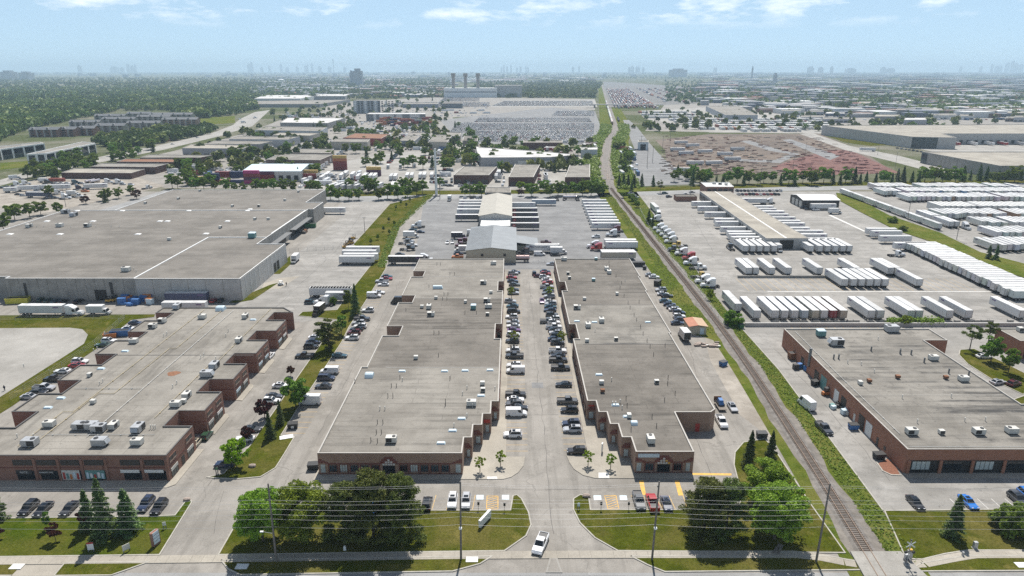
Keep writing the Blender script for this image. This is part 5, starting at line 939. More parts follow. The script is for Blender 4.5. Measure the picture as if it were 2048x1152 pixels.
# low retaining wall and back fence between yard and the red brick building
rw = obj('retaining_wall', MB().box(82, 330, 224.6, 225.3, 0, 1.35).mesh('retaining_wall', [M['concpale']])); tag(rw, 'long low concrete retaining wall behind the red brick building', 'wall')
rw2 = obj('barrier_wall', MB().box(98, 160.5, 283.6, 284.3, 0, 1.1).mesh('barrier_wall', [M['concwall']])); tag(rw2, 'low concrete barrier behind a short row of white trailers', 'wall')
bf = empty('block_barrier', (160, 229, 0)); tag(bf, 'row of dark concrete blocks along the trailer yard edge', 'barrier')
for k in range(60):
    if random.random() < .75: obj('block', MB().box(-1, 1, -.35, .35, 0, .9).mesh('block', [M['greymetal']]) if k == 0 else BLK, bf, (-68 + k * 2.4, random.uniform(-.2, .2), 0)) if k else None
    if k == 0: BLK = MB().box(-1, 1, -.35, .35, 0, .9).mesh('block', [M['concwall']])
# orange and tan roofed hut by the track
x0, x1, y0, y1 = 60.4, 66.2, 217, 224.5
ht = empty('hut', (63.3, 217, 0)); tag(ht, 'small hut with orange and tan roof between parked cars and track', 'hut'); oh = (63.3, 217, 0)
obj('wall', MB().box(x0, x1, y0, y1, 0, 3.0).mesh('wall', [M['beige']], oh), ht)
obj('roof_slope', MB().loft([[(x0 - .4, y0 - .5, 3.0), (63.2, y0 - .5, 3.5), (63.2, y0 - .5, 3.62), (x0 - .4, y0 - .5, 3.12)], [(x0 - .4, y1 + .3, 3.0), (63.2, y1 + .3, 3.5), (63.2, y1 + .3, 3.62), (x0 - .4, y1 + .3, 3.12)]]).mesh('roof_slope', [M['tileo']], oh), ht)['label'] = 'orange roof slope'
obj('roof_slope', MB().loft([[(63.22, y0 - .5, 3.5), (x1 + .4, y0 - .5, 3.0), (x1 + .4, y0 - .5, 3.12), (63.22, y0 - .5, 3.62)], [(63.22, y1 + .3, 3.5), (x1 + .4, y1 + .3, 3.0), (x1 + .4, y1 + .3, 3.12), (63.22, y1 + .3, 3.62)]]).mesh('roof_slope', [M['tilet']], oh), ht)['label'] = 'tan roof slope'
obj('door', MB().box(64.0, 65.4, y0 - .08, y0 - .01, .1, 2.4).mesh('door', [M['bluesign']], oh), ht)
# ---------------------------------------------------------------- rooftop equipment
def hvac_mesh(k):
    b = {}
    if k == 0:
        b = dict(casing=(MB().box(-1.2, 1.2, -.8, .8, .25, 1.5), 'offwhite'), curb=(MB().box(-1.1, 1.1, -.7, .7, 0, .25), 'darkmetal'), coil_grille=(MB().box(-1.1, .2, -.83, -.8, .4, 1.35), 'darkmetal'), fan=(MB().cyl((.6, 0, 1.5), (.6, 0, 1.62), .42, n=12), 'darkmetal'))
    elif k == 1:
        b = dict(casing=(MB().box(-1.5, 1.5, -1.0, 1.0, .25, 1.75), 'galv'), curb=(MB().box(-1.3, 1.3, -.9, .9, 0, .25), 'darkmetal'), hood=(MB().frus((-2.0, -1.5, -.8, .8), .7, (-1.6, -1.5, -.8, .8), 1.5), 'galv'), coil_grille=(MB().box(-.2, 1.4, -1.03, -1.0, .4, 1.6), 'darkmetal'), fan=(MB().cyl((.7, 0, 1.75), (.7, 0, 1.87), .5, n=12), 'darkmetal'))
    elif k == 2:
        b = dict(casing=(MB().box(-.6, .6, -.5, .5, .2, 1.1), 'offwhite'), curb=(MB().box(-.5, .5, -.4, .4, 0, .2), 'darkmetal'), coil_grille=(MB().box(-.5, .5, -.53, -.5, .3, 1.0), 'darkmetal'))
    elif k == 3:
        b = dict(casing=(MB().box(-1.1, 1.1, -1.2, 1.2, .3, 2.0), 'teal'), curb=(MB().box(-1, 1, -1.1, 1.1, 0, .3), 'darkmetal'), cover=(MB().frus((-1.2, 1.2, -1.3, 1.3), 2.0, (-.9, .9, -1.0, 1.0), 2.2), 'bluesign'))
    elif k == 4:
        b = dict(dome=(MB().loft([[(1.6 * math.cos(t) * r, -1.4 + y_, 0 + 1.6 * math.sin(t) * r) for t in np.linspace(0, math.pi, 9)] for y_, r in ((0, .9), (.4, 1), (2.4, 1), (2.8, .9))]), 'bluesign'), curb=(MB().box(-1.5, 1.5, -1.3, 1.3, -.05, .1), 'darkmetal'))
    elif k == 5:
        b = dict(casing=(MB().frus((-1.9, 1.9, -.75, .75), .1, (-1.5, 1.9, -.6, .6), 1.15), 'bluesign'), curb=(MB().box(-1.6, 1.8, -.6, .6, 0, .12), 'darkmetal'))
    elif k == 6:
        b = dict(casing=(MB().box(-.55, .55, -.5, .5, .35, 1.0), 'rust'), curb=(MB().frus((-.5, .5, -.4, .4), 0, (-.3, .3, -.3, .3), .35), 'darkmetal'))
    return [(n, mb.mesh(n, [M[mt]])) for n, (mb, mt) in b.items()]
HV = [hvac_mesh(k) for k in range(7)]
HVN = ['pale box rooftop unit', 'grey ducted rooftop unit', 'small pale rooftop unit', 'teal rooftop cooling unit', 'rounded pale rooftop hood', 'wedge shaped rooftop vent hood', 'rusty rooftop exhaust box']
def hvac(k, u, v, B_, row, s=1.0, rz=None):
    p = G(u, v, B_.h - .35); p.z = B_.h - .345; o = empty('rooftop_unit', p, R(random.choice((0, 90, 180)) if rz is None else rz)); o.scale = (s, s, s)
    for n, me in HV[k]: obj(n, me, o)
    return reg(o, HVN[k], 'rooftop unit', row)
for k, u, v in ((0, 783, 884), (4, 739, 753), (2, 965, 770), (2, 966, 783), (0, 943, 811), (5, 876, 577), (0, 987, 529), (0, 967, 568), (2, 982, 587), (2, 872, 598), (2, 844, 616), (0, 858, 617), (0, 862, 632), (2, 931, 606), (3, 947, 618), (0, 974, 604), (0, 977, 616), (2, 975, 631), (2, 832, 718), (1, 940, 862)): 
    if (u, v) != (940, 862): hvac(k, u, v, A, 'on the roof left of the aisle', .8 if k in (3, 4) else 1)
for k, u, v in ((0, 1301, 884), (2, 1203, 768), (6, 1205, 785), (0, 1128, 521), (3, 1192, 520), (0, 1213, 540), (0, 1218, 547), (2, 1136, 549), (2, 1139, 558), (3, 1187, 562), (2, 1234, 590), (2, 1169, 600), (0, 1154, 618), (0, 1203, 644), (0, 1176, 654), (2, 1232, 681), (2, 1174, 684), (4, 1268, 848), (2, 1313, 767), (2, 1258, 835)): hvac(k, u, v, B, 'on the roof right of the aisle', .55 if k in (3, 4) else 1)
for k, u, v in ((1, 62, 891), (1, 201, 890), (0, 275, 889), (1, 183, 858), (1, 162, 858), (1, 199, 862), (0, 228, 856), (1, 277, 862), (0, 352, 813), (2, 368, 806), (0, 374, 795), (1, 414, 753), (1, 429, 736), (0, 478, 684), (0, 491, 636), (4, 442, 620), (1, 355, 617), (0, 405, 637), (0, 325, 645), (0, 306, 656), (0, 268, 686), (2, 180, 753), (0, 100, 853), (2, 187, 807)): hvac(k, u, v, Cb, 'on the brown brick complex roof')
for k, u, v in ((0, 1822, 868), (0, 1956, 868), (0, 2022, 866), (2, 1882, 868), (0, 1926, 762), (1, 1782, 663), (3, 1641, 672), (1, 1672, 690), (0, 1866, 720), (6, 1738, 765), (2, 1720, 769), (6, 1795, 757), (6, 1891, 758)): hvac(k, u, v, D, 'on the patchy roof right of the track', 1.25 if k == 1 else 1)
hvac(0, 2042, 663, D2, 'on the small right edge building roof')
for k, u, v in ((0, 253, 543), (0, 59, 455), (0, 120, 454), (0, 176, 454), (1, 148, 433), (1, 132, 427), (2, 339, 481), (2, 441, 457), (3, 505, 476), (2, 510, 440), (2, 537, 440), (2, 570, 402), (2, 518, 414), (2, 357, 399), (2, 400, 383), (2, 291, 408), (2, 465, 414), (2, 597, 385)): hvac(k, u, v, E_, 'on the huge warehouse roof', 1.3)
for k, u, v in ((0, 1428, 368), (0, 1440, 369), (0, 1452, 370)): hvac(k, u, v, OF, 'on the white office roof')
VP = MB().cyl((0, 0, 0), (0, 0, .9), .09, n=7).cyl((0, 0, .9), (0, 0, 1.05), .16, n=7).mesh('vent_pipe', [M['offwhite']]); VPD = MB().cyl((0, 0, 0), (0, 0, 1.2), .08, n=7).mesh('vent_pipe', [M['darkmetal']])
SKL = MB().frus((-1, 1, -.55, .55), 0, (-.8, .8, -.4, .4), .35).mesh('skylight', [M['bluesign']])
def roofbits(B_, lst, me, name):
    for u, v in lst:
        p = G(u, v, B_.h - .35); obj(name, me, B_.roof, (p.x - B_.o[0], p.y - B_.o[1], B_.h - .345))
roofbits(A, [(753, 868), (763, 868), (755, 848), (766, 848), (783, 775), (793, 775), (776, 795), (786, 795), (891, 812), (891, 806), (742, 884), (755, 886), (800, 758), (900, 760), (710, 766), (877, 714), (874, 530), (881, 530), (900, 550), (909, 550), (858, 575), (866, 575), (888, 590), (896, 590), (885, 600), (894, 600), (812, 622), (868, 668), (878, 668), (930, 628), (953, 628)], VPD, 'vent_pipe')
roofbits(A, [(934, 834), (934, 778), (908, 854), (945, 815), (805, 762), (760, 820), (770, 820), (925, 790), (990, 780)], VP, 'vent_pipe')
roofbits(A, [(882, 887), (905, 862), (923, 838), (962, 792), (804, 743), (889, 743), (930, 742), (980, 741)], SKL, 'skylight')
roofbits(B, [(1329, 803), (1304, 836), (1350, 790), (1313, 855), (1254, 814), (1252, 800), (1336, 758), (1335, 770), (1218, 526), (1219, 534), (1232, 554), (1243, 568), (1248, 594), (1240, 578), (1256, 608), (1260, 618), (1278, 606), (1268, 632), (1273, 642), (1281, 656), (1286, 670), (1294, 684), (1300, 696), (1330, 694), (1307, 712), (1262, 862)], VPD, 'vent_pipe')
roofbits(B, [(1225, 810), (1231, 810), (1240, 806), (1244, 818), (1223, 762), (1190, 664), (1250, 563)], VP, 'vent_pipe'); roofbits(B, [(1231, 811), (1254, 834), (1198, 750), (1154, 643), (1189, 645), (1296, 645)], SKL, 'skylight')
roofbits(Cb, [(285, 851), (302, 858), (307, 858), (311, 858), (354, 768), (346, 776), (432, 720), (402, 717), (408, 713), (452, 674), (457, 664), (48, 735), (200, 770), (206, 765), (188, 704), (195, 700), (35, 876), (68, 876), (334, 670), (328, 674), (210, 670)], VP, 'vent_pipe'); roofbits(Cb, [(96, 816), (122, 797), (202, 738), (250, 703), (506, 640)], SKL, 'skylight')
roofbits(D, [(1804, 797), (1834, 846), (1929, 843), (1970, 842), (1756, 680), (1722, 730), (1695, 727), (1748, 745), (1902, 795)], VP, 'vent_pipe'); roofbits(D, [(1742, 702), (1667, 718), (1677, 718), (1800, 708), (1897, 747), (1937, 751), (1848, 725), (1800, 706), (1822, 709)], MB().cyl((0, 0, 0), (0, 0, 1.5), .22, n=8).mesh('exhaust_stack', [M['greymetal']]), 'exhaust_stack')
roofbits(E_, [(20, 469), (120, 469), (276, 469), (94, 443), (186, 443), (155, 422), (245, 422), (320, 443), (335, 443), (378, 422), (412, 468), (455, 443), (495, 422), (500, 419)], MB().frus((-1.4, 1.4, -1.4, 1.4), 0, (-1, 1, -1, 1), .4).mesh('skylight', [M['white']]), 'skylight'); roofbits(E_, [(74, 455), (88, 455), (142, 456), (192, 455), (223, 455), (239, 455), (268, 540), (273, 545)], VP, 'vent_pipe')
# ================================================================ vehicles
row = 'in the left row of the central aisle'
for k, u, v, c, rz in (('sedan', 1030, 543, 'N', 0), ('suv', 1026, 546, 'S', 0), ('sedan', 1023.5, 554, 'R', 0), ('sedan', 1025.5, 561, 'N', 0), ('sedan', 1029, 568, 'G', 0), ('sedan', 1026.5, 578, 'K', 0), ('suv', 1026.5, 585, 'S', 0), ('suv', 1020.5, 602, 'S', 0), ('sedan', 1025, 611, 'T', 180), ('minivan', 1027, 622, 'K', 0), ('suv', 1023.5, 633, 'W', 180), ('sedan', 1026, 643, 'S', 180), ('sedan', 1026.5, 651, 'W', 180), ('sedan', 1028, 659, 'P', 0), ('suv', 1026, 668, 'W', 0), ('suv', 1025, 681, 'D', 180), ('suv', 1026, 700, 'W', 180), ('pickup', 1029, 711, 'D', 180), ('suv', 1028, 730, 'W', 180), ('van', 1031, 741, 'W', 180), ('pickup', 1031.5, 788, 'K', 0), ('sedan', 1031, 798, 'W', 0), ('suv', 1028, 807, 'G', 180), ('sedan', 1038, 814, 'K', 0), ('van', 1032.5, 826, 'W', 0), ('suv', 1025.5, 868, 'W', 180)): veh(k, u, v, rz, c, row)
row = 'in the right row of the central aisle'
for k, u, v, c, rz in (('sedan', 1090.5, 542, 'N', 0), ('suv', 1091.5, 547, 'R', 0), ('sedan', 1078, 551, 'M', 0), ('suv', 1089, 553.5, 'W', 0), ('sedan', 1094, 559, 'W', 0), ('sedan', 1095.5, 564, 'R', 180), ('pickup', 1094, 573, 'S', 0), ('sedan', 1097, 580, 'N', 0), ('sedan', 1095.5, 585, 'G', 180), ('suv', 1099, 592, 'S', 180), ('sedan', 1101, 602, 'W', 0), ('suv', 1101.5, 607, 'S', 180), ('sedan', 1101, 612.5, 'T', 0), ('sedan', 1100, 619, 'N', 180), ('suv', 1104, 629, 'D', 0), ('pickup', 1096, 642, 'G', 0), ('suv', 1108, 637, 'W', 180), ('suv', 1108, 644, 'W', 0), ('pickup', 1108, 653, 'W', 0), ('sedan', 1110, 659, 'K', 0), ('sedan', 1112, 664, 'S', 180), ('suv', 1114, 671, 'K', 0), ('sedan', 1109.5, 677, 'N', 0), ('suv', 1115, 684, 'D', 0), ('pickup', 1115.5, 701, 'W', 0), ('sedan', 1116, 710, 'K', 180), ('pickup', 1116.5, 719, 'K', 0), ('pickup', 1121, 735, 'K', 0), ('sedan', 1127.5, 768, 'K', 180), ('pickup', 1135, 801, 'G', 0), ('suv', 1139, 819, 'K', 180), ('suv', 1142.5, 846, 'N', 180), ('suv', 1145, 858, 'S', 180), ('suv', 1154, 901, 'K', 180)): veh(k, u, v, rz, c, row)
row = 'standing loose in the central aisle'
veh('suv', 1068.5, 546, 90, 'K', row); veh('sedan', 1084, 601, -90, 'P', row); veh('sedan', 1103, 527, 180, 'S', row)
row = 'along the right edge of the grass strip'
for k, u, v, c, rz in (('sedan', 774, 552, 'T', 0), ('sedan', 774, 556.5, 'R', 0), ('pickup', 764, 562, 'S', 180), ('sedan', 767, 568, 'W', 180), ('sedan', 758, 584, 'W', 0), ('van', 748, 591, 'W', 0), ('suv', 736, 620, 'W', 180), ('pickup', 724, 637, 'D', 0), ('suv', 717, 645, 'S', 180), ('suv', 720, 652, 'W', 180), ('sedan', 713, 657, 'K', 180), ('suv', 708, 664, 'M', 180), ('suv', 704, 675, 'W', 180), ('sedan', 679, 710, 'T', 0), ('van', 659, 742, 'W', 180), ('minivan', 652, 755, 'N', 0), ('sedan', 647, 771, 'D', 180), ('highvan', 620, 803, 'W', 180)): veh(k, u, v, rz, c, row)
row = 'on the left side of the grass strip'
for k, u, v, c, rz in (('sedan', 631, 674, 'W', 0), ('sedan', 627, 682, 'N', 0), ('suv', 622, 692, 'K', 0), ('pickup', 609, 711, 'K', 180), ('sedan', 562, 770, 'W', 0), ('sedan', 548, 791, 'D', 0), ('suv', 543, 801, 'W', 0), ('sedan', 503, 857, 'D', 0), ('sedan', 490, 876, 'W', 180), ('suv', 450, 927, 'N', 180)): veh(k, u, v, rz, c, row)
row = 'beside the brown brick complex bays'
veh('hatch', 413, 870, 90, 'V', row); veh('sedan', 393, 882, 90, 'E', row); veh('sedan', 540, 710, 90, 'W', row); veh('highvan', 797, 603, 180, 'K', 'tucked in a notch of the brick building')
row = 'in the front lot left of the entrance drive'
for k, u, v, c, rz in (('suv', 57, 1015, 'K', -90), ('sedan', 86, 1017, 'K', -90), ('sedan', 138, 1016, 'K', -90), ('suv', 292, 1007, 'N', -90), ('suv', 318, 1013, 'K', -90)): veh(k, u, v, rz, c, row, 'left')
row = 'in the lot before the left brick building'
for k, u, v, c, rz in (('suv', 854, 1006, 'K', 90), ('suv', 905, 1001, 'W', -90), ('suv', 932, 1002, 'S', -90), ('sedan', 664, 1003, 'S', 90), ('sedan', 722, 1014, 'B', -90), ('hatch', 748, 1015, 'B', 90), ('sedan', 775, 1006, 'T', 90)): veh(k, u, v, rz, c, row, 'left')
row = 'in the lot before the right brick building'
for k, u, v, c, rz in (('pickup', 1278, 1001, 'G', -90), ('pickup', 1305, 1004, 'R', 90), ('sedan', 1333, 1006, 'N', -90), ('sedan', 1384, 1007, 'N', 90)): veh(k, u, v, rz, c, row, 'left')
veh('pickup', 1081, 1087, -108, 'W', 'driving out of the central entrance')
row = 'before the red brick building'
veh('sedan', 1831, 1004, -90, 'K', row, 'left'); veh('sedan', 1937, 1003, -90, 'B', row, 'left'); veh('suv', 2036, 997, -90, 'D', row, 'left'); veh('suv', 2056, 990, -90, 'B', row, 'left')
veh('highvan', 1613, 809, 100, 'W', 'along the red brick building side'); veh('pickup', 1648, 856, -84, 'D', 'along the red brick building side'); veh('sedan', 1996, 763, 15, 'S', 'by the right edge lawn'); veh('suv', 2028, 766, 25, 'M', 'by the right edge lawn'); veh('sedan', 1968, 712, 0, 'W', 'under the trees at the right')
veh('sedan', 1465, 813, -90, 'S', 'behind the right brick building'); veh('pickup', 1443, 843, -90, 'W', 'behind the right brick building')
row = 'along the track side of the right brick building'
for k, u, v, c, rz in (('sedan', 1301, 549, 'S', 0), ('sedan', 1308, 553, 'W', 0), ('suv', 1322, 579, 'S', 180), ('sedan', 1326, 587, 'W', 0), ('sedan', 1334, 590.5, 'K', 0), ('sedan', 1331, 601, 'T', 0), ('sedan', 1339, 607.5, 'N', 0), ('sedan', 1345, 613.5, 'D', 0), ('sedan', 1350, 618, 'W', 0), ('suv', 1358, 624.5, 'N', 0), ('suv', 1358.5, 632, 'W', 0), ('sedan', 1361.5, 638, 'N', 0), ('sedan', 1355, 645, 'N', 0)): veh(k, u, v, rz, c, row)
veh('boxtruck_open', 1368, 669, 94, ((.7, .7, .7), 'white'), 'with open rear beside the orange roofed hut', zc=1.5)
row = 'along the far side of the brown brick complex'
for k, u, v, c, rz in (('sedan', 271, 645, 'N', 0), ('sedan', 258, 656, 'W', 0), ('suv', 218, 681, 'W', 0), ('sedan', 205, 689, 'V', 180), ('suv', 160, 722, 'W', 0), ('sedan', 154, 730, 'R', 0), ('sedan', 125, 741, 'W', 180), ('pickup', 108, 757, 'K', 180), ('pickup', 88, 775, 'S', 0), ('sedan', 77, 783, 'K', 0), ('sedan', 60, 792, 'S', 0)): veh(k, u, v, rz, c, row)
row = 'before the huge warehouse front'
for k, u, v, c, rz in (('sedan', 83, 598, 'V', 90), ('sedan', 97, 600, 'V', 90), ('sedan', 111, 601, 'T', 90), ('sedan', 125, 602, 'K', 90), ('sedan', 156, 601, 'K', 90), ('sedan', 427, 600, 'R', 90), ('sedan', 442, 599, 'K', 90)): veh(k, u, v, rz, c, row, 'left')
WT = ((.63, .63, .625), 'white')
row = 'parked before the huge warehouse'
veh('trailer', 85, 617, 0, WT, row, 'left', zc=2.5, full=True); veh('tractor', 145, 621, 0, 'W', row, 'left', zc=1.8, full=True); veh('boxtruck', 198, 621, 0, WT, row, 'left', zc=1.5, full=True)
veh('trailer', 374, 592, 0, ((.04, .05, .12), 'navy'), row, 'left', zc=2.5, full=True); veh('trailer', 370, 611, 0, WT, row, 'left', zc=2.5, full=True)
row = 'in the loading yard of the huge warehouse'
veh('boxtruck', 590, 518, -88, WT, row, zc=1.5, full=True); 
for u, v, k in ((714, 518, 'trailer'), (719, 506.5, 'trailer'), (726, 499, 'trailer'), (722, 513, 'trailer')): veh(k, u, v, 0, WT, row, zc=2.5, full=True)
veh('trailer', 661, 582, 0, WT, row, zc=2.5, full=True); veh('trailer', 662, 578, 0, WT, row, zc=3.3, full=True); veh('trailer28', 675, 592, 0, ((.4, .42, .45), 'silver'), row, zc=2.2, full=True); veh('tractor', 648, 603, 170, 'W', row, zc=1.5); veh('suv', 621, 604, 0, 'T', row); veh('boxtruck_open', 637, 623, -100, 'K', row, zc=1.0, desc='white cabbed flatbed truck'); veh('trailer', 665, 420, 0, WT, row, zc=2.5)
veh('trailer', 812, 518, 0, ((.025, .025, .028), 'black'), 'at the back corner of the left brick building', zc=2.5, full=True); veh('tractor', 850, 516, 0, 'W', 'at the back corner of the left brick building', zc=1.8, full=True)
row = 'along the left edge of the dark paved truck yard'
for k, u, v, rz, c, z in (('tractor', 836, 450, 180, 'W', 1.5), ('sedan', 826, 459, 0, 'T', .7), ('sedan', 841, 463, 0, 'N', .7), ('boxtruck', 822, 470, 0, WT, 1.5), ('pickup', 818, 482, 10, 'S', .7), ('daycab', 812, 484, 0, 'G', 1.2), ('pickup', 824, 490, 10, 'W', .7), ('daycab', 815, 496, 0, 'K', 1.2), ('sedan', 800, 508, 0, 'K', .7)): veh(k, u, v, rz, c, row, zc=z)
row = 'in the open middle of the dark paved truck yard'
for k, u, v, rz, c, z in (('sedan', 895, 484, -90, 'W', .7), ('sedan', 905, 483.5, -90, 'W', .7), ('boxtruck', 918, 472, 0, ((.02, .025, .05), 'navy'), 1.5), ('daycab', 938, 465, 90, 'W', 1.5), ('daycab', 920, 483, 90, 'M', 1.5), ('daycab', 930, 481, 90, 'M', 1.5), ('daycab', 925, 490, 180, 'M', 1.2), ('boxtruck', 925, 499, 180, WT, 1.5), ('sedan', 917, 506, 0, 'N', .7), ('pickup', 915, 513, 180, 'O', .7), ('suv', 1192, 473, 180, 'W', .7), ('pickup', 1092, 484, 0, 'M', .7), ('boxtruck', 899, 397, -90, WT, 1.5)): veh(k, u, v, rz, c, row, zc=z)
row = 'behind the back fence of the brick buildings'
veh('tractor', 966, 514, 180, 'W', row, 'left', zc=1.8, full=True); veh('tanker', 997, 514, 180, 'W', row, 'left', zc=1.8, full=True, desc='polished tank trailer'); veh('tanker_pink', 1038, 516, 180, 'W', row, 'left', zc=1.8, full=True, desc='pinkish tank trailer')
veh('trailer', 1084, 495, 180, WT, row, 'left', zc=2.5, full=True); veh('trailer', 1086, 491, 180, WT, row, 'left', zc=3.2, full=True); veh('tractor', 1050, 502, 180, 'D', row, 'left', zc=1.8, full=True); veh('van', 1079, 508, 0, 'W', row, 'left', full=True); veh('boxtruck', 1117, 502, 0, WT, row, 'left', zc=1.5, full=True); veh('sedan', 1111, 509, 0, 'K', row, 'left', full=True)
row = 'docked on the left side of the beige loading shed'
DT = ((.10, .10, .105), 'grey panelled')
for v in (403, 408, 414, 421, 432): veh('trailer', 938 - (432 - v) * -.18, v, 180, DT if v == 432 else WT, row, zc=3.0, full=False)
row = 'docked on the right side of the beige loading shed'
for u, v in ((1046, 408), (1049, 419), (1049, 428), (1050, 437.5), (1050, 449)): veh('trailer', u, v, 0, DT if v > 410 else WT, row, zc=3.0, full=v > 440)
veh('trailer', 1088, 402, 0, ((.3, .36, .42), 'grey blue'), row, zc=3.0)
row = 'packed by the track in the dark paved truck yard'
for i in range(9):
    t = i / 8; veh('trailer', 1188 + t * 24, 402 + t * 47, 180, WT, row, zc=3.0, full=(i > 5))
row = 'near the track behind the right brick building'
veh('tractor', 1226, 467, 180, 'W', row, zc=1.5); veh('tractor', 1233, 459, 180, 'M', row, zc=1.5); veh('trailer', 1243, 487, 180, WT, row, zc=3.0, full=True); veh('trailer', 1240, 481.5, 180, WT, row, zc=3.2, full=True); veh('tractor', 1196, 494, 180, 'R', row, zc=1.8, full=True); veh('tractor', 1189, 489, 180, 'W', row, zc=1.8, full=True); veh('trailer', 1237, 508, 0, ((.45, .42, .34), 'beige'), row, zc=2.8, full=True); veh('trailer', 1235, 503, 0, WT, row, zc=3.4, full=True)
row = 'at the truck yard street end'
for u, k, c in ((930, 'daycab', 'W'), (944, 'daycab', 'G'), (955, 'daycab', 'W'), (1114, 'daycab', 'D'), (1155, 'daycab', 'D'), (1128, 'sedan', 'D')): veh(k, u, 397, 90, c, row, 'left', zc=1.2)
veh('tanker', 1140, 395, 0, 'W', row, 'left', zc=1.5, desc='polished tank trailer')
# ---- trailer yard at the right
row = 'in the tractor row by the weeds'
for k, u, v, rz, c in (('tractor', 1313, 438, 180, 'W'), ('tractor', 1320, 455, 180, 'W'), ('tractor', 1327, 461, 180, 'W'), ('tractor', 1334, 467, 180, 'W'), ('tractor', 1341, 473, 180, 'W'), ('tractor', 1344, 481, 180, 'W'), ('daycab', 1360, 488, 180, 'Y'), ('daycab', 1351, 497, 180, 'D'), ('tractor', 1366, 505, 180, 'W'), ('tractor', 1381, 514, 180, 'R'), ('tractor', 1384, 524, 180, 'W'), ('daycab', 1396, 533, 0, 'W'), ('daycab', 1400, 550, 0, 'Y'), ('tractor', 1409, 560, 180, 'W'), ('tractor', 1420, 568, 180, 'W')): veh(k, u, v, rz, c, row, zc=1.4, full=v > 478)
veh('trailer', 1309, 414, -90, WT, 'behind its tractor near the yard gate', zc=2.5); veh('tractor', 1317, 428, -90, 'W', 'before its trailer near the yard gate', zc=1.6)
row = 'docked on the left side of the cross dock'
for u, v in ((1408, 406), (1421, 416), (1436, 427.5), (1456, 440), (1459, 446), (1470, 457), (1484, 466), (1488, 471), (1493, 477), (1500, 481)): veh('trailer', u, v, 180, WT, row, zc=3.0, full=v > 460)
row = 'docked on the right side of the cross dock'
for u, v in ((1546, 413), (1552, 418), (1568, 423), (1577, 429), (1590, 435), (1600, 442), (1609, 447), (1616, 456), (1645, 462), (1653, 469), (1670, 478)):
    p = G(u, v, 3.6); o = place('trailer', 'box_trailer', (max(p.x, 150 + (p.y - 334) * .02 + 12) - 8.05, p.y, 0), 0, WT[0], v > 455); reg(o, 'white box trailer', 'trailer', row)
def rear_row(lst, row, v, key='trailer', cols=None, lift=0.0):
    for i, u in enumerate(lst):
        p = G(u, v if not isinstance(v, (list, tuple)) else v[i]); c = (cols or {}).get(i, WT)
        o = place(key, 'box_trailer', (p.x, p.y + 8.05, 0), R(90), c[0], p.y < 350); reg(o, f'{c[1]} box trailer', 'trailer', row, 'left')
rear_row([1491, 1505, 1519, 1533, 1548], 'in the left block before the cross dock end', 507.5); rear_row([1621, 1639, 1654.5, 1670, 1685, 1698], 'in the right block before the cross dock end', 507.5)
rear_row([1497, 1511, 1543, 1576, 1638, 1712, 1780, 1793], 'in the spaced row across the trailer yard', 553)
rear_row([1688, 1706, 1722, 1738, 1753, 1769, 1837], 'in the middle block of the trailer yard', 577)
rear_row([1475, 1513, 1549, 1568, 1588, 1608, 1629, 1647, 1665, 1685, 1741, 1759, 1820, 1836, 1897, 1935, 2043], 'in the front row by the retaining wall', [628] + [642] * 16, cols={8: ((.24, .012, .02), 'dark red'), 9: ((.42, .36, .28), 'tan stained'), 6: ((.5, .46, .36), 'stained'), 5: ((.45, .52, .57), 'bluish')})
veh('boxtruck', 1556, 496, -90, WT, 'beside the cross dock end', zc=1.5, full=True); veh('daycab', 1793, 508, 0, 'W', 'by the long trailer column', zc=1.2, full=True); veh('daycab', 1461, 494, 90, 'D', 'beside the left trailer block', zc=1.2, full=True)
row = 'in the long column of trailers at the right'
a_, b_ = G(1806, 500), G(2014, 600); n_ = 25
for i in range(n_):
    t = i / (n_ - 1); p = a_.lerp(b_, t); o = place('trailer', 'box_trailer', (p.x + 8.05 + random.uniform(-.3, 1.2), p.y, 0), 0, tuple(c * random.uniform(.92, 1.05) for c in WT[0]), True); reg(o, 'white box trailer', 'trailer', row)
row = 'in the short group above the long trailer column'
for u, v in ((1762, 460), (1772, 465), (1790, 475), (1820, 489)): veh('trailer', u, v, 180, WT, row, zc=3.0, full=True)
row = 'by the black maintenance shed'
veh('trailer', 1646, 412, 0, WT, row, 'left', zc=2.5); veh('boxtruck', 1670, 423, 0, WT, row, 'left', zc=1.5); veh('suv', 1632, 419, 0, 'W', row, 'left'); veh('sedan', 1616, 418, 0, 'K', row, 'left'); veh('sedan', 1607, 415, 0, 'K', row, 'left'); veh('tractor', 1538, 403, 180, 'W', row, 'left', zc=1.5); veh('trailer', 1508, 400, 180, WT, row, 'left', zc=2.8)
row = 'in the storage yard beyond the grass bank'
def store(vs, u0, u1, step, y_off=0):
    a0, a1 = G(u0, vs), G(u1, vs); n = int((a1.x - a0.x) / step)
    for k in range(n + 1):
        if random.random() < .05: continue
        c = WT if random.random() > .06 else random.choice([((.2, .01, .02), 'dark red'), ((.35, .22, .12), 'rusty'), ((.12, .3, .5), 'blue')])
        o = place(random.choice(('trailer', 'trailer', 'trailer', 'trailer48', 'reefer')), 'box_trailer', (a0.x + k * step, a0.y + 8 + random.uniform(-1.5, 1.5), 0), R(90 + random.uniform(-.5, .5)), tuple(x * random.uniform(.88, 1.08) for x in c[0]), False); reg(o, f'{c[1]} box trailer', 'trailer', ROWN, 'left')
for ROWN, args in (('in the near storage bank', (405, 1800, 2120, 3.3)), ('in the middle storage bank', (393, 1770, 2070, 3.3)), ('in the back storage bank', (383, 1742, 2040, 3.3)), ('in the second storage bank', (440, 1888, 2100, 3.35)), ('in the bank beside the white tractor', (458, 1960, 2110, 3.3)), ('in the corner storage bank', (480, 2000, 2140, 3.3)), ('in the bank by the two small spruces', (505, 1992, 2130, 3.3))): store(*args)
ROWN = 'in the single file along the grass bank'
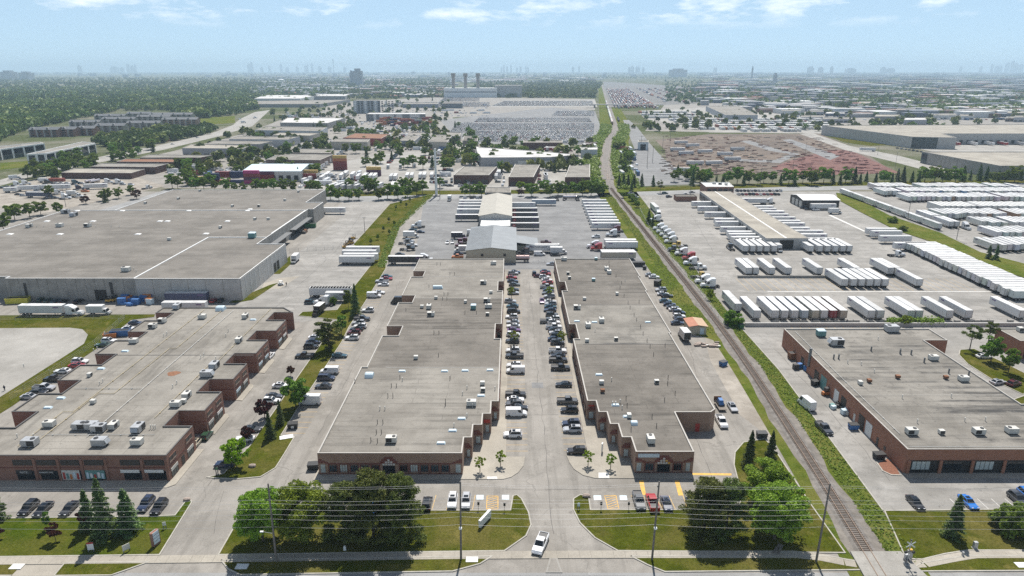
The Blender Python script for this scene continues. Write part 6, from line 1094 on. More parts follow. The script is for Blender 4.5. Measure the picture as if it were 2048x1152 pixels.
for k in range(7):
    p = G(1878, 461); o = place('trailer', 'box_trailer', (p.x - .08 * k, p.y + 8 + k * 17.2, 0), R(90), WT[0], False); reg(o, 'white box trailer', 'trailer', ROWN)
for k in range(4):
    p = G(1905, 457); o = place('trailer', 'box_trailer', (p.x - 1 + (k % 2) * 3.2, p.y + 8 + (k // 2) * 18, 0), R(90), WT[0], False); reg(o, 'white box trailer', 'trailer', 'in the pair beside the white tractor')
veh('tractor', 1931, 453, -90, 'W', 'in the storage yard', zc=1.5); veh('van', 2014, 376, 0, 'S', 'at the storage yard gate', full=False)
# dock-end cars and street lots
row = 'in the staff car park beside the office'
for r_, (v0, n0) in enumerate(((381, 13), (388, 12))):
    for k in range(n0): veh(random.choice(['sedan', 'suv', 'hatch', 'sedan']), 1474 + k * 7.2 + r_ * 3, v0, 90, random.choice('KDSWNRKG'), row, 'left', full=False)
row = 'parked near the yard gate'
for u, v, c in ((1262, 386, 'S'), (1266, 390, 'W'), (1272, 394, 'W'), (1330, 386, 'T'), (1338, 393, 'N'), (1362, 398, 'D'), (1384, 384, 'S'), (1372, 388, 'W')): veh(random.choice(['sedan', 'suv']), u, v, 20, c, row, 'left', full=False)
# ================================================================ trees and planting
row = 'in the clump before the left brick building'
for k, u, v, h, ws in (('maple', 527, 1083, 11.5, .9), ('maple2', 608, 1083, 12.3, .92), ('pinetree2', 690, 1076, 11.5, 1.1), ('pinetree', 748, 1080, 14.5, 1), ('pinetree', 805, 1078, 13.5, .95)): tree(k, u, v, h, row, ws=ws)
row = 'in the clump before the track at the right'
for k, u, v, h, ws in (('pinetree2', 1408, 1066, 11.5, 1.2), ('pinetree', 1452, 1064, 11.2, 1.0), ('maple3', 1548, 1078, 12.5, 1.12), ('maple2', 1530, 1010, 9.5, 1.2), ('spruce', 1497, 935, 9.5, .8), ('spruce', 1537, 945, 10.5, .8)): tree(k, u, v, h, row, ws=ws)
row = 'on the front lawn at the left'
for k, u, v, h, ws in (('spruce', 214, 1074, 13.0, .95), ('spruce2', 181, 1058, 9.0, 1.0), ('spruce2', 260, 1062, 9.5, 1.25), ('plumtree', 174, 1056, 4.2, .8), ('oak2', 96, 1060, 4.2, .45), ('plumtree', 112, 1083, 4.0, .75), ('spruce2', -6, 1040, 8, 1.2), ('plumtree', -4, 1080, 4, .8)): tree(k, u, v, h, row, ws=ws)
row = 'on the lawn before the red brick building'
tree('spruce2', 1904, 1072, 9.3, row, ws=1.0); tree('shrubby', 2026, 1062, 5.6, row, ws=.95, desc='big round clipped tree')
row = 'on the grass strip between the two lots'
for k, u, v, h, ws in (('limetree', 474, 936, 7.0, .9), ('plumtree', 497, 882, 4.0, .9), ('spruce2', 541, 876, 7.2, .95), ('plumtree', 530, 838, 5.6, 1.0), ('spruce2', 562, 850, 7.2, .8), ('oak', 592, 815, 8.8, .9), ('plumtree', 582, 752, 3.4, .9), ('openpine', 660, 702, 10.8, 1.15), ('pinetree2', 657, 699, 9, .8), ('oak2', 683, 670, 7.0, .8), ('spruce', 712, 630, 12.0, .8), ('oak2', 697, 618, 7.5, .6), ('shrubby', 666, 609, 3.0, .6)): tree(k, u, v, h, row, 'front', ws=ws)
row = 'in the grey stone tree wells of the aisle'
for u, v in ((960, 944), (1001, 932), (1176, 932), (1221, 938), (1028, 689), (1023, 597), (1123, 690), (1099, 596)): tree('young', u, v, 4.0 if v > 700 else 5.0, row, 'front')
row = 'beside the small building at the right edge'
for k, u, v, h, ws in (('openpine', 1939, 700, 8.5, 1.0), ('openpine', 1975, 690, 8, 1.0), ('oak', 1981, 724, 8.2, .8), ('oak2', 2016, 746, 7.8, .75)): tree(k, u, v, h, row, ws=ws)
tree('shrubby', 1466, 650, 5.0, 'in the weeds beside the trailer yard', ws=.85); tree('limetree', 1420, 600, 4.5, 'in the weeds beside the trailer yard', ws=.8)
tree('limetree', 1810, 652, 4.0, 'over the retaining wall', ws=1.0)
row = 'on the grass bank between the trailer yards'
for k, u, v, h in (('spruce2', 1976, 518, 7), ('spruce2', 1991, 520, 7.2), ('shrubby', 1785, 446, 3.6), ('shrubby', 1806, 462, 3.0)): tree(k, u, v, h, row)
row = 'along the track side of the trailer yard'
for k, u, v, h in (('spruce2', 1297, 447, 8.5), ('spruce2', 1305, 453, 6.5), ('oak3', 1262, 402, 5.5), ('oak3', 1268, 408, 5), ('oak3', 1274, 415, 4.5), ('oak3', 1246, 396, 4.5)): tree(k, u, v, h, row)
row = 'saplings on the grass strip'
for u, v in ((811, 401), (820, 404), (802, 410), (813, 415), (792, 420), (778, 445), (789, 452), (767, 463), (756, 480), (779, 470), (742, 489)): tree('oak2', u, v, 3.2, 'on the grassy strip beside the truck yard', 'front', ws=.7, desc='small round sapling')
# street trees along the cross street and beyond
row = 'in the street row behind the huge warehouse'
for u, v, h in ((100, 396, 9), (118, 430, 8), (30, 440, 10), (60, 436, 9), (82, 430, 9), (8, 462, 10), (205, 402, 7), (216, 400, 8), (238, 397, 7.5), (262, 390, 7), (345, 377, 11), (356, 378, 10), (392, 380, 10), (408, 380, 10), (430, 382, 8), (452, 382, 10), (470, 384, 7), (488, 384, 7), (512, 382, 9), (528, 382, 9), (548, 384, 10), (566, 384, 10), (585, 384, 9), (622, 384, 9), (636, 386, 9)): tree(random.choice(['oak', 'oak2', 'oak3']), u, v, h, row)
tree('plumtree2', 172, 408, 6.5, 'by the road at the warehouse corner'); tree('plumtree2', 273, 398, 7.5, 'by the road at the warehouse corner'); tree('spruce', 212, 405, 9, 'by the road at the warehouse corner')
row = 'in the street row along the cross street'
for u, v in ((661, 400), (678, 401), (698, 401), (718, 400), (737, 385), (748, 383), (700, 378), (730, 376), (757, 400), (775, 398), (796, 398), (815, 394), (833, 392), (805, 380), (820, 381), (845, 388), (880, 376), (930, 392), (948, 392), (963, 393), (1063, 393), (1088, 384), (1100, 394), (1116, 391), (1132, 391), (1150, 391), (1165, 391), (1182, 392), (1196, 391), (1205, 391), (1170, 384), (1190, 382)): tree(random.choice(['oak', 'oak2', 'oak3', 'oak']), u, v, random.uniform(8, 11), row)
tree('limetree', 1040, 380, 6.5, 'before a flat roofed building', ws=1.2); tree('limetree', 1055, 381, 5.5, 'before a flat roofed building', ws=1.2); tree('plumtree2', 1042, 392, 5.5, 'behind the beige loading shed')
row = 'in the evergreen row at the yard gate'
for u, v in ((1238, 375), (1247, 373), (1256, 373), (1268, 374), (1283, 372), (1306, 372), (1263, 384), (1320, 386)): tree('spruce' if u < 1310 else 'openpine', u, v, random.uniform(8, 11), row)
row = 'in the tree belt behind the trailer yard'
for k in range(46):
    u = 1385 + k * 14.6 + random.uniform(-4, 4); tree(random.choice(['spruce', 'oak', 'oak2', 'spruce', 'oak3', 'cedar']), u, 371 - (u - 1385) * .012 + random.uniform(-4, 2), random.uniform(8, 13.5), row)
row = 'in the planting between the far industrial buildings'
clus = [((300, 310), (275, 308), 10), ((120, 200), (318, 345), 22), ((40, 120), (338, 360), 12), ((220, 290), (300, 325), 12), ((370, 410), (335, 360), 6), ((450, 540), (305, 330), 12), ((570, 660), (285, 305), 10), ((480, 560), (268, 285), 4), ((680, 760), (268, 282), 8), ((620, 690), (250, 265), 5), ((690, 800), (298, 310), 7), ((840, 960), (255, 290), 20), ((890, 1000), (290, 310), 10), ((1000, 1080), (282, 298), 8), ((1290, 1310), (225, 262), 8), ((1430, 1560), (205, 225), 18), ((1560, 1700), (205, 238), 22), ((1700, 2040), (208, 236), 30), ((520, 620), (225, 245), 12), ((640, 760), (215, 232), 14), ((760, 900), (200, 215), 10), ((600, 880), (300, 345), 16), ((880, 1200), (310, 345), 14), ((1330, 1420), (350, 366), 10), ((1230, 1262), (290, 350), 10), ((340, 640), (350, 372), 14), ((1560, 1900), (240, 262), 14)]
for (u0, u1), (v0, v1), n in clus:
    for k in range(n): t = random.random(); tree(random.choice(['oak', 'oak2', 'oak3', 'spruce', 'oak']), u0 + (u1 - u0) * t, v0 + (v1 - v0) * random.random(), random.uniform(8, 12), row)
# hedge over the retaining wall, weeds along the track, wooded country: masses nobody could count
def clumps(n, gen, size, name, mat, label, cat, leaves=14, hgt=(.4, 1.1)):
    pts = []; sz = []
    for _ in range(n):
        g = gen()
        if g is None: continue
        x, y, z = g; h = random.uniform(*hgt); r = h * .8
        q = np.random.normal(size=(leaves, 3)) * np.array([r * .55, r * .55, h * .35]) + np.array([x, y, z + h * .5]); q[:, 2] = np.maximum(q[:, 2], z + .03); pts.append(q); sz.append(np.full(leaves, size * (.6 + .8 * random.random())))
    P_ = np.concatenate(pts); v, q = quads_from(P_, np.concatenate(sz), np.tile(np.array([0, -.5, 2.0]), (len(P_), 1))); return stuff(name, npmesh(name, v, q, M[mat]), label, cat)
def gen_weed_r():
    y = random.uniform(104, 480); r = (min(79.8, 75.6 + (y - 119) * .064) if y < 230 else 80 + (y - 230) * .045); l = tx(y) + 3.6
    return (random.uniform(l, r), y, .02)
def gen_weed_l():
    y = random.uniform(216, 490); return (random.uniform(62.5 if y < 300 else 66.5, tx(y) - 3.0), y, .02)
clumps(6500, gen_weed_r, .15, 'tall_weeds', 'weedleaf', 'tall green weeds growing along the right side of the railway track', 'weeds', 9, (.06, .34))
clumps(3000, gen_weed_l, .15, 'tall_weeds', 'weedleaf', 'tall weeds between the track and the cars behind the brick building', 'weeds', 9, (.06, .34))
clumps(160, lambda: (random.uniform(134, 152), random.uniform(226, 227.6), .6), .4, 'hedge', 'weedleaf', 'leafy vine hedge hanging over the retaining wall', 'hedge', 40, (.8, 1.6))
def gen_strip():
    t = random.random(); a, b = ((870, 389), (800, 455)) if t < .4 else ((800, 455), (770, 535)); s = random.random(); p = G(a[0] + (b[0] - a[0]) * s - random.uniform(0, 16), a[1] + (b[1] - a[1]) * s); return (p.x, p.y, .1)
clumps(1300, gen_strip, .25, 'tall_weeds', 'weedleaf', 'rough yellow green grass along the edge of the dark truck yard', 'weeds', 8, (.12, .45))
def gen_far():
    y = random.uniform(515, 1150); s = random.choice((-1, 1)); return (tx(y) + s * random.uniform(6, 22), y, 0)
clumps(2200, gen_far, 1.1, 'trackside_scrub', 'weedleaf', 'green scrub on both sides of the far curving tracks', 'scrub', 16, (.8, 3.2))
def blobs(pts, hs, per, name, mat, label, cat, asp=.75):
    n = len(pts); d = np.random.normal(size=(n, per, 3)); d /= np.linalg.norm(d, axis=2, keepdims=True); d[:, :, 2] = np.abs(d[:, :, 2]) * 1.0 - .15
    rad = hs[:, None, None] * np.array([.42, .42, .6]) * np.random.uniform(.75, 1.12, (n, per, 1)); q = pts[:, None, :] + d * rad; q[:, :, 2] += hs[:, None] * .38
    v, f = quads_from(q.reshape(-1, 3), np.repeat(hs * (.42 if per > 20 else .62), per), d.reshape(-1, 3), .85); return stuff(name, npmesh(name, v, f, M[mat]), label, cat)
def scatter(px, n, hmin, hmax):
    """points spread over the ground under a picture polygon"""
    us = [p[0] for p in px]; vs = [p[1] for p in px]; out_ = []
    def inside(u, v):
        c = False; j = len(px) - 1
        for i in range(len(px)):
            if (px[i][1] > v) != (px[j][1] > v) and u < (px[j][0] - px[i][0]) * (v - px[i][1]) / (px[j][1] - px[i][1]) + px[i][0]: c = not c
            j = i
        return c
    while len(out_) < n:
        u, v = random.uniform(min(us), max(us)), random.uniform(min(vs), max(vs))
        if inside(u, v): out_.append(G(u, v))
    return np.array([tuple(p) for p in out_]), np.random.uniform(hmin, hmax, n)
def excl(P_, H_, boxes):
    k = np.ones(len(P_), bool); 
    for (x, y, r) in boxes: k &= (np.hypot(P_[:, 0] - x, P_[:, 1] - y) > r)
    return P_[k], H_[k]
P_, H_ = scatter([(-260, 300), (-60, 315), (0, 280), (60, 258), (150, 240), (240, 222), (330, 222), (400, 238), (470, 230), (520, 218), (500, 200), (620, 205), (640, 190), (700, 180), (560, 172), (300, 172), (-200, 172)], 9500, 4, 15)
_cl = [(95, 221, 60), (385, 187, 62), (195, 195, 48), (0, 262, 60)]
P_, H_ = excl(P_, H_, [(G(u, v).x, G(u, v).y, r * G(u, v).y / 1365 * .8) for u, v, r in _cl])
blobs(P_, H_, 26, 'woodland', 'forest', 'wide green woodland filling the left background', 'woodland')
P_, H_ = scatter([(180, 285), (330, 262), (440, 258), (420, 268), (330, 285), (230, 300)], 260, 7, 12); blobs(P_, H_, 30, 'roadside_trees', 'forest', 'thick leafy belt between the houses and the highway', 'woodland')
P_, H_ = scatter([(-300, 172), (900, 172), (900, 156), (-300, 156)], 2600, 9, 16); blobs(P_, H_, 12, 'far_woods', 'forest', 'hazy far woods at the left below the skyline', 'woodland')
P_, H_ = scatter([(1000, 196), (1190, 196), (1205, 166), (1150, 160), (960, 165), (940, 180)], 1500, 8, 13); blobs(P_, H_, 14, 'far_woods', 'forest', 'hazy green belt beside the long straight railway', 'woodland')
P_, H_ = scatter([(900, 158), (2300, 158), (2300, 150), (900, 150)], 1500, 10, 16); blobs(P_, H_, 10, 'far_woods', 'forest', 'hazy far woods at the right below the skyline', 'woodland')
P_, H_ = scatter([(1330, 205), (2300, 240), (2300, 165), (1330, 160)], 3000, 7, 12); blobs(P_, H_, 14, 'suburb_trees', 'forest', 'scattered trees among the far suburban roofs at the right', 'trees')
P_, H_ = scatter([(640, 200), (900, 195), (900, 165), (640, 165)], 900, 7, 12); blobs(P_, H_, 14, 'suburb_trees', 'forest', 'scattered trees among the far roofs left of the power station', 'trees')
P_, H_ = scatter([(-300, 150), (2400, 150), (2400, 144.5), (-300, 144.5)], 1800, 14, 26); blobs(P_, H_, 8, 'horizon_woods', 'forest', 'thin hazy tree line along the horizon', 'woodland')

P2, H2 = [], []
for poly, n in (([(560, 300), (900, 300), (900, 205), (640, 205), (560, 235)], 170), ([(1240, 262), (1660, 264), (2100, 242), (2100, 198), (1400, 198)], 330), ([(880, 345), (1200, 345), (1200, 290), (900, 290)], 50), ([(340, 345), (560, 340), (640, 290), (520, 255), (420, 285)], 70)):
    a_, h_ = scatter(poly, n, 5, 11); P2.append(a_); H2.append(h_)
blobs(np.concatenate(P2), np.concatenate(H2), 34, 'lot_trees', 'forest', 'many small trees dotted between the far industrial lots', 'trees')
for i, px in enumerate([[(40, 222), (150, 212), (190, 216), (80, 230)], [(320, 186), (430, 182), (440, 187), (330, 193)], [(150, 196), (230, 190), (240, 194), (160, 201)], [(-60, 262), (30, 250), (60, 256), (0, 276)]]):
    PXS('meadow', px, M['weeds'], .12 + .01 * i)
# ================================================================ far buildings, lots and skyline
WROOF = {'w': M['roof_white'], 'g': M['roof_c'], 'd': M['roof_b'], 't': M['roof_tan'], 'b': M['bluesign'], 'r': M['rust']}
def fbld(label, roof_px, h, wall, roof='g', win=0, snap=True, name='flat_roofed_building', par=.5, front_win=None):
    P_ = [G(u, v, h) for u, v in roof_px]
    if len(P_) == 4 and snap:   # square it up in plan
        xs_ = sorted(p.x for p in P_); y_ = sorted(p.y for p in P_)
    b = Bld(name, label, [(p.x, p.y) for p in P_], h, [M['wallcol']], [WROOF[roof]], [M['coping']], par, .6, color=wall)
    if win:
        n = len(b.P)
        for i in range(n):
            a, c = b.P[i], b.P[(i + 1) % n]; d = Vector(c) - Vector(a); nrm = Vector((d.y, -d.x)).normalized()
            if nrm.y < -.25 and d.length > 6:
                k = max(1, int(d.length / 7)); st = d.length / k; nf = max(1, int(h / 4))
                for f in range(nf if win > 1 else 1):
                    for q in range(k): b.window(a, c, q * st + st * .15, q * st + st * .85, 1.0 + f * 3.6, 3.2 + f * 3.6 if h > 4.2 else h - .8, 'glass', 'greymetal', 0)
    return b
BR = (.10, .05, .04); GY = (.27, .27, .26); WH = (.6, .6, .58); CR = (.42, .39, .33); BG = (.33, .33, .34)
fbld('nearest low brown building with pale roof above the truck lot', [(122, 345), (262, 346), (290, 338), (150, 336)], 5, BR, 't')
fbld('second low brown building with grey roof in the left group', [(182, 333), (310, 334), (338, 327), (206, 326)], 6, BR, 'g'); fbld('third low brown building with reddish roof in the left group', [(233, 323), (360, 324), (381, 318), (252, 317)], 6, BR, 'r'); fbld('farthest low brown building with grey roof in the left group', [(280, 315), (400, 315), (425, 310), (298, 309)], 7, BR, 'g')
fbld('long pale grey industrial building with white framed front', [(364, 296), (486, 297), (503, 290), (384, 288)], 9, BG, 't', 1); fbld('grey industrial building behind the white framed one', [(410, 288), (520, 288), (545, 282), (430, 281)], 9, GY, 'g'); fbld('wide pale industrial building by the highway trees', [(458, 278), (575, 279), (600, 273), (475, 272)], 9, (.4, .41, .42), 'g'); fbld('pale blue grey industrial building farthest along the highway', [(510, 260), (640, 262), (655, 254), (530, 252)], 10, (.38, .42, .45), 'g', 1); fbld('white roofed long building beside the highway bend', [(560, 245), (655, 246), (690, 236), (575, 235)], 9, GY, 'w'); fbld('reddish roofed block among the pale industrial buildings', [(545, 270), (620, 271), (640, 266), (560, 265)], 8, CR, 't')
fbld('brown industrial building with grey roof behind the purple container stack', [(532, 319), (640, 320), (668, 308), (560, 307)], 7, (.16, .11, .09), 'g', 1); fbld('brown stepped building with grey roof at the truck lot', [(585, 305), (660, 306), (668, 298), (600, 297)], 7, (.16, .11, .09), 'g')
TB, tbr, otb = gable('warehouse', 'long pale building with white ridged roof behind the container stacks', -218, -171, 555, 600, 8, 10.5, 'offwhite', 'bluesign', 'x')
for k in range(7): obj('dock_door', MB().box(-214 + k * 6.2, -210.5 + k * 6.2, 554.9, 554.97, .6, 4.6).mesh('dock_door', [M['blackplastic_shade']], otb), TB)
fbld('red walled industrial building with grey roof', [(686, 275), (762, 277), (780, 268), (710, 266)], 9, (.26, .05, .05), 'r'); fbld('grey industrial building before the red walled one', [(662, 283), (735, 284), (740, 278), (672, 277)], 9, CR, 'g')
fbld('grey blue building left of the white gabled one', [(797, 281), (829, 282), (842, 271), (815, 270)], 7, (.25, .28, .3), 'g', 1); fbld('pale building with large door near the white pole', [(857, 283), (895, 284), (905, 270), (870, 269)], 9, CR, 'g', 0); fbld('small pale building right of the white pole', [(895, 272), (920, 272), (922, 265), (893, 264)], 9, CR, 'g'); fbld('grey block beside the leafy trees near the car field', [(925, 281), (955, 282), (957, 272), (928, 271)], 9, (.22, .2, .18), 'd')
fbld('flat brown office before the loading shed left side', [(907, 350), (978, 350), (994, 333), (928, 332)], 7, BR, 'g', 2); fbld('flat brown building with grey roof behind the lime trees', [(1017, 354), (1067, 354), (1080, 329), (1030, 328)], 7, BR, 'g', 1); fbld('flat brown building with grey roof next to the track', [(1130, 354), (1180, 354), (1180, 328), (1140, 328)], 7, BR, 'g', 1)
fbld('long angular pale grey building with bright roof wedge', [(963, 315), (1100, 314), (1156, 309), (1080, 302), (960, 294), (952, 292), (954, 304)], 9, BG, 'w', 0); fbld('white walled warehouse strip before the angular building', [(1031, 321), (1103, 321), (1103, 318), (1031, 318)], 6, WH, 'w'); fbld('dark brick block in the truck depot', [(1047, 285), (1125, 285), (1125, 280), (1047, 280)], 8, BR, 'g'); fbld('white shed beside the track depot', [(1162, 299), (1195, 299), (1195, 294), (1162, 294)], 8, (.5, .52, .54), 'w')
ins = fbld('pale inspection portal building straddling the yard road', [(1276, 284), (1297, 284), (1297, 280), (1276, 280)], 9, (.55, .58, .6), 'g'); ins.slab('portal_opening_shade', ins.P[0] if ins.P[0][1] <= ins.P[1][1] + 1 else ins.P[0], ins.P[1], 3, 9, .1, 6.5, 'blackplastic_shade', .1, .02)  # black slab paints the shade inside the portal
# big modern warehouses at the right
W3 = Bld('warehouse', 'very large pale grey modern warehouse at the right with red trailers docked', [(430, 970), (452, 846), (460, 800), (505, 790), (520, 842), (900, 842), (900, 1000)], 13, 'concpale', 'roof_tan', 'coping', .6, .8)
a, b = (460, 800), (505, 790)
for k in range(9): W3.slab('tinted_panel', a, b, .3 + k * 3.0, 3.1 + k * 3.0, .4, 12.4, 'glass_teal', .1, .02)
for k in range(12): W3.slab('concrete_panel', (430, 970), (452, 846), .3 + k * 10.4, 10.3 + k * 10.4, .2, 12.3, 'concpale', .12, .01)
for k in range(22): W3.slab('dock_door', (520, 842), (900, 842), 4 + k * 9, 8 + k * 9, 1.2, 5, 'blackplastic_shade', .1, .02)
W4 = Bld('warehouse', 'nearer grey warehouse at the right edge with flat pale roof', [(396, 668), (402, 566), (700, 566), (700, 668)], 11, 'concwall', 'roof_tan', 'coping', .6, .8)
for k in range(10): W4.slab('concrete_panel', (396, 668), (402, 566), .3 + k * 10.2, 10.1 + k * 10.2, .2, 10.3, 'concwall', .12, .01)
W4.slab('tinted_panel', (396, 668), (402, 566), .6, 9, .4, 10, 'glass_teal', .14, .13)
row = 'docked between the two large modern warehouses'
for k, c in enumerate(['R', 'W', 'W', 'R', 'S', 'W', 'R', 'R', 'W']): o = place('trailer', 'box_trailer', (530 + k * 20 + random.uniform(-3, 3), 832, 0), R(-90), COL[c][0], False); reg(o, COL[c][1] + ' box trailer', 'trailer', row, 'left')
row = 'in the car park before the nearer modern warehouse'
for k in range(34): veh(random.choice(['sedan', 'suv', 'hatch']), 1795 + (k % 17) * 8 + (k // 17) * 60, 300 + (k % 17) * 1.2 + (k // 17) * 11 - 4, 30, random.choice('WSKDNG'), row, 'left', full=False)
veh('trailer', 1735, 298, 160, WT, 'on the road before the large modern warehouse', full=False, zc=2.5)
# left: white framed commercial blocks and town houses
def framed(label, px, h):
    P_ = [G(u, v, h) for u, v in px]; b = Bld('commercial_block', label, [(p.x, p.y) for p in P_], h, 'glass_teal', 'roof_c', 'white', .5, .8)
    n = len(b.P)
    for i in range(n):
        a, c = b.P[i], b.P[(i + 1) % n]; d = (Vector(c) - Vector(a)); nrm = Vector((d.y, -d.x)).normalized()
        if nrm.y > .3 or d.length < 8: continue
        k = max(2, int(d.length / 14)); st = d.length / k
        for q in range(k + 1): b.slab('white_pier', a, c, max(0, q * st - 1.1), min(d.length, q * st + 1.1), .1, h - .2, 'white', .4, .02)
        b.slab('white_fascia', a, c, 0, d.length, h - 1.4, h - .1, 'white', .45, .02); b.slab('floor_band', a, c, 0, d.length, 3.6, 4.3, 'greymetal', .3, .02)
        for q in range(k): b.window(a, c, q * st + 1.8, (q + 1) * st - 1.8, .6, 3.4, 'glass_teal', 'greymetal', 1); b.window(a, c, q * st + 1.8, (q + 1) * st - 1.8, 4.6, h - 1.7, 'glass', 'greymetal', 1)
framed('white framed glass commercial block nearer the highway', [(53, 308), (90, 306), (190, 286), (165, 283)], 11); framed('white framed glass commercial block at the left edge', [(-60, 312), (0, 298), (88, 286), (80, 284), (0, 292), (-60, 302)], 11)
HSE = []
def townhouse(label, u0, u1, v, h, dep, brick):
    p0, p1 = G(u0, v), G(u1, v); x0, x1 = p0.x, p1.x; y0 = p0.y
    r, rf, o = gable('townhouse_row', label, x0, x1, y0, y0 + dep, h, h + 3.0, brick, 'greymetal', 'x', 'building', .8)
    n = max(2, int((x1 - x0) / 9))
    for k in range(n):
        for f in range(3):
            w_ = obj('window', MB().box(x0 + (k + .25) * (x1 - x0) / n, x0 + (k + .7) * (x1 - x0) / n, y0 - .12, y0 - .02, 1 + f * 3.1, 2.8 + f * 3.1).mesh('window', [M['glass']], o), r)
        obj('bay', MB().box(x0 + (k + .02) * (x1 - x0) / n, x0 + (k + .18) * (x1 - x0) / n, y0 - .9, y0 - .01, 0, h - .4).mesh('bay', [M['concpale']], o), r)
        if k % 2 == 0: obj('dormer', MB().frus((x0 + (k + .2) * (x1 - x0) / n, x0 + (k + .8) * (x1 - x0) / n, y0 + 1, y0 + 5), h - .2, (x0 + (k + .5) * (x1 - x0) / n, x0 + (k + .52) * (x1 - x0) / n, y0 + 1, y0 + 5.5), h + 3).mesh('dormer', [M['greymetal']], o), rf)
for i, (u0, u1, v, br) in enumerate(((60, 118, 274, 'brick_c'), (122, 152, 273, 'brick_c'), (158, 190, 271, 'brick_c'), (192, 250, 265, 'concwall'), (255, 320, 259, 'concwall'), (325, 395, 251, 'brick_a'), (140, 200, 257, 'concwall'), (205, 270, 250, 'concwall'), (275, 340, 245, 'concwall'), (300, 385, 240, 'concwall'), (190, 250, 243, 'concwall'), (255, 300, 238, 'concwall'))): townhouse(f'three storey townhouse row with grey gabled roof, {ordw(i + 1)} of the estate by the woodland', u0, u1, v, 9.5, 13, br)
for i, (u, v) in enumerate(((250, 278), (318, 284), (270, 272))): townhouse(f'low brick house with gabled roof across from the highway trees, {ordw(i + 1)} one', u - 12, u + 14, v, 4.0, 12, 'brick_d')
# far industrial band
fbld('very wide white roofed warehouse in the left middle distance', [(508, 197), (600, 197), (640, 190), (530, 190)], 12, WH, 'w'); fbld('low grey warehouse skirt before the wide white roof', [(480, 208), (640, 208), (700, 199), (500, 202)], 8, GY, 'g'); fbld('white roofed warehouse right of the widest one', [(620, 192), (690, 192), (700, 188), (640, 188)], 12, (.3, .3, .3), 'w')
ap = fbld('seven storey grey apartment block in the middle distance', [(706, 201), (760, 201), (760, 199), (714, 199)], 26, (.32, .34, .36), 'g', 0); 
a_, c_ = ap.P[0], ap.P[1]
for f in range(7):
    for q in range(12): ap.slab('balcony', ap.P[0], ap.P[1], 2 + q * 7.0, 6 + q * 7.0, 1.2 + f * 3.5, 3.4 + f * 3.5, 'glass' if q % 3 else 'white', .3, .02)
vb = fbld('white building with dark vertical panels behind the container stacks', [(732, 228), (851, 228), (851, 225), (740, 225)], 12, WH, 'w'); 
for s0, s1 in ((.0, .12), (.17, .22), (.47, .5), (.61, .73), (.9, 1.0)):
    d = (Vector(vb.P[1]) - Vector(vb.P[0])).length; vb.slab('dark_panel', vb.P[0], vb.P[1], s0 * d, s1 * d, .2, 11.6, 'greymetal', .3, .02)
fbld('long low blue grey building right of the apartment block', [(806, 208), (876, 208), (876, 205), (806, 205)], 9, (.25, .28, .32), 'g'); fbld('dark grey building beside the blue grey one', [(883, 207), (925, 207), (925, 204), (890, 204)], 11, (.16, .17, .18), 'd')
fbld('large grey flat warehouse behind the trailer lot', [(1452, 230), (1516, 230), (1480, 212), (1412, 212)], 11, (.36, .38, .4), 'g')
dm = obj('white_dome', MB().loft([[(-880 * .8 - 0 + 34 * math.cos(t) * r, 2700 + 20 * math.sin(t) * r, z) for t in np.linspace(0, 2 * math.pi, 20)[:-1]] for r, z in ((1, 0), (.97, 6), (.8, 12), (.5, 16), (.1, 18))]).mesh('white_dome', [M['white']])); tag(dm, 'bright white air dome far off at the left', 'dome')
dm.location = G(562, 163) - Vector((-704, 2700, 0))
# power station
ps = empty('power_station', G(940, 195)); tag(ps, 'pale grey power station hall with three tall stacks in the distance', 'power station')
sc_ = (G(1000, 195) - G(940, 195)).length / 60
obj('hall', MB().box(-52 * sc_, 54 * sc_, 0, 50, 0, 30).mesh('hall', [M['white']]), ps); obj('hall_band', MB().box(-50 * sc_, 52 * sc_, -.6, -.1, 16, 19).mesh('hall_band', [M['greymetal']]), ps); obj('turbine_hall', MB().box(50 * sc_, 104 * sc_, 20, 70, 0, 36).mesh('turbine_hall', [M['concpale']]), ps); obj('turbine_roof', MB().box(49 * sc_, 105 * sc_, 19, 71, 36.1, 38).mesh('turbine_roof', [M['concpale']]), ps)
for u in (907, 931, 956): obj('stack', MB().cyl(((u - 940) * sc_, 12, 0), ((u - 940) * sc_, 12, 66), 6, 5, 14).cyl(((u - 940) * sc_, 12, 66), ((u - 940) * sc_, 12, 76), 7.5, 7.5, 14).mesh('stack', [M['concwall']]), ps)
# overpass and freight trains
ov = empty('overpass', G(1215, 216)); tag(ov, 'concrete road overpass crossing the railway corridor', 'bridge')
obj('deck', MB().box(-50, 130, 0, 14, 7, 8.6).mesh('deck', [M['concpale']]), ov)
for x in (-30, 0, 45, 90): obj('pier', MB().box(x - 1.5, x + 1.5, 2, 12, 0, 7).mesh('pier', [M['concwall']]), ov)
row = 'in the freight train on the left track'
wg = MB().box(-1.5, 1.5, -8.2, 8.2, 1.2, 5.4, 0).box(-1.2, 1.2, -7, -5, .4, 1.2, 1).box(-1.2, 1.2, 5, 7, .4, 1.2, 1).mesh('freight_wagon', [M['trailer'], M['darkmetal']])
for k in range(46):
    y = 1150 + k * 17.5; o = obj('freight_wagon', wg, None, (tx(y, 40) - 4, y, .3), -math.atan((tx(y + 20, 40) - tx(y - 20, 40)) / 40), tuple(c * random.uniform(.7, 1.1) for c in ((.55, .54, .5) if random.random() < .75 else (.2, .09, .06)))); reg(o, 'pale freight wagon' if k else 'leading freight wagon', 'wagon', row)
row = 'of the green locomotives on the siding'
for k in range(3): y = 1230 + k * 22; o = obj('locomotive', MB().box(-1.5, 1.5, -9, 9, 1, 3.9).box(-1.5, 1.5, 5.5, 8, 3.9, 4.8).box(-1.2, 1.2, -8, 8, .3, 1).mesh('locomotive', [M['darkmetal']]), None, (tx(y, 40) + 9, y, .2), -.11); reg(o, 'dark locomotive', 'locomotive', row)
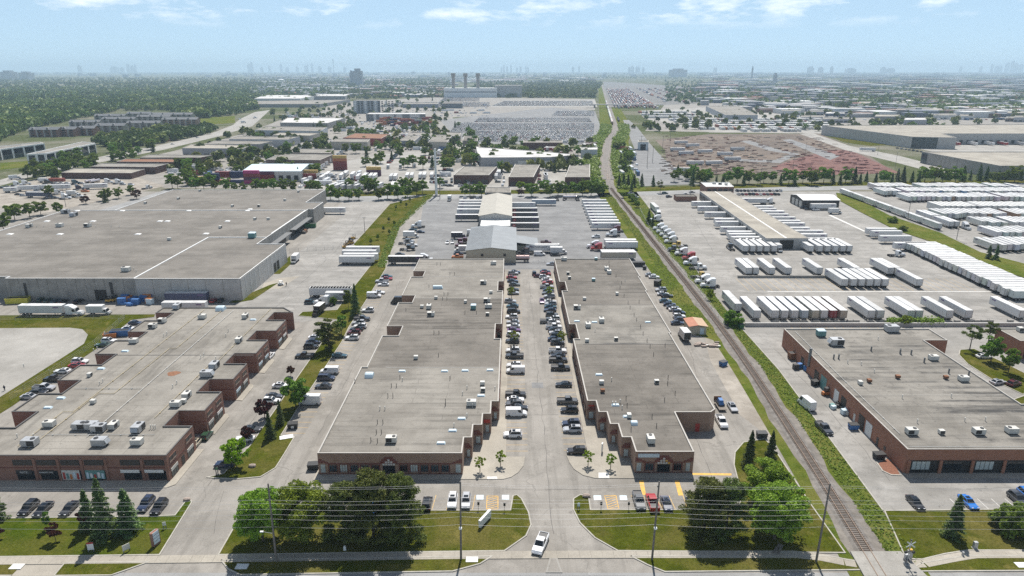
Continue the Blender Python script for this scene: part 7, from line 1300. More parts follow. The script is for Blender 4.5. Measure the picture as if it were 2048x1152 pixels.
# masses of parked cars, containers and far roofs
def boxes(name, items, mats, label, cat):
    b = MB()
    for x, y, lx, ly, h, ang, m in items:
        c, s = math.cos(ang), math.sin(ang); q = [(x + c * dx - s * dy, y + s * dx + c * dy) for dx, dy in ((-lx / 2, -ly / 2), (lx / 2, -ly / 2), (lx / 2, ly / 2), (-lx / 2, ly / 2))]; b.prism(q, 0, h, m)
    return stuff(name, b.mesh(name, mats), label, cat)
PM = [simple('fleet_' + n, c, .25) for n, c in (('white', (.72, .72, .72)), ('silver', (.45, .46, .48)), ('black', (.02, .02, .022)), ('grey', (.14, .145, .15)), ('red', (.3, .03, .03)), ('blue', (.05, .12, .25)))]
def carlot(name, label, quads_, step, wts):
    """rows of small car shapes: a body and a smaller cabin on it"""
    b = MB()
    for (px, skip) in quads_:
        A0, A1, B1, B0 = [G(*p) for p in px]; nr = max(1, int((B0 - A0).length / step)); 
        for i in range(nr):
            t = i / nr; l, r = A0.lerp(B0, t), A1.lerp(B1, t); n = int((r - l).length / 2.75)
            for k in range(n):
                if random.random() < skip: continue
                p = l.lerp(r, k / n); m = random.choices(range(6), wts)[0]; b.box(p.x - .9, p.x + .9, p.y - 2.3, p.y + 2.3, .3, .95, m); b.frus((p.x - .85, p.x + .85, p.y - 1.5, p.y + 1.6), .95, (p.x - .65, p.x + .65, p.y - .8, p.y + 1.1), 1.5, 2, m)
    return stuff(name, b.mesh(name, PM), label, cat='cars')
carlot('stored_cars', 'large field of new cars parked in dense rows beyond the depots', [([(955, 283), (1188, 283), (1190, 262), (930, 262)], .25), ([(935, 260), (1190, 260), (1190, 247), (950, 247)], .08), ([(950, 244), (1185, 244), (1180, 236), (960, 236)], .05), ([(1105, 232), (1190, 232), (1190, 222), (1115, 222)], .08), ([(900, 266), (940, 266), (950, 246), (915, 246)], .2)], 6.4, (6, 3, 1.5, 2, .6, .6))
carlot('stored_cars', 'farther car fields in long angled rows near the overpass', [([(985, 212), (1190, 212), (1185, 202), (1010, 202)], .2), ([(700, 226), (730, 226), (730, 222), (700, 222)], .2), ([(560, 235), (650, 234), (640, 229), (570, 230)], .15), ([(760, 214), (980, 214), (980, 205), (800, 205)], .35), ([(880, 203), (960, 203), (960, 195), (890, 195)], .3)], 9, (7, 4, .8, 1.5, .8, .5))
CM = [simple('stack_' + n, c, .6) for n, c in (('rust', (.24, .07, .04)), ('orange', (.42, .14, .05)), ('blue', (.07, .10, .18)), ('grey', (.35, .35, .35)), ('maroon', (.18, .03, .03)), ('white', (.6, .6, .58)))]
it = []
for i in range(14):      # strings of wagons beside the main line
    y = 1640 + random.uniform(0, 60)
    while y < 3300:
        ln = random.choice((14, 18, 24)); it.append((tx(y, 60) + 16 + i * 7.5, y + ln / 2, 3.2, ln, random.choice((3.0, 4.5, 5.4)), -.115, random.choices(range(6), (3, 1, 2, 4, 2, 4))[0])) if random.random() < .92 else None
        y += ln + 1.5
for i in range(20):      # container rows across the terminal, parallel to the line
    y = 1950 + i * 12
    while y < 3500:
        ln = random.choice((12.2, 24.8, 37)); it.append((tx(y, 60) + 165 + i * 42 + random.choice((0, 6, 12)), y + ln / 2, random.choice((2.6, 5.4, 8.2)), ln, random.choice((2.6, 2.6, 5.2)), -.115, random.choices(range(6), (3, 1, 3, 4, 3, 2))[0])) if random.random() < .7 else None
        y += ln + random.choice((1, 2, 20))
boxes('intermodal_containers', it, CM, 'long rows of containers and wagons in the far intermodal yard', 'containers')
it = []
for v, u0, u1 in ((226, 1278, 1400), (231, 1285, 1408), (236, 1292, 1400), (241, 1340, 1640), (245, 1350, 1650), (249.5, 1370, 1655), (254, 1380, 1660), (259, 1400, 1665), (263, 1480, 1600)):
    l, r_ = G(u0, v), G(u1, v); x = l.x
    while x < r_.x:
        if random.random() < .85: it.append((x, l.y + random.uniform(-1, 1), 2.55, 15, 3.9, 0, random.choices(range(6), (.3, .2, .1, 1.2, .3, 9))[0]))
        x += 3.25 if random.random() < .93 else 12
boxes('stored_trailers', it, CM, 'banks of white trailers in the far lot behind the steel yard', 'trailers')
it = []
for k in range(950):
    u = random.uniform(1325, 1800); v = random.uniform(272, 350); t = (v - 272) / 78
    if not (1330 - 15 * t < u < 1640 + 150 * t): continue
    if abs(u - (1480 + t * 110)) < 10 or abs(u - (1572 + t * 130)) < 9: continue
    red = u > 1560 + (345 - v) * .9 + 20 and v > 300
    p = G(u, v); it.append((p.x, p.y, random.uniform(2.5, 7), random.uniform(.5, 1.0), random.uniform(.2, .8), random.uniform(-.12, .12), 4 if red else random.choices((0, 3, 4, 5, 1), (4, 2, 3, 1, 1))[0]))
SM = [simple('steel_' + n, c, .8) for n, c in (('rust', (.10, .055, .04)), ('a', (.18, .09, .06)), ('b', (.1, .1, .12)), ('c', (.2, .19, .18)), ('red', (.16, .05, .045)), ('d', (.5, .45, .4)))]; SM[5] = M['dirt']; SM[3] = M['wood']; SM[1] = M['rust']
boxes('steel_bundles', it, SM, 'rusty and red steel bundles laid out across the open storage yard', 'steel')
row = 'among the steel bundles'
for u, v in ((1362, 285), (1372, 306), (1355, 299), (1390, 326), (1365, 340), (1385, 291), (1410, 303), (1465, 318), (1475, 298), (1450, 308), (1428, 326)): veh('trailer', u, v, random.choice((0, 8, -6)), WT, row, 'left', zc=2, full=False)
it = []
for k in range(950):
    u = random.uniform(1400, 2400); v = 148 + 92 * random.random() ** 1.7
    if v > 236 - max(0, (1640 - u)) * .1: continue
    p = G(u, v); f = p.y / 1500; it.append((p.x, p.y, random.uniform(18, 70) * max(1, f * .7), random.uniform(15, 50) * max(1, f * .8), random.uniform(5, 10) * (1 + .15 * f), random.uniform(-.2, .2), random.choices(range(6), (.4, 0, 2.2, 3, 1.0, 1.6))[0]))
for k in range(480):
    u = random.uniform(520, 1200); v = 150 + 45 * random.random() ** 1.3
    if u > 900 and v > 165: continue
    p = G(u, v); f = p.y / 1800; it.append((p.x, p.y, random.uniform(25, 90) * max(1, f * .7), random.uniform(15, 60) * max(1, f * .8), random.uniform(5, 10), random.uniform(-.2, .2), random.choices(range(6), (.4, .1, 2, 4, .8, 1.6))[0]))
boxes('distant_roofs', it, [CM[0], CM[1], simple('roof_slate', (.10, .12, .15), .7), simple('roof_grey', (.32, .32, .32), .7), simple('roof_brown', (.2, .13, .10), .7), simple('roof_pale', (.62, .62, .6), .6)], 'countless low roofs of the far suburbs and industrial districts', 'roofs')
row = 'in the retail district behind the large modern warehouse'
for i in range(34):
    u = 1560 + i * 15 + random.uniform(-8, 8); v = random.uniform(200, 240); h = random.uniform(5, 11); w_ = random.uniform(14, 32); wc = random.choice([GY, WH, CR, (.25, .2, .18), (.18, .22, .3), (.4, .4, .42)])
    b_ = fbld('x', [(u - w_, v), (u + w_, v), (u + w_ - 4, v - 4), (u - w_ + 3, v - 4)], h, wc, random.choice('ggwt'), 1); reg(b_.root, 'flat roofed building', 'building', row, 'left')
# skyline towers
row = 'on the hazy horizon skyline'
TM = simple('far_tower', (.30, .32, .35), .6)
tw = MB().box(-.5, .5, -.4, .4, 0, .86).box(-.3, .3, -.25, .25, .86, 1.0).mesh('tower', [TM])
def tower(u, vtop, wpx, dist, desc='hazy tower block'):
    x = (u - 1024) / FPX * (dist * cp + CAMH * sp); t = (576 - vtop) / FPX; el = math.atan(t) - PITCH; z = CAMH + dist * math.tan(el)
    if z < 30: z = 30
    wd = wpx / FPX * dist; o = obj('tower', tw, None, (x, dist, 0)); o.scale = (wd, wd, z); reg(o, desc, 'tower', row, 'left'); return o
for u, vt, w_, d in ((161, 130, 6, 18000), (20, 141, 22, 6500), (55, 143, 20, 6500), (245, 134, 6, 21000), (258, 128, 5, 21000), (266, 131, 5, 21000), (272, 129, 4, 21000), (230, 133, 12, 21000), (500, 128, 6, 22500), (505, 124, 4, 22500), (524, 134, 5, 22500), (540, 131, 4, 22500), (563, 127, 4, 22500), (575, 134, 6, 22500), (595, 133, 5, 22500), (612, 131, 4, 22500), (616, 128, 3, 22500), (625, 126, 4, 22500), (640, 132, 6, 22500), (660, 133, 6, 22500), (690, 134, 5, 22500), (668, 118, 1.6, 22500), (1003, 134, 3, 19500), (1008, 131, 3, 19500), (1014, 133, 3, 19500), (1022, 130, 3, 19500), (1034, 134, 3, 19500), (1041, 133, 4, 19500), (1052, 132, 3, 19500), (1056, 134, 3, 19500), (1146, 134, 4, 19500), (1158, 132, 3, 19500), (1258, 134, 4, 18000), (1264, 132, 6, 18000), (1275, 133, 8, 18000), (1286, 134, 4, 18000), (1355, 137, 30, 9000), (1430, 135, 6, 18000), (1503, 132, 2.5, 6500), (1549, 146, 6, 4500), (1620, 133, 10, 15000), (1640, 134, 8, 15000), (1662, 133, 5, 15000), (1700, 136, 16, 15000), (1765, 134, 8, 16500), (1780, 136, 12, 16500), (1920, 133, 4, 19500), (1960, 132, 4, 19500), (1982, 128, 4, 19500), (1995, 131, 10, 19500), (2012, 125, 6, 19500), (2022, 122, 5, 19500), (2030, 126, 5, 19500), (2040, 128, 6, 19500)): tower(u, vt, w_, d)
tb = tower(717, 137, 17, 4200, 'dark wide office tower standing alone'); tower(704, 141, 6, 4200)
rng_ = np.random.RandomState(5)
ITW = []
for k in range(260):
    u = rng_.uniform(-100, 2150); d = rng_.uniform(9000, 19000); x = (u - 1024) / FPX * d; ITW.append((x, d, rng_.uniform(25, 90), 40, rng_.uniform(14, 40) * (1 + .5 * (rng_.rand() < .15)), 0, 3))
boxes('horizon_blocks', ITW, [TM] * 6, 'faint uneven line of far buildings along the horizon', 'buildings')
# container stacks and trucks in the middle distance
row = 'in the stacked container wall behind the huge warehouse'
def cont(u, v, lvl, c, key='container', rz=0, row_=None):
    p = G(u, v); o = place(key, 'shipping_container', (p.x, p.y, lvl * 2.62), R(rz), c[0], False); reg(o, f'{c[1]} shipping container', 'container', row_ or row, 'left')
RD, NV, PU, YL, OR, MG = ((.22, .03, .03), 'red'), ((.03, .05, .12), 'navy'), ((.10, .03, .07), 'purple'), ((.5, .34, .10), 'yellow'), ((.4, .13, .05), 'orange'), ((.45, .04, .18), 'magenta')
for u, v, l, c in ((390, 369, 0, YL), (398, 366, 1, YL), (425, 366, 0, PU), (425, 366, 1, NV), (425, 366, 2, NV), (448, 366, 0, OR), (448, 362, 1, RD), (448, 362, 2, RD), (476, 366, 0, NV), (476, 362, 1, NV), (476, 362, 2, NV), (505, 367, 0, MG), (505, 367, 1, PU), (505, 367, 2, RD), (505, 367, 3, MG), (535, 362, 0, RD), (535, 362, 1, RD), (535, 362, 2, PU), (618, 360, 0, RD), (618, 360, 1, RD), (622, 359, 2, YL), (748, 352, 0, PU), (748, 352, 1, PU), (748, 352, 2, YL), (681, 340, 0, RD), (681, 340, 1, RD), (681, 340, 2, RD), (681, 340, 3, OR), (681, 340, 4, YL)): cont(u, v, l, c)
row2 = 'behind the red walled building'
for k in range(60): cont(760 + (k % 15) * 7, 252 - (k % 4) * 2, k // 15 - (k % 3 == 0 and k // 15 > 1), random.choice([RD, OR, NV, OR, RD, ((.3, .3, .3), 'grey')]), row_=row2) if k // 15 - (k % 3 == 0 and k // 15 > 1) >= 0 else None
row = 'in the pale truck lot'
for k in range(8): p = G(666 + k * 9.4, 372 - (k % 2)); veh('trailer', 666 + k * 13, 370, 80, WT, row, 'left', full=False, zc=3)
for u, v in ((684, 352), (692, 348), (706, 350), (717, 354), (730, 353), (742, 353), (750, 353), (783, 354), (791, 354), (815, 352), (824, 352), (841, 351), (849, 351), (864, 351), (776, 333), (801, 332), (829, 331), (645, 356), (655, 350), (786, 371)): veh('trailer' if v > 340 else 'boxtruck', u, v, -86, WT, row, 'left', full=False, zc=2)
for k in range(12): veh('tractor', 640 + k * 6, 337 - k * 4.6, 200, 'W' if k != 4 else 'R', row, 'left', full=False, zc=1.5)
for k in range(16): veh(random.choice(['sedan', 'suv', 'pickup']), 778 + k * 1.8, 325 - k * 2.1, 0, random.choice('KDGSNR'), row, 'left', full=False)
for k in range(14): veh(random.choice(['daycab', 'sedan', 'suv']), 842 + (k % 7) * 8, 324 - (k // 7) * 7, 90, random.choice('TMDRKS'), row, 'left', full=False)
veh('tanker', 875, 312, 0, 'W', row, 'left', full=False, desc='white tank trailer')
row = 'in the dirt truck lot'
for k, u, v, rz, c in (('trailer28', 22, 381, 8, WT), ('trailer', 56, 378, 14, WT), ('trailer', 100, 376, 12, WT), ('trailer', 118, 376, 14, WT), ('trailer', 192, 374, 14, WT), ('trailer', 76, 391, -4, ((.06, .08, .14), 'navy')), ('tractor', 98, 393, -5, 'N'), ('tractor', 33, 368, 30, 'W'), ('tractor', 50, 366, 30, 'W'), ('tractor', 115, 385, 40, 'W'), ('tractor', 130, 394, 10, 'W'), ('tractor', 150, 365, 60, 'T'), ('tractor', 157, 376, 40, 'N'), ('boxtruck', 146, 387, 10, WT), ('daycab', 155, 391, 0, 'W'), ('tanker', 180, 363, 80, 'W'), ('tanker', 190, 363, 80, 'W'), ('tractor', 215, 363, 20, 'W'), ('tractor', 236, 364, 20, 'W'), ('container', 114, 359, 0, ((.3, .07, .05), 'rusty red')), ('boxtruck', 88, 361, 0, WT), ('tractor', 95, 365, 20, 'K'), ('sedan', 46, 388, 0, 'S'), ('sedan', 36, 386, 10, 'K'), ('sedan', 112, 364, 0, 'W'), ('sedan', 122, 364, 0, 'W'), ('sedan', 134, 364, 0, 'W'), ('sedan', 163, 364, 0, 'S'), ('sedan', 5, 373, 0, 'N'), ('sedan', 14, 371, 0, 'K'), ('suv', 74, 379, 20, 'S'), ('suv', 110, 393, 20, 'D'), ('pickup', 170, 380, 0, 'O'), ('suv', 245, 366, 0, 'S'), ('suv', 262, 367, 0, 'W')): veh(k, u, v, rz, c, row, 'left', full=False, zc=1.5)
veh('daycab', 294, 376, 60, 'W', 'on the road behind the huge warehouse', full=False)
row = 'around the brown buildings'
for k in range(40):
    u, v = random.choice([(random.uniform(900, 960), random.choice((366, 371))), (random.uniform(992, 1004), random.uniform(338, 358)), (random.uniform(1075, 1084), random.uniform(350, 368)), (random.uniform(1100, 1118), random.uniform(322, 350)), (random.uniform(925, 990), random.uniform(322, 330)), (random.uniform(1182, 1196), random.uniform(330, 360))]); veh(random.choice(['sedan', 'suv', 'hatch', 'pickup']), u, v, random.choice((0, 90, 90)), random.choice('KDGSWMRN'), row, 'left', full=False)
row = 'on the highway at the left'
for u, v, k in ((30, 357, 'boxtruck'), (487, 245, 'boxtruck'), (510, 236, 'tractor'), (480, 238, 'van'), (345, 288, 'sedan'), (278, 305, 'suv'), (395, 275, 'sedan')): veh(k, u, v, 30, WT if k == 'boxtruck' else 'W', row, 'left', full=False)
row = 'in the depot before the car field'
for k in range(26): veh(random.choice(['trailer28', 'boxtruck', 'trailer48']), random.uniform(1090, 1192), random.uniform(283, 306), random.choice((0, 90)), random.choice([WT, WT, RD, ((.3, .05, .05), 'red')]), row, 'left', full=False, zc=2)

IT2 = []
MIDL = [((600, 740), (350, 375)), ((860, 905), (340, 372)), ((990, 1010), (335, 372)), ((1080, 1100), (335, 370)), ((340, 560), (335, 352)), ((420, 560), (300, 318)), ((560, 700), (280, 300)), ((700, 860), (255, 300)), ((650, 860), (240, 262)), ((860, 960), (300, 330)), ((560, 720), (225, 240)), ((1560, 2040), (212, 240)), ((1240, 1275), (300, 350)), ((1480, 1800), (205, 218)), ((720, 980), (206, 232))]
for (u0, u1), (v0, v1) in MIDL:
    n = int((u1 - u0) * (v1 - v0) / 34)
    for k in range(n):
        p = G(random.uniform(u0, u1), v0 + (v1 - v0) * round(random.random() * 5) / 5 + random.uniform(-.5, .5)); big = random.random() < .16
        IT2.append((p.x, p.y, 2.5 if big else 1.9, random.choice((9, 14)) if big else 4.6, 3.6 if big else 1.5, random.choice((0, 0, math.pi / 2)), random.choices(range(6), (6, 0, 0, 0, .4, .3) if big else (4, 3, 2, 2.5, .6, .6))[0]))
boxes('parked_vehicles', IT2, PM, 'countless small parked vehicles in the far industrial lots', 'vehicles')

IT3 = []; l, r_ = G(1886, 424.5), G(2130, 424.5); x = l.x
while x < r_.x: IT3.append((x, l.y + 8 + random.uniform(-1, 1), 2.55, 15.5, 4.0, 0, random.choices((5, 3, 2), (9, 1, .3))[0])); x += 3.3
boxes('packed_trailers', IT3, CM, 'packed row of white trailers deep in the far storage yard', 'trailers')
# ================================================================ street furniture and small things
PB_ = [(553, 1124), (922, 1119), (1304, 1119), (1632, 1124)]
poles = [G(*p) for p in PB_]; d_ = (poles[3] - poles[0]) / 3
poles = [poles[0] - d_ * 2.1] + poles + [poles[3] + d_ * 2.1]
WH_ = [16.2, 15.2, 13.9, 12.3, 11.2, 10.0, 9.1, 7.4]; WO_ = [0, .9, -.9, .35, .25, .35, .25, .3]
for i, p in enumerate(poles):
    o = empty('utility_pole', p); k = i
    obj('post', MB().cyl((0, 0, -.2), (.25, 0, 16.6), .21, .14, 10).mesh('post', [M['pole']]), o)
    for x, y, z in ((.25, 0, 16.6), (.23, .8, 15.2), (.23, -.8, 13.9)): obj('insulator', MB().cyl((x, y, z - .25), (x, y, z + .05), .09, .06, 8).mesh('insulator', [M['greymetal']]), o)
    for z, s in ((15.0, 1), (13.7, -1)): obj('bracket', MB().cyl((.23, 0, z - .35), (.23, s * .85, z), .04, n=6).mesh('bracket', [M['greymetal']]), o)
    if i in (1,): obj('lamp_arm', MB().cyl((.1, 0, 6.2), (-1.6, -.4, 6.9), .04, n=6).mesh('lamp_arm', [M['galv']]), o); obj('lamp_head', MB().box(-2.1, -1.5, -.55, -.25, 6.8, 7.0).mesh('lamp_head', [M['white']]), o)
    if i in (2, 3): obj('lamp_head', MB().box(-.15, .35, -.7, -.2, 7.0, 7.3).mesh('lamp_head', [M['white']]), o)
    reg(o, 'tall weathered utility pole', 'pole', 'along the front road', 'left')
for z, yo in zip(WH_, WO_):
    b = MB()
    for p, q in zip(poles[:-1], poles[1:]):
        prev = None
        for k in range(13):
            t = k / 12; c = p.lerp(q, t); pt = (c.x + .25, c.y + yo, z - 4 * .55 * t * (1 - t))
            if prev: b.cyl(prev, pt, .016, n=4)
            prev = pt
    o = obj('overhead_wire', b.mesh('overhead_wire', [M['wire']]), None, (0, 0, 0)); o['label'] = f'overhead wire strung between the utility poles, {ordw(WH_.index(z) + 1)} from the top'; o['category'] = 'wire'; o['group'] = 'overhead wires'
# monument signs
def signboard(u, v, w_, h_, rz, label, face, leg=.6, t=.35):
    p = G(u, v); o = empty('ground_sign', p, R(rz)); tag(o, label, 'sign'); obj('panel', MB().box(-w_ / 2, w_ / 2, -t / 2, t / 2, leg, leg + h_).mesh('panel', [M[face]]), o)
    for s in (-1, 1): obj('leg', MB().box(s * w_ * .4 - .07, s * w_ * .4 + .07, -.07, .07, 0, leg).mesh('leg', [M['greymetal']]), o)
    return o
signboard(970, 1046, 4.2, 1.6, 62, 'white monument sign standing on the lawn beside the entrance drive', 'white', .3, .5)
sg = signboard(313, 1090, 1.7, 2.9, 70, 'tall brick framed directory sign on the left lawn by the drive', 'brick_c', .2, .6)
for k in range(4): obj('name_panel', MB().box(-.68, .68, -.36, -.31, .6 + k * .65, 1.15 + k * .65).mesh('name_panel', [M['bluesign']]), sg); obj('name_panel', MB().box(-.68, .68, .31, .36, .6 + k * .65, 1.15 + k * .65).mesh('name_panel', [M['bluesign']]), sg)
s1 = signboard(183, 1104, 1.1, 1.3, 10, 'small white realtor sign with red top on the left lawn', 'white', .5, .08); obj('red_top', MB().box(-.55, .55, -.06, .06, 1.81, 2.1).mesh('red_top', [M['redsign']]), s1)
signboard(254, 1104, 1.3, 1.2, 50, 'small pale realtor sign near the drive on the left lawn', 'offwhite', .5, .08); signboard(330, 1058, .6, .8, 20, 'little white sign on the green lawn by the kerb', 'white', .8, .06); signboard(435, 952, .5, .5, 0, 'small green sign on a stake at the grass strip tip', 'green', 1.6, .05); signboard(1157, 1020, .5, .8, 0, 'small pale sign on the island tip right of the entrance', 'bluesign', .9, .05)
signboard(1204, 905, .9, 1.9, 75, 'narrow upright white panel standing on the right walkway', 'white', .6, .3)
for i, (u, v) in enumerate(((1009, 1022), (957, 1020), (1202, 1020), (1257, 1020))):
    o = empty('parking_post', G(u, v)); obj('post', MB().cyl((0, 0, 0), (0, 0, 1.9), .04, n=6).mesh('post', [M['darkmetal']]), o); obj('sign_plate', MB().box(-.22, .22, -.05, -.02, 1.2, 2.0).mesh('sign_plate', [M['darkmetal']]), o); reg(o, 'dark parking sign post', 'sign', 'at the lawn edge', 'left')
# dumpsters and bins
def dumpster(u, v, rz, mat, label, L_=2.4, W_=1.7, H_=1.4, lid=True, z=0):
    p = G(u, v); p.z = z; o = empty('dumpster', p, R(rz)); tag(o, label, 'dumpster')
    obj('body', MB().frus((-L_ / 2 + .12, L_ / 2 - .12, -W_ / 2 + .15, W_ / 2 - .1), .12, (-L_ / 2, L_ / 2, -W_ / 2, W_ / 2), H_).mesh('body', [M[mat]]), o)
    if lid: obj('lid', MB().box(-L_ / 2 - .04, L_ / 2 + .04, -W_ / 2, W_ / 2 + .05, H_, H_ + .1).mesh('lid', [M['blackplastic_shade']]), o)
    else: obj('rim', MB().box(-L_ / 2 - .06, L_ / 2 + .06, -W_ / 2 - .06, -W_ / 2 + .04, H_ - .1, H_ + .08).box(-L_ / 2 - .06, L_ / 2 + .06, W_ / 2 - .04, W_ / 2 + .06, H_ - .1, H_ + .08).mesh('rim', [M[mat]]), o); obj('inside', MB().box(-L_ / 2 + .1, L_ / 2 - .1, -W_ / 2 + .1, W_ / 2 - .1, H_ - .02, H_ + .01).mesh('inside', [M['blackplastic_shade']]), o)  # black sheet at the rim paints the shade inside an open bin
    for s in (-1, 1): obj('fork_pocket', MB().box(s * L_ / 2 - .07, s * L_ / 2 + .07, -.5, .5, .6, .8).mesh('fork_pocket', [M['darkmetal']]), o)
    return o
q_ = dumpster(586, 856, 8, 'darkmetal', 'black dumpster standing in the stalls beside the grass strip'); obj('notice', MB().box(-.3, .4, -.87, -.85, .4, 1.0).mesh('notice', [M['white']]), q_)
dumpster(627, 938, 5, 'darkmetal', 'black dumpster at the left front corner of the brick building'); dumpster(1757, 917, 5, 'darkmetal', 'dark dumpster beside the mulch bed of the red brick building'); dumpster(1631, 770, 20, 'darkmetal', 'dark dumpster below the teal loading door'); dumpster(1706, 858, 0, 'blue', 'navy dumpster by the white loading door', 2.2); dumpster(1523, 875, 0, 'darkmetal', 'dark dumpster on the dirt behind the spruces'); dumpster(1276, 532, 0, 'darkmetal', 'long black roll off bin behind the right brick building', 6, 2.4, 2.0, False); dumpster(1315, 570, 60, 'darkmetal', 'tilted black bin between the parked cars by the track', 4, 2.2, 2.2, False); dumpster(1289, 539, 0, 'darkmetal', 'small dark bin beside the long black one', 1.6, 1.4, 1.5)
dumpster(1446, 731, 30, 'blue', 'dark blue bin on the dirt by the track', 2.2); dumpster(37, 606, 10, 'yellowbin', 'large bright yellow open skip before the huge warehouse', 8, 2.6, 2.2, False); dumpster(242, 671, 10, 'blue', 'blue open skip left of the brown brick complex', 6, 2.4, 2.0, False); dumpster(221, 675, 20, 'orange', 'orange brown skip left of the brown brick complex', 4, 2.2, 1.6, False); dumpster(1586, 718, 5, 'rust', 'rusty brown open bin along the red brick wall', 3, 2.2, 2.2, False); dumpster(556, 480, 60, 'green', 'green skip at the warehouse loading canopy', 5, 2.4, 1.8, False); dumpster(618, 455, 0, 'green', 'long green container skip at the warehouse dock', 8, 2.4, 2.4, False); dumpster(1482, 656, 10, 'green', 'small green bin by the big shrub', 1.8, 1.4, 1.4)
# machines, crates and scrap
def crates(u, v, n, label, mats, sp_=3.0, size=(1.2, 1.0, 1.0), cat='crates', z=0):
    for k in range(n):
        p = G(u, v) + Vector((random.uniform(-sp_, sp_), random.uniform(-sp_ * .5, sp_ * .5), z)); mt = random.choice(mats); o = empty('crate', p, random.uniform(-.4, .4)); s_ = random.uniform(.8, 1.25)
        obj('box', MB().box(-size[0] / 2 * s_, size[0] / 2 * s_, -size[1] / 2 * s_, size[1] / 2 * s_, .12, size[2] * s_).mesh('box', [M[mt]]), o); obj('pallet', MB().box(-size[0] / 2 * s_ - .05, size[0] / 2 * s_ + .05, -size[1] / 2 * s_, size[1] / 2 * s_, 0, .11).mesh('pallet', [M['wood']]), o); reg(o, {'teal': 'teal', 'white': 'white', 'bluesign': 'pale blue', 'darkmetal': 'dark', 'blue': 'blue', 'wood': 'wooden', 'orange': 'orange', 'green': 'green', 'offwhite': 'pale', 'rust': 'rusty', 'yellow': 'yellow', 'stone': 'stone coloured'}[mt] + ' crate', 'crate', label)
crates(1676, 815, 9, 'in the heap at the red brick loading doors', ['teal', 'white', 'darkmetal', 'green', 'bluesign'], 2.6); crates(1692, 828, 6, 'in the stack by the open loading door', ['bluesign', 'offwhite', 'darkmetal'], 1.6, (1.6, 1.2, 1.4)); crates(1606, 738, 8, 'in the dark jumble along the red brick wall', ['darkmetal', 'green', 'blue'], 2.4, (1.4, 1.2, 1.5)); crates(1415, 690, 14, 'in the stone and pallet heap by the track', ['stone', 'offwhite', 'wood', 'stone'], 4, (1.6, .8, .6))
crates(277, 604, 16, 'in the blue and orange pile at the huge warehouse wall', ['blue', 'blue', 'orange', 'bluesign'], 6, (2.6, 1.6, 2.2)); crates(253, 610, 4, 'in the low blue stack before the pile', ['blue'], 2, (2.2, 1.2, .9)); crates(590, 466, 12, 'in the pallet clutter at the warehouse dock', ['wood', 'rust', 'darkmetal', 'offwhite'], 6, (2, 1.4, 1.4))
def forklift(u, v, rz, mat, label, name='forklift'):
    p = G(u, v); o = empty(name, p, R(rz)); tag(o, label, 'forklift')
    obj('chassis', MB().frus((-1.3, 1.0, -.6, .6), .3, (-1.2, .9, -.5, .5), 1.1).mesh('chassis', [M[mat]]), o); obj('cab_frame', MB().box(-.6, -.5, -.5, .5, 1.1, 2.2).box(.5, .6, -.5, .5, 1.1, 2.2).box(-.65, .65, -.55, .55, 2.2, 2.3).mesh('cab_frame', [M['darkmetal']]), o); obj('mast', MB().box(1.05, 1.2, -.45, -.3, .1, 2.6).box(1.05, 1.2, .3, .45, .1, 2.6).mesh('mast', [M['darkmetal']]), o); obj('fork', MB().box(1.2, 2.3, -.35, -.22, .15, .22).box(1.2, 2.3, .22, .35, .15, .22).mesh('fork', [M['darkmetal']]), o); obj('seat', MB().box(-.3, .2, -.25, .25, 1.1, 1.35).mesh('seat', [M['blackplastic_shade']]), o)
    for x in (-.85, .7):
        for s in (-1, 1): obj('wheel', MB().cyl((x, s * .45, .3), (x, s * .68, .3), .3, n=10).mesh('wheel', [M['rubber']]), o)
    return o
forklift(1652, 790, 15, 'orange', 'orange forklift parked at the red brick loading doors'); forklift(1716, 846, 80, 'darkmetal', 'dark forklift inside the open loading door'); 
for i, (u, v) in enumerate(((218, 604), (230, 602), (694, 490), (700, 484), (707, 478), (703, 488), (690, 496))): forklift(u, v, random.uniform(0, 90), 'yellow', f'yellow orange lift machine, {ordw(i + 1)} of the machines ' + ('before the huge warehouse' if i < 2 else 'by the grass strip'), 'lift_machine')
fl = veh('boxtruck', 1440, 815, -90, WT, 'x') if False else None
ft = empty('utility_trailer', G(1440, 815), R(-90)); tag(ft, 'small flat trailer carrying a blue machine behind the white pickup', 'trailer'); obj('deck', MB().box(-2.6, 2.6, -1, 1, .55, .7).mesh('deck', [M['wood']]), ft); obj('gate', MB().box(-2.75, -2.65, -1, 1, .7, 2.0).mesh('gate', [M['rust']]), ft)
for s in (-1, 1): obj('wheel', MB().cyl((-.2, s * .9, .34), (-.2, s * 1.15, .34), .34, n=10).mesh('wheel', [M['rubber']]), ft)
bm_ = empty('compact_machine', G(1440, 813) + Vector((0, 0, .7)), R(-90)); tag(bm_, 'blue compact machine loaded on the small flat trailer', 'machine'); obj('body', MB().frus((-1.2, 1.2, -.65, .65), .3, (-.9, .8, -.5, .5), 1.5).mesh('body', [M['blue']]), bm_); obj('track', MB().box(-1.2, 1.2, -.85, -.66, 0, .5).mesh('track', [M['rubber']]), bm_); obj('track', MB().box(-1.2, 1.2, .66, .85, 0, .5).mesh('track', [M['rubber']]), bm_)
gc = empty('golf_cart', G(562, 570), 0); tag(gc, 'small white utility cart standing alone in the loading yard', 'cart'); obj('body', MB().frus((-1.2, 1.2, -.6, .6), .25, (-1.1, .9, -.55, .55), .9).mesh('body', [M['white']]), gc); obj('canopy', MB().box(-.7, .7, -.6, .6, 1.75, 1.82).box(-.65, -.6, -.55, .55, .9, 1.75).box(.6, .65, -.55, .55, .9, 1.75).mesh('canopy', [M['white']]), gc)
for x in (-.8, .8):
    for s in (-1, 1): obj('wheel', MB().cyl((x, s * .5, .25), (x, s * .66, .25), .25, n=8).mesh('wheel', [M['rubber']]), gc)
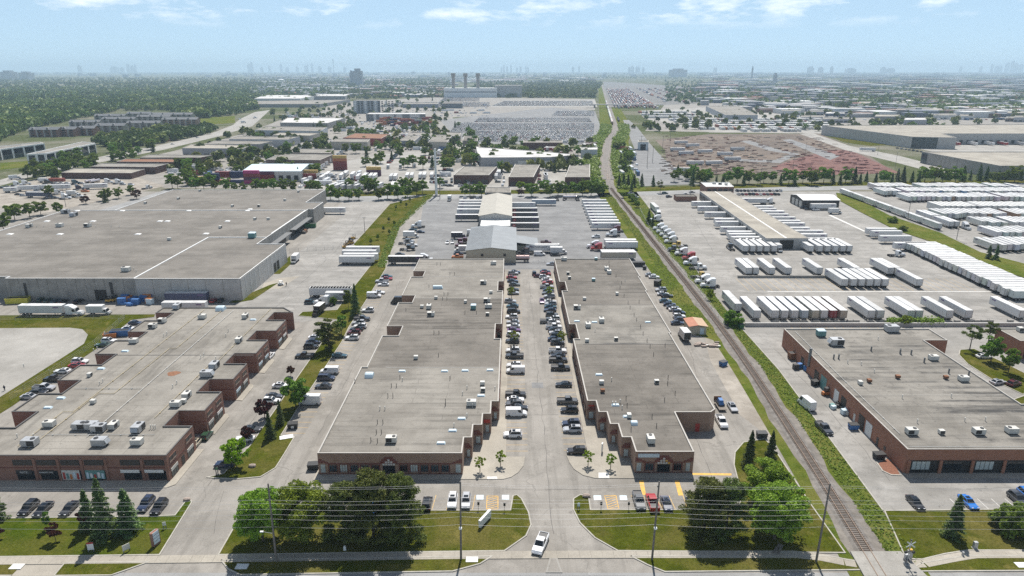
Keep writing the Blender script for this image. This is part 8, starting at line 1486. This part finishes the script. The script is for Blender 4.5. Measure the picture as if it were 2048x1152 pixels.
# people: two small standing figures
def person(u, v, rz, label, top, h=1.75):
    p = G(u, v); me = bpy.data.meshes.new('person'); k = h / 1.75
    V_ = [(0, 0, .95), (0, 0, 1.2), (0, 0, 1.42), (0, 0, 1.52), (0, .01, 1.66), (-.1, 0, .9), (-.11, .06, .5), (-.12, -.06, .08), (-.12, .1, .04), (.1, 0, .9), (.11, -.1, .5), (.12, -.2, .1), (.12, -.06, .04), (-.2, 0, 1.42), (-.26, .02, 1.15), (-.25, .1, .9), (.2, 0, 1.42), (.26, -.04, 1.15), (.24, -.1, .9)]
    Ed = [(0, 1), (1, 2), (2, 3), (3, 4), (0, 5), (5, 6), (6, 7), (7, 8), (0, 9), (9, 10), (10, 11), (11, 12), (2, 13), (13, 14), (14, 15), (2, 16), (16, 17), (17, 18)]; Rr = [.15, .15, .15, .06, .11, .1, .07, .05, .045, .1, .07, .05, .045, .07, .05, .04, .07, .05, .04]
    me.from_pydata([(a * k, b * k, c * k) for a, b, c in V_], [], []); me.edges.add(len(Ed)); me.edges.foreach_set('vertices', [i for e in Ed for i in e]); me.update()
    o = bpy.data.objects.new('person', me); C.objects.link(o); o.location = p; o.rotation_euler = (0, 0, R(rz)); me.materials.append(M[top])
    md = o.modifiers.new('skin', 'SKIN'); 
    if not me.skin_vertices: 
        bpy.context.view_layer.objects.active = o
        try: bpy.ops.object.modifier_apply  # skin data layer is made by the operator below
        except Exception: pass
        bpy.ops.mesh.customdata_skin_add()
    for i, r in enumerate(Rr): me.skin_vertices[0].data[i].radius = (r * k, r * k)
    me.skin_vertices[0].data[0].use_root = True; sb = o.modifiers.new('sub', 'SUBSURF'); sb.levels = 1; sb.render_levels = 1
    hr = obj('hair', MB().frus((-.1 * k, .1 * k, -.1 * k, .1 * k), 1.66 * k, (-.06 * k, .06 * k, -.06 * k, .06 * k), 1.8 * k).mesh('hair', [M['blackplastic_shade']]), o); tag(o, label, 'person'); return o
try:
    person(10, 782, 20, 'person in dark clothes walking on the pale concrete pad', 'cloth'); person(573, 572, 0, 'person in dark clothes standing beside the white utility cart', 'cloth'); person(1693, 648, 0, 'person in dark clothes standing by the trailer yard wall', 'cloth')
except Exception as ex: print('person', ex)
# railway crossing signal
cs = empty('crossing_signal', G(1812, 1133)); tag(cs, 'railway crossing signal mast with crossbuck beside the level crossing', 'signal')
obj('mast', MB().cyl((0, 0, 0), (0, 0, 5.6), .09, n=8).mesh('mast', [M['galv']]), cs); obj('base', MB().box(-.4, .4, -.4, .4, 0, .7).mesh('base', [M['galv']]), cs); obj('bell', MB().cyl((0, 0, 5.6), (0, 0, 5.8), .16, n=8).mesh('bell', [M['darkmetal']]), cs)
obj('crossbuck', MB().loft([[(-.85, -.12, 4.35), (-.7, -.12, 4.2), (.85, -.12, 5.35), (.7, -.12, 5.5)], [(-.85, -.09, 4.35), (-.7, -.09, 4.2), (.85, -.09, 5.35), (.7, -.09, 5.5)]]).loft([[(.85, -.16, 4.35), (.7, -.16, 4.2), (-.85, -.16, 5.35), (-.7, -.16, 5.5)], [(.85, -.13, 4.35), (.7, -.13, 4.2), (-.85, -.13, 5.35), (-.7, -.13, 5.5)]]).mesh('crossbuck', [M['white']]), cs); obj('light_bar', MB().box(-.9, .9, -.1, .0, 3.2, 3.3).mesh('light_bar', [M['darkmetal']]), cs)
for s in (-1, 1): obj('warning_light', MB().cyl((s * .7, -.25, 3.25), (s * .7, -.1, 3.25), .28, n=12).mesh('warning_light', [M['darkmetal']]), cs); obj('gate_counterweight', MB().box(s * .35 - .1, s * .35 + .1, -.3, .5, 1.0, 1.6).mesh('gate_counterweight', [M['greymetal']]), cs)
obj('control_box', MB().box(-.35, .35, .15, .6, 1.2, 2.4).mesh('control_box', [M['galv']]), cs)
bl_ = empty('equipment_cabinet', G(1817, 1120)); tag(bl_, 'yellow topped grey signal cabinet in the weeds behind the crossing', 'cabinet'); obj('case', MB().box(-.4, .4, -.3, .3, 0, 2.1).mesh('case', [M['galv']]), bl_); obj('yellow_cap', MB().box(-.3, .3, -.2, .2, 2.1, 2.4).mesh('yellow_cap', [M['yellow']]), bl_)
# utility boxes, hydrants, boulders, slabs on lawns
def cab(u, v, s, label, mat='offwhite', hh=1.4):
    o = empty('utility_box', G(u, v) + Vector((0, 0, .1))); tag(o, label, 'box'); obj('case', MB().frus((-.45 * s, .45 * s, -.35 * s, .35 * s), 0, (-.42 * s, .42 * s, -.32 * s, .32 * s), hh).mesh('case', [M[mat]]), o); obj('pad', MB().box(-.6 * s, .6 * s, -.5 * s, .5 * s, -.05, .03).mesh('pad', [M['curb']]), o)
cab(1949, 1097, .8, 'grey utility cabinet on the lawn near the right spruce', 'galv'); cab(690, 1101, .5, 'small white utility box at the sidewalk below the pines', 'white', .9); cab(1925, 1112, .4, 'tiny grey post box beside the right sidewalk', 'galv', .8)
for i, (u, v) in enumerate(((944, 1120), (484, 1134), (34, 1134), (2044, 1131))): obj('utility_vault', MB().box(-1.1, 1.1, -.7, .7, .1, .16).mesh('utility_vault', [M['white']]), None, G(u, v)); o = C.objects[-1]; reg(o, 'flat white utility vault lid', 'lid', 'set in the boulevard grass', 'left')
def rock(u, v, s, label):
    rr = np.random.RandomState(int(u)); b = MB(); b.loft([[(s * r * math.cos(t) * rr.uniform(.85, 1.1), s * .7 * r * math.sin(t) * rr.uniform(.85, 1.1), s * z) for t in np.linspace(0, 2 * math.pi, 10)[:-1]] for r, z in ((.8, 0), (1, .25), (.85, .55), (.4, .75))]); o = obj('boulder', b.mesh('boulder', [M['stone']]), None, G(u, v) + Vector((0, 0, .08))); tag(o, label, 'boulder')
rock(505, 934, .9, 'pinkish boulder on the grass strip lawn'); rock(374, 1001, .8, 'pale boulder at the tip of the left lawn'); rock(1173, 994, .9, 'dark boulder at the island tip right of the entrance')
for i, (u, v, rz) in enumerate(((573, 875, 20), (1553, 1098, 50), (1560, 1100, 55))): o = obj('board', MB().box(-1.6, 1.6, -.25 if i else -.9, .25 if i else .9, .12, .2).mesh('board', [M['white'] if i == 0 else M['wood']]), None, G(u, v), R(rz)); tag(o, ['white board lying on the grass strip corner', 'yellow brown plank on the sidewalk under the large tree', 'second plank beside the large tree shadow'][i], 'board')
# monopole and lamps
mp = empty('monopole', G(873, 392)); tag(mp, 'very tall white tapered monopole beside the cross street', 'pole'); obj('shaft', MB().cyl((0, 0, 0), (0, 0, 33.5), 1.0, .55, 12).mesh('shaft', [M['white']]), mp); obj('base', MB().box(-2.5, 2.5, -2.5, 2.5, 0, .8).mesh('base', [M['concwall']]), mp); obj('antenna_band', MB().cyl((0, 0, 27), (0, 0, 33.4), .8, .8, 10).mesh('antenna_band', [M['white']]), mp)
def lamp(u, v, h, row):
    o = empty('yard_lamp', G(u, v)); obj('mast', MB().cyl((0, 0, 0), (0, 0, h), .16, .1, 8).mesh('mast', [M['pole']]), o); obj('lamp_head', MB().box(-.9, .9, -.2, .2, h, h + .2).mesh('lamp_head', [M['greymetal']]), o); reg(o, 'tall yard lamp pole', 'lamp', row, 'left')
for u, v, h in ((1913, 479, 14), (1815, 440, 14), (1792, 374, 14), (1940, 372, 14), (1380, 398, 9), (730, 468, 9), (132, 414, 14), (1697, 288, 14), (1755, 310, 14), (1790, 336, 14), (1585, 345, 14), (1610, 312, 14), (1452, 240, 14), (1400, 250, 14)): lamp(u, v, h, 'in the yards and roads')
for i, (u, v, h) in enumerate(((1258, 352, 16), (1294, 335, 16), (1325, 300, 16), (1340, 285, 16), (1305, 325, 16), (1282, 300, 16), (880, 398, 12), (940, 398, 12), (1430, 372, 14), (1520, 372, 14))):
    o = empty('utility_pole', G(u, v)); obj('post', MB().cyl((0, 0, 0), (0, 0, h), .22, .15, 8).mesh('post', [M['pole']]), o); obj('cross_arm', MB().box(-1.4, 1.4, -.1, .1, h - 1.2, h - 1.0).mesh('cross_arm', [M['pole']]), o); reg(o, 'distant wooden utility pole', 'pole', 'beyond the cross street', 'left')
# fences: posts and a mesh drawn by real thin bars
def fence(pts, label, h=2.0, step=3.0, mat='galv', name='chain_fence'):
    W_ = [G(*p) if len(p) == 2 and p[1] > 120 else Vector(p) for p in pts]; o = empty(name, W_[0]); tag(o, label, 'fence'); pm = MB().cyl((0, 0, 0), (0, 0, h), .05, n=6).mesh('post', [M[mat]]); mesh_ = MB()
    for p, q in zip(W_[:-1], W_[1:]):
        n = max(1, int((q - p).length / step))
        for k in range(n): c = p.lerp(q, k / n); obj('post', pm, o, c - W_[0])
        for z in (.1, h * .35, h * .65, h - .05): mesh_.cyl(tuple(p - W_[0] + Vector((0, 0, z))), tuple(q - W_[0] + Vector((0, 0, z))), .022, n=4)
    obj('rail', mesh_.mesh('rail', [M[mat]]), o); return o
fence([(1010, 527), (1100, 525)], 'low pipe fence closing the far end of the central aisle', 1.2, 2.5); fence([(1480, 647), (2048, 648)], 'wire fence above the retaining wall of the trailer yard', 2.0, 6); fence([(0, 640), (250, 637), (190, 690), (100, 750), (20, 800)], 'wire fence around the grass beside the pale concrete pad', 1.8, 5); fence([(580, 505), (700, 495)], 'wire gate fence across the loading yard', 2.0, 4); fence([(650, 405), (715, 404)], 'wire gate fence by the street behind the warehouse', 2.0, 5); fence([(1275, 400), (1335, 398)], 'wire gate fence at the trailer yard entrance', 2.0, 5)
fence([(1262, 385), (1300, 460), (1345, 520), (1400, 585), (1450, 655)], 'wire fence between the weeds and the tractor row', 1.8, 8)
# lettering on walls and trailers
def text(s, parent_o, loc, size, mat, rot=(math.pi / 2, 0, 0), name='lettering'):
    cu = bpy.data.curves.new(name, 'FONT'); cu.body = s; cu.size = size; cu.align_x = 'CENTER'; cu.align_y = 'CENTER'; cu.extrude = .01
    to = bpy.data.objects.new('tmp_text', cu); C.objects.link(to); dg = bpy.context.evaluated_depsgraph_get(); me = bpy.data.meshes.new_from_object(to.evaluated_get(dg)); bpy.data.objects.remove(to); me.materials.clear(); me.materials.append(M[mat])
    o = obj(name, me, parent_o, loc); o.rotation_euler = rot; return o
for (x0, x1, z0, z1), s, mt in zip(xs, ('GLITZ', 'BANQUET HALL', '', '', '', ''), ('white', 'white', 'white', 'white', 'white', 'white')):
    if s: text(s, Cb.root, ((x0 + x1) / 2 - Cb.o[0], 130 - .17 - Cb.o[1], (z0 + z1) / 2), .62 if s == 'GLITZ' else .42, mt)
for (x0, x1, z0, z1), cs_ in zip(xs[2:4], (('redsign', 'teal', 'orange', 'bluesign', 'redsign'), ('bluesign', 'white', 'redsign', 'white', 'bluesign'))):
    for k, c_ in enumerate(cs_): w_ = (x1 - x0) / 6; Cb.slab('poster_panel', (-150, 130), (-75, 130), x0 + 150 + .2 + k * w_ * 1.15, x0 + 150 + .1 + (k + .8) * w_ * 1.15, max(.4, z0) + .1 + .2 * (k % 2), min(z1, 3.0) - .5 - .25 * (k % 3), c_, .02, .155)
def by_row(row_, order, i): return sorted([o for o, d in REG[(row_, order)]], key=lambda o: (o.location.y if order == 'front' else o.location.x / o.location.y))[i]
def trailer_text(o, s, size, mat, x=0, z=2.7, side=-1):
    r = o.rotation_euler.z; flip = abs(math.cos(r) + 1) < .2
    t = text(s, o, (x, (1.33 if flip else -1.33), z), size, mat, (math.pi / 2, 0, math.pi if flip else 0)); return t
trailer_text(by_row('packed by the track in the dark paved truck yard', 'front', 0), 'NESEL', 1.5, 'cloth', -4.8, 2.9); trailer_text(by_row('behind the back fence of the brick buildings', 'left', 4) if False else [o for o, d in REG[('behind the back fence of the brick buildings', 'left')] if o.name.startswith('box_trailer')][0], 'DECOR-REST', 1.35, 'cloth', 1.5, 3.0)
un = [o for o, d in REG[('in the loading yard of the huge warehouse', 'front')] if o.name.startswith('box_trailer')]; un.sort(key=lambda o: -o.location.y); 
u_ = [o for o in un if 300 < o.location.y < 345]
if len(u_) > 1: trailer_text(u_[1], 'United', 1.5, 'cloth', 0, 3.0)
text('THE MAIN STORE', by_row('in the front lot left of the entrance drive', 'left', 0), (0, 0, -50), .01, 'white') if False else None
for i, yv in enumerate(by_row('docked on the right side of the beige loading shed', 'front', k) for k in range(4)):
    r_ = obj('round_emblem', MB().cyl((0, -1.31, 2.6), (0, -1.36, 2.6), .95, n=16).mesh('round_emblem', [M['redsign']]), yv if True else None, (-6.2, 0, 0))
    obj('emblem_bar', MB().box(-.5, .5, -1.4, -1.37, 2.45, 2.75).mesh('emblem_bar', [M['white']]), yv, (-6.2, 0, 0))
# ---------------------------------------------------------------- haze
hz = obj('haze', MB().box(-26000, 26000, -400, 24000, -1.2, 260).mesh('haze', [])); hz['kind'] = 'stuff'; tag(hz, 'thin pale summer haze lying over the whole plain', 'haze')
hm = bpy.data.materials.new('haze_air'); hm.use_nodes = True; ht_ = hm.node_tree; ht_.nodes.clear(); ho = ht_.nodes.new('ShaderNodeOutputMaterial'); pv = ht_.nodes.new('ShaderNodeVolumePrincipled')
pv.inputs['Color'].default_value = (.62, .82, 1.0, 1); pv.inputs['Density'].default_value = HAZE; pv.inputs['Anisotropy'].default_value = .0
ht_.links.new(pv.outputs[0], ho.inputs['Volume']); hz.data.materials.append(hm)
for o in list(C.objects):   # a mesh thing named in a row sits at its own place; wires and stuff stay at the origin
    pass
finish_labels()
for o_ in bpy.data.objects:
    if o_.get('label') and len(o_['label'].split()) > 16: print('LONG', o_['label'])
print('objects', len(bpy.data.objects), 'tris', sum(len(m.loops) - 2 * len(m.polygons) for m in bpy.data.meshes))
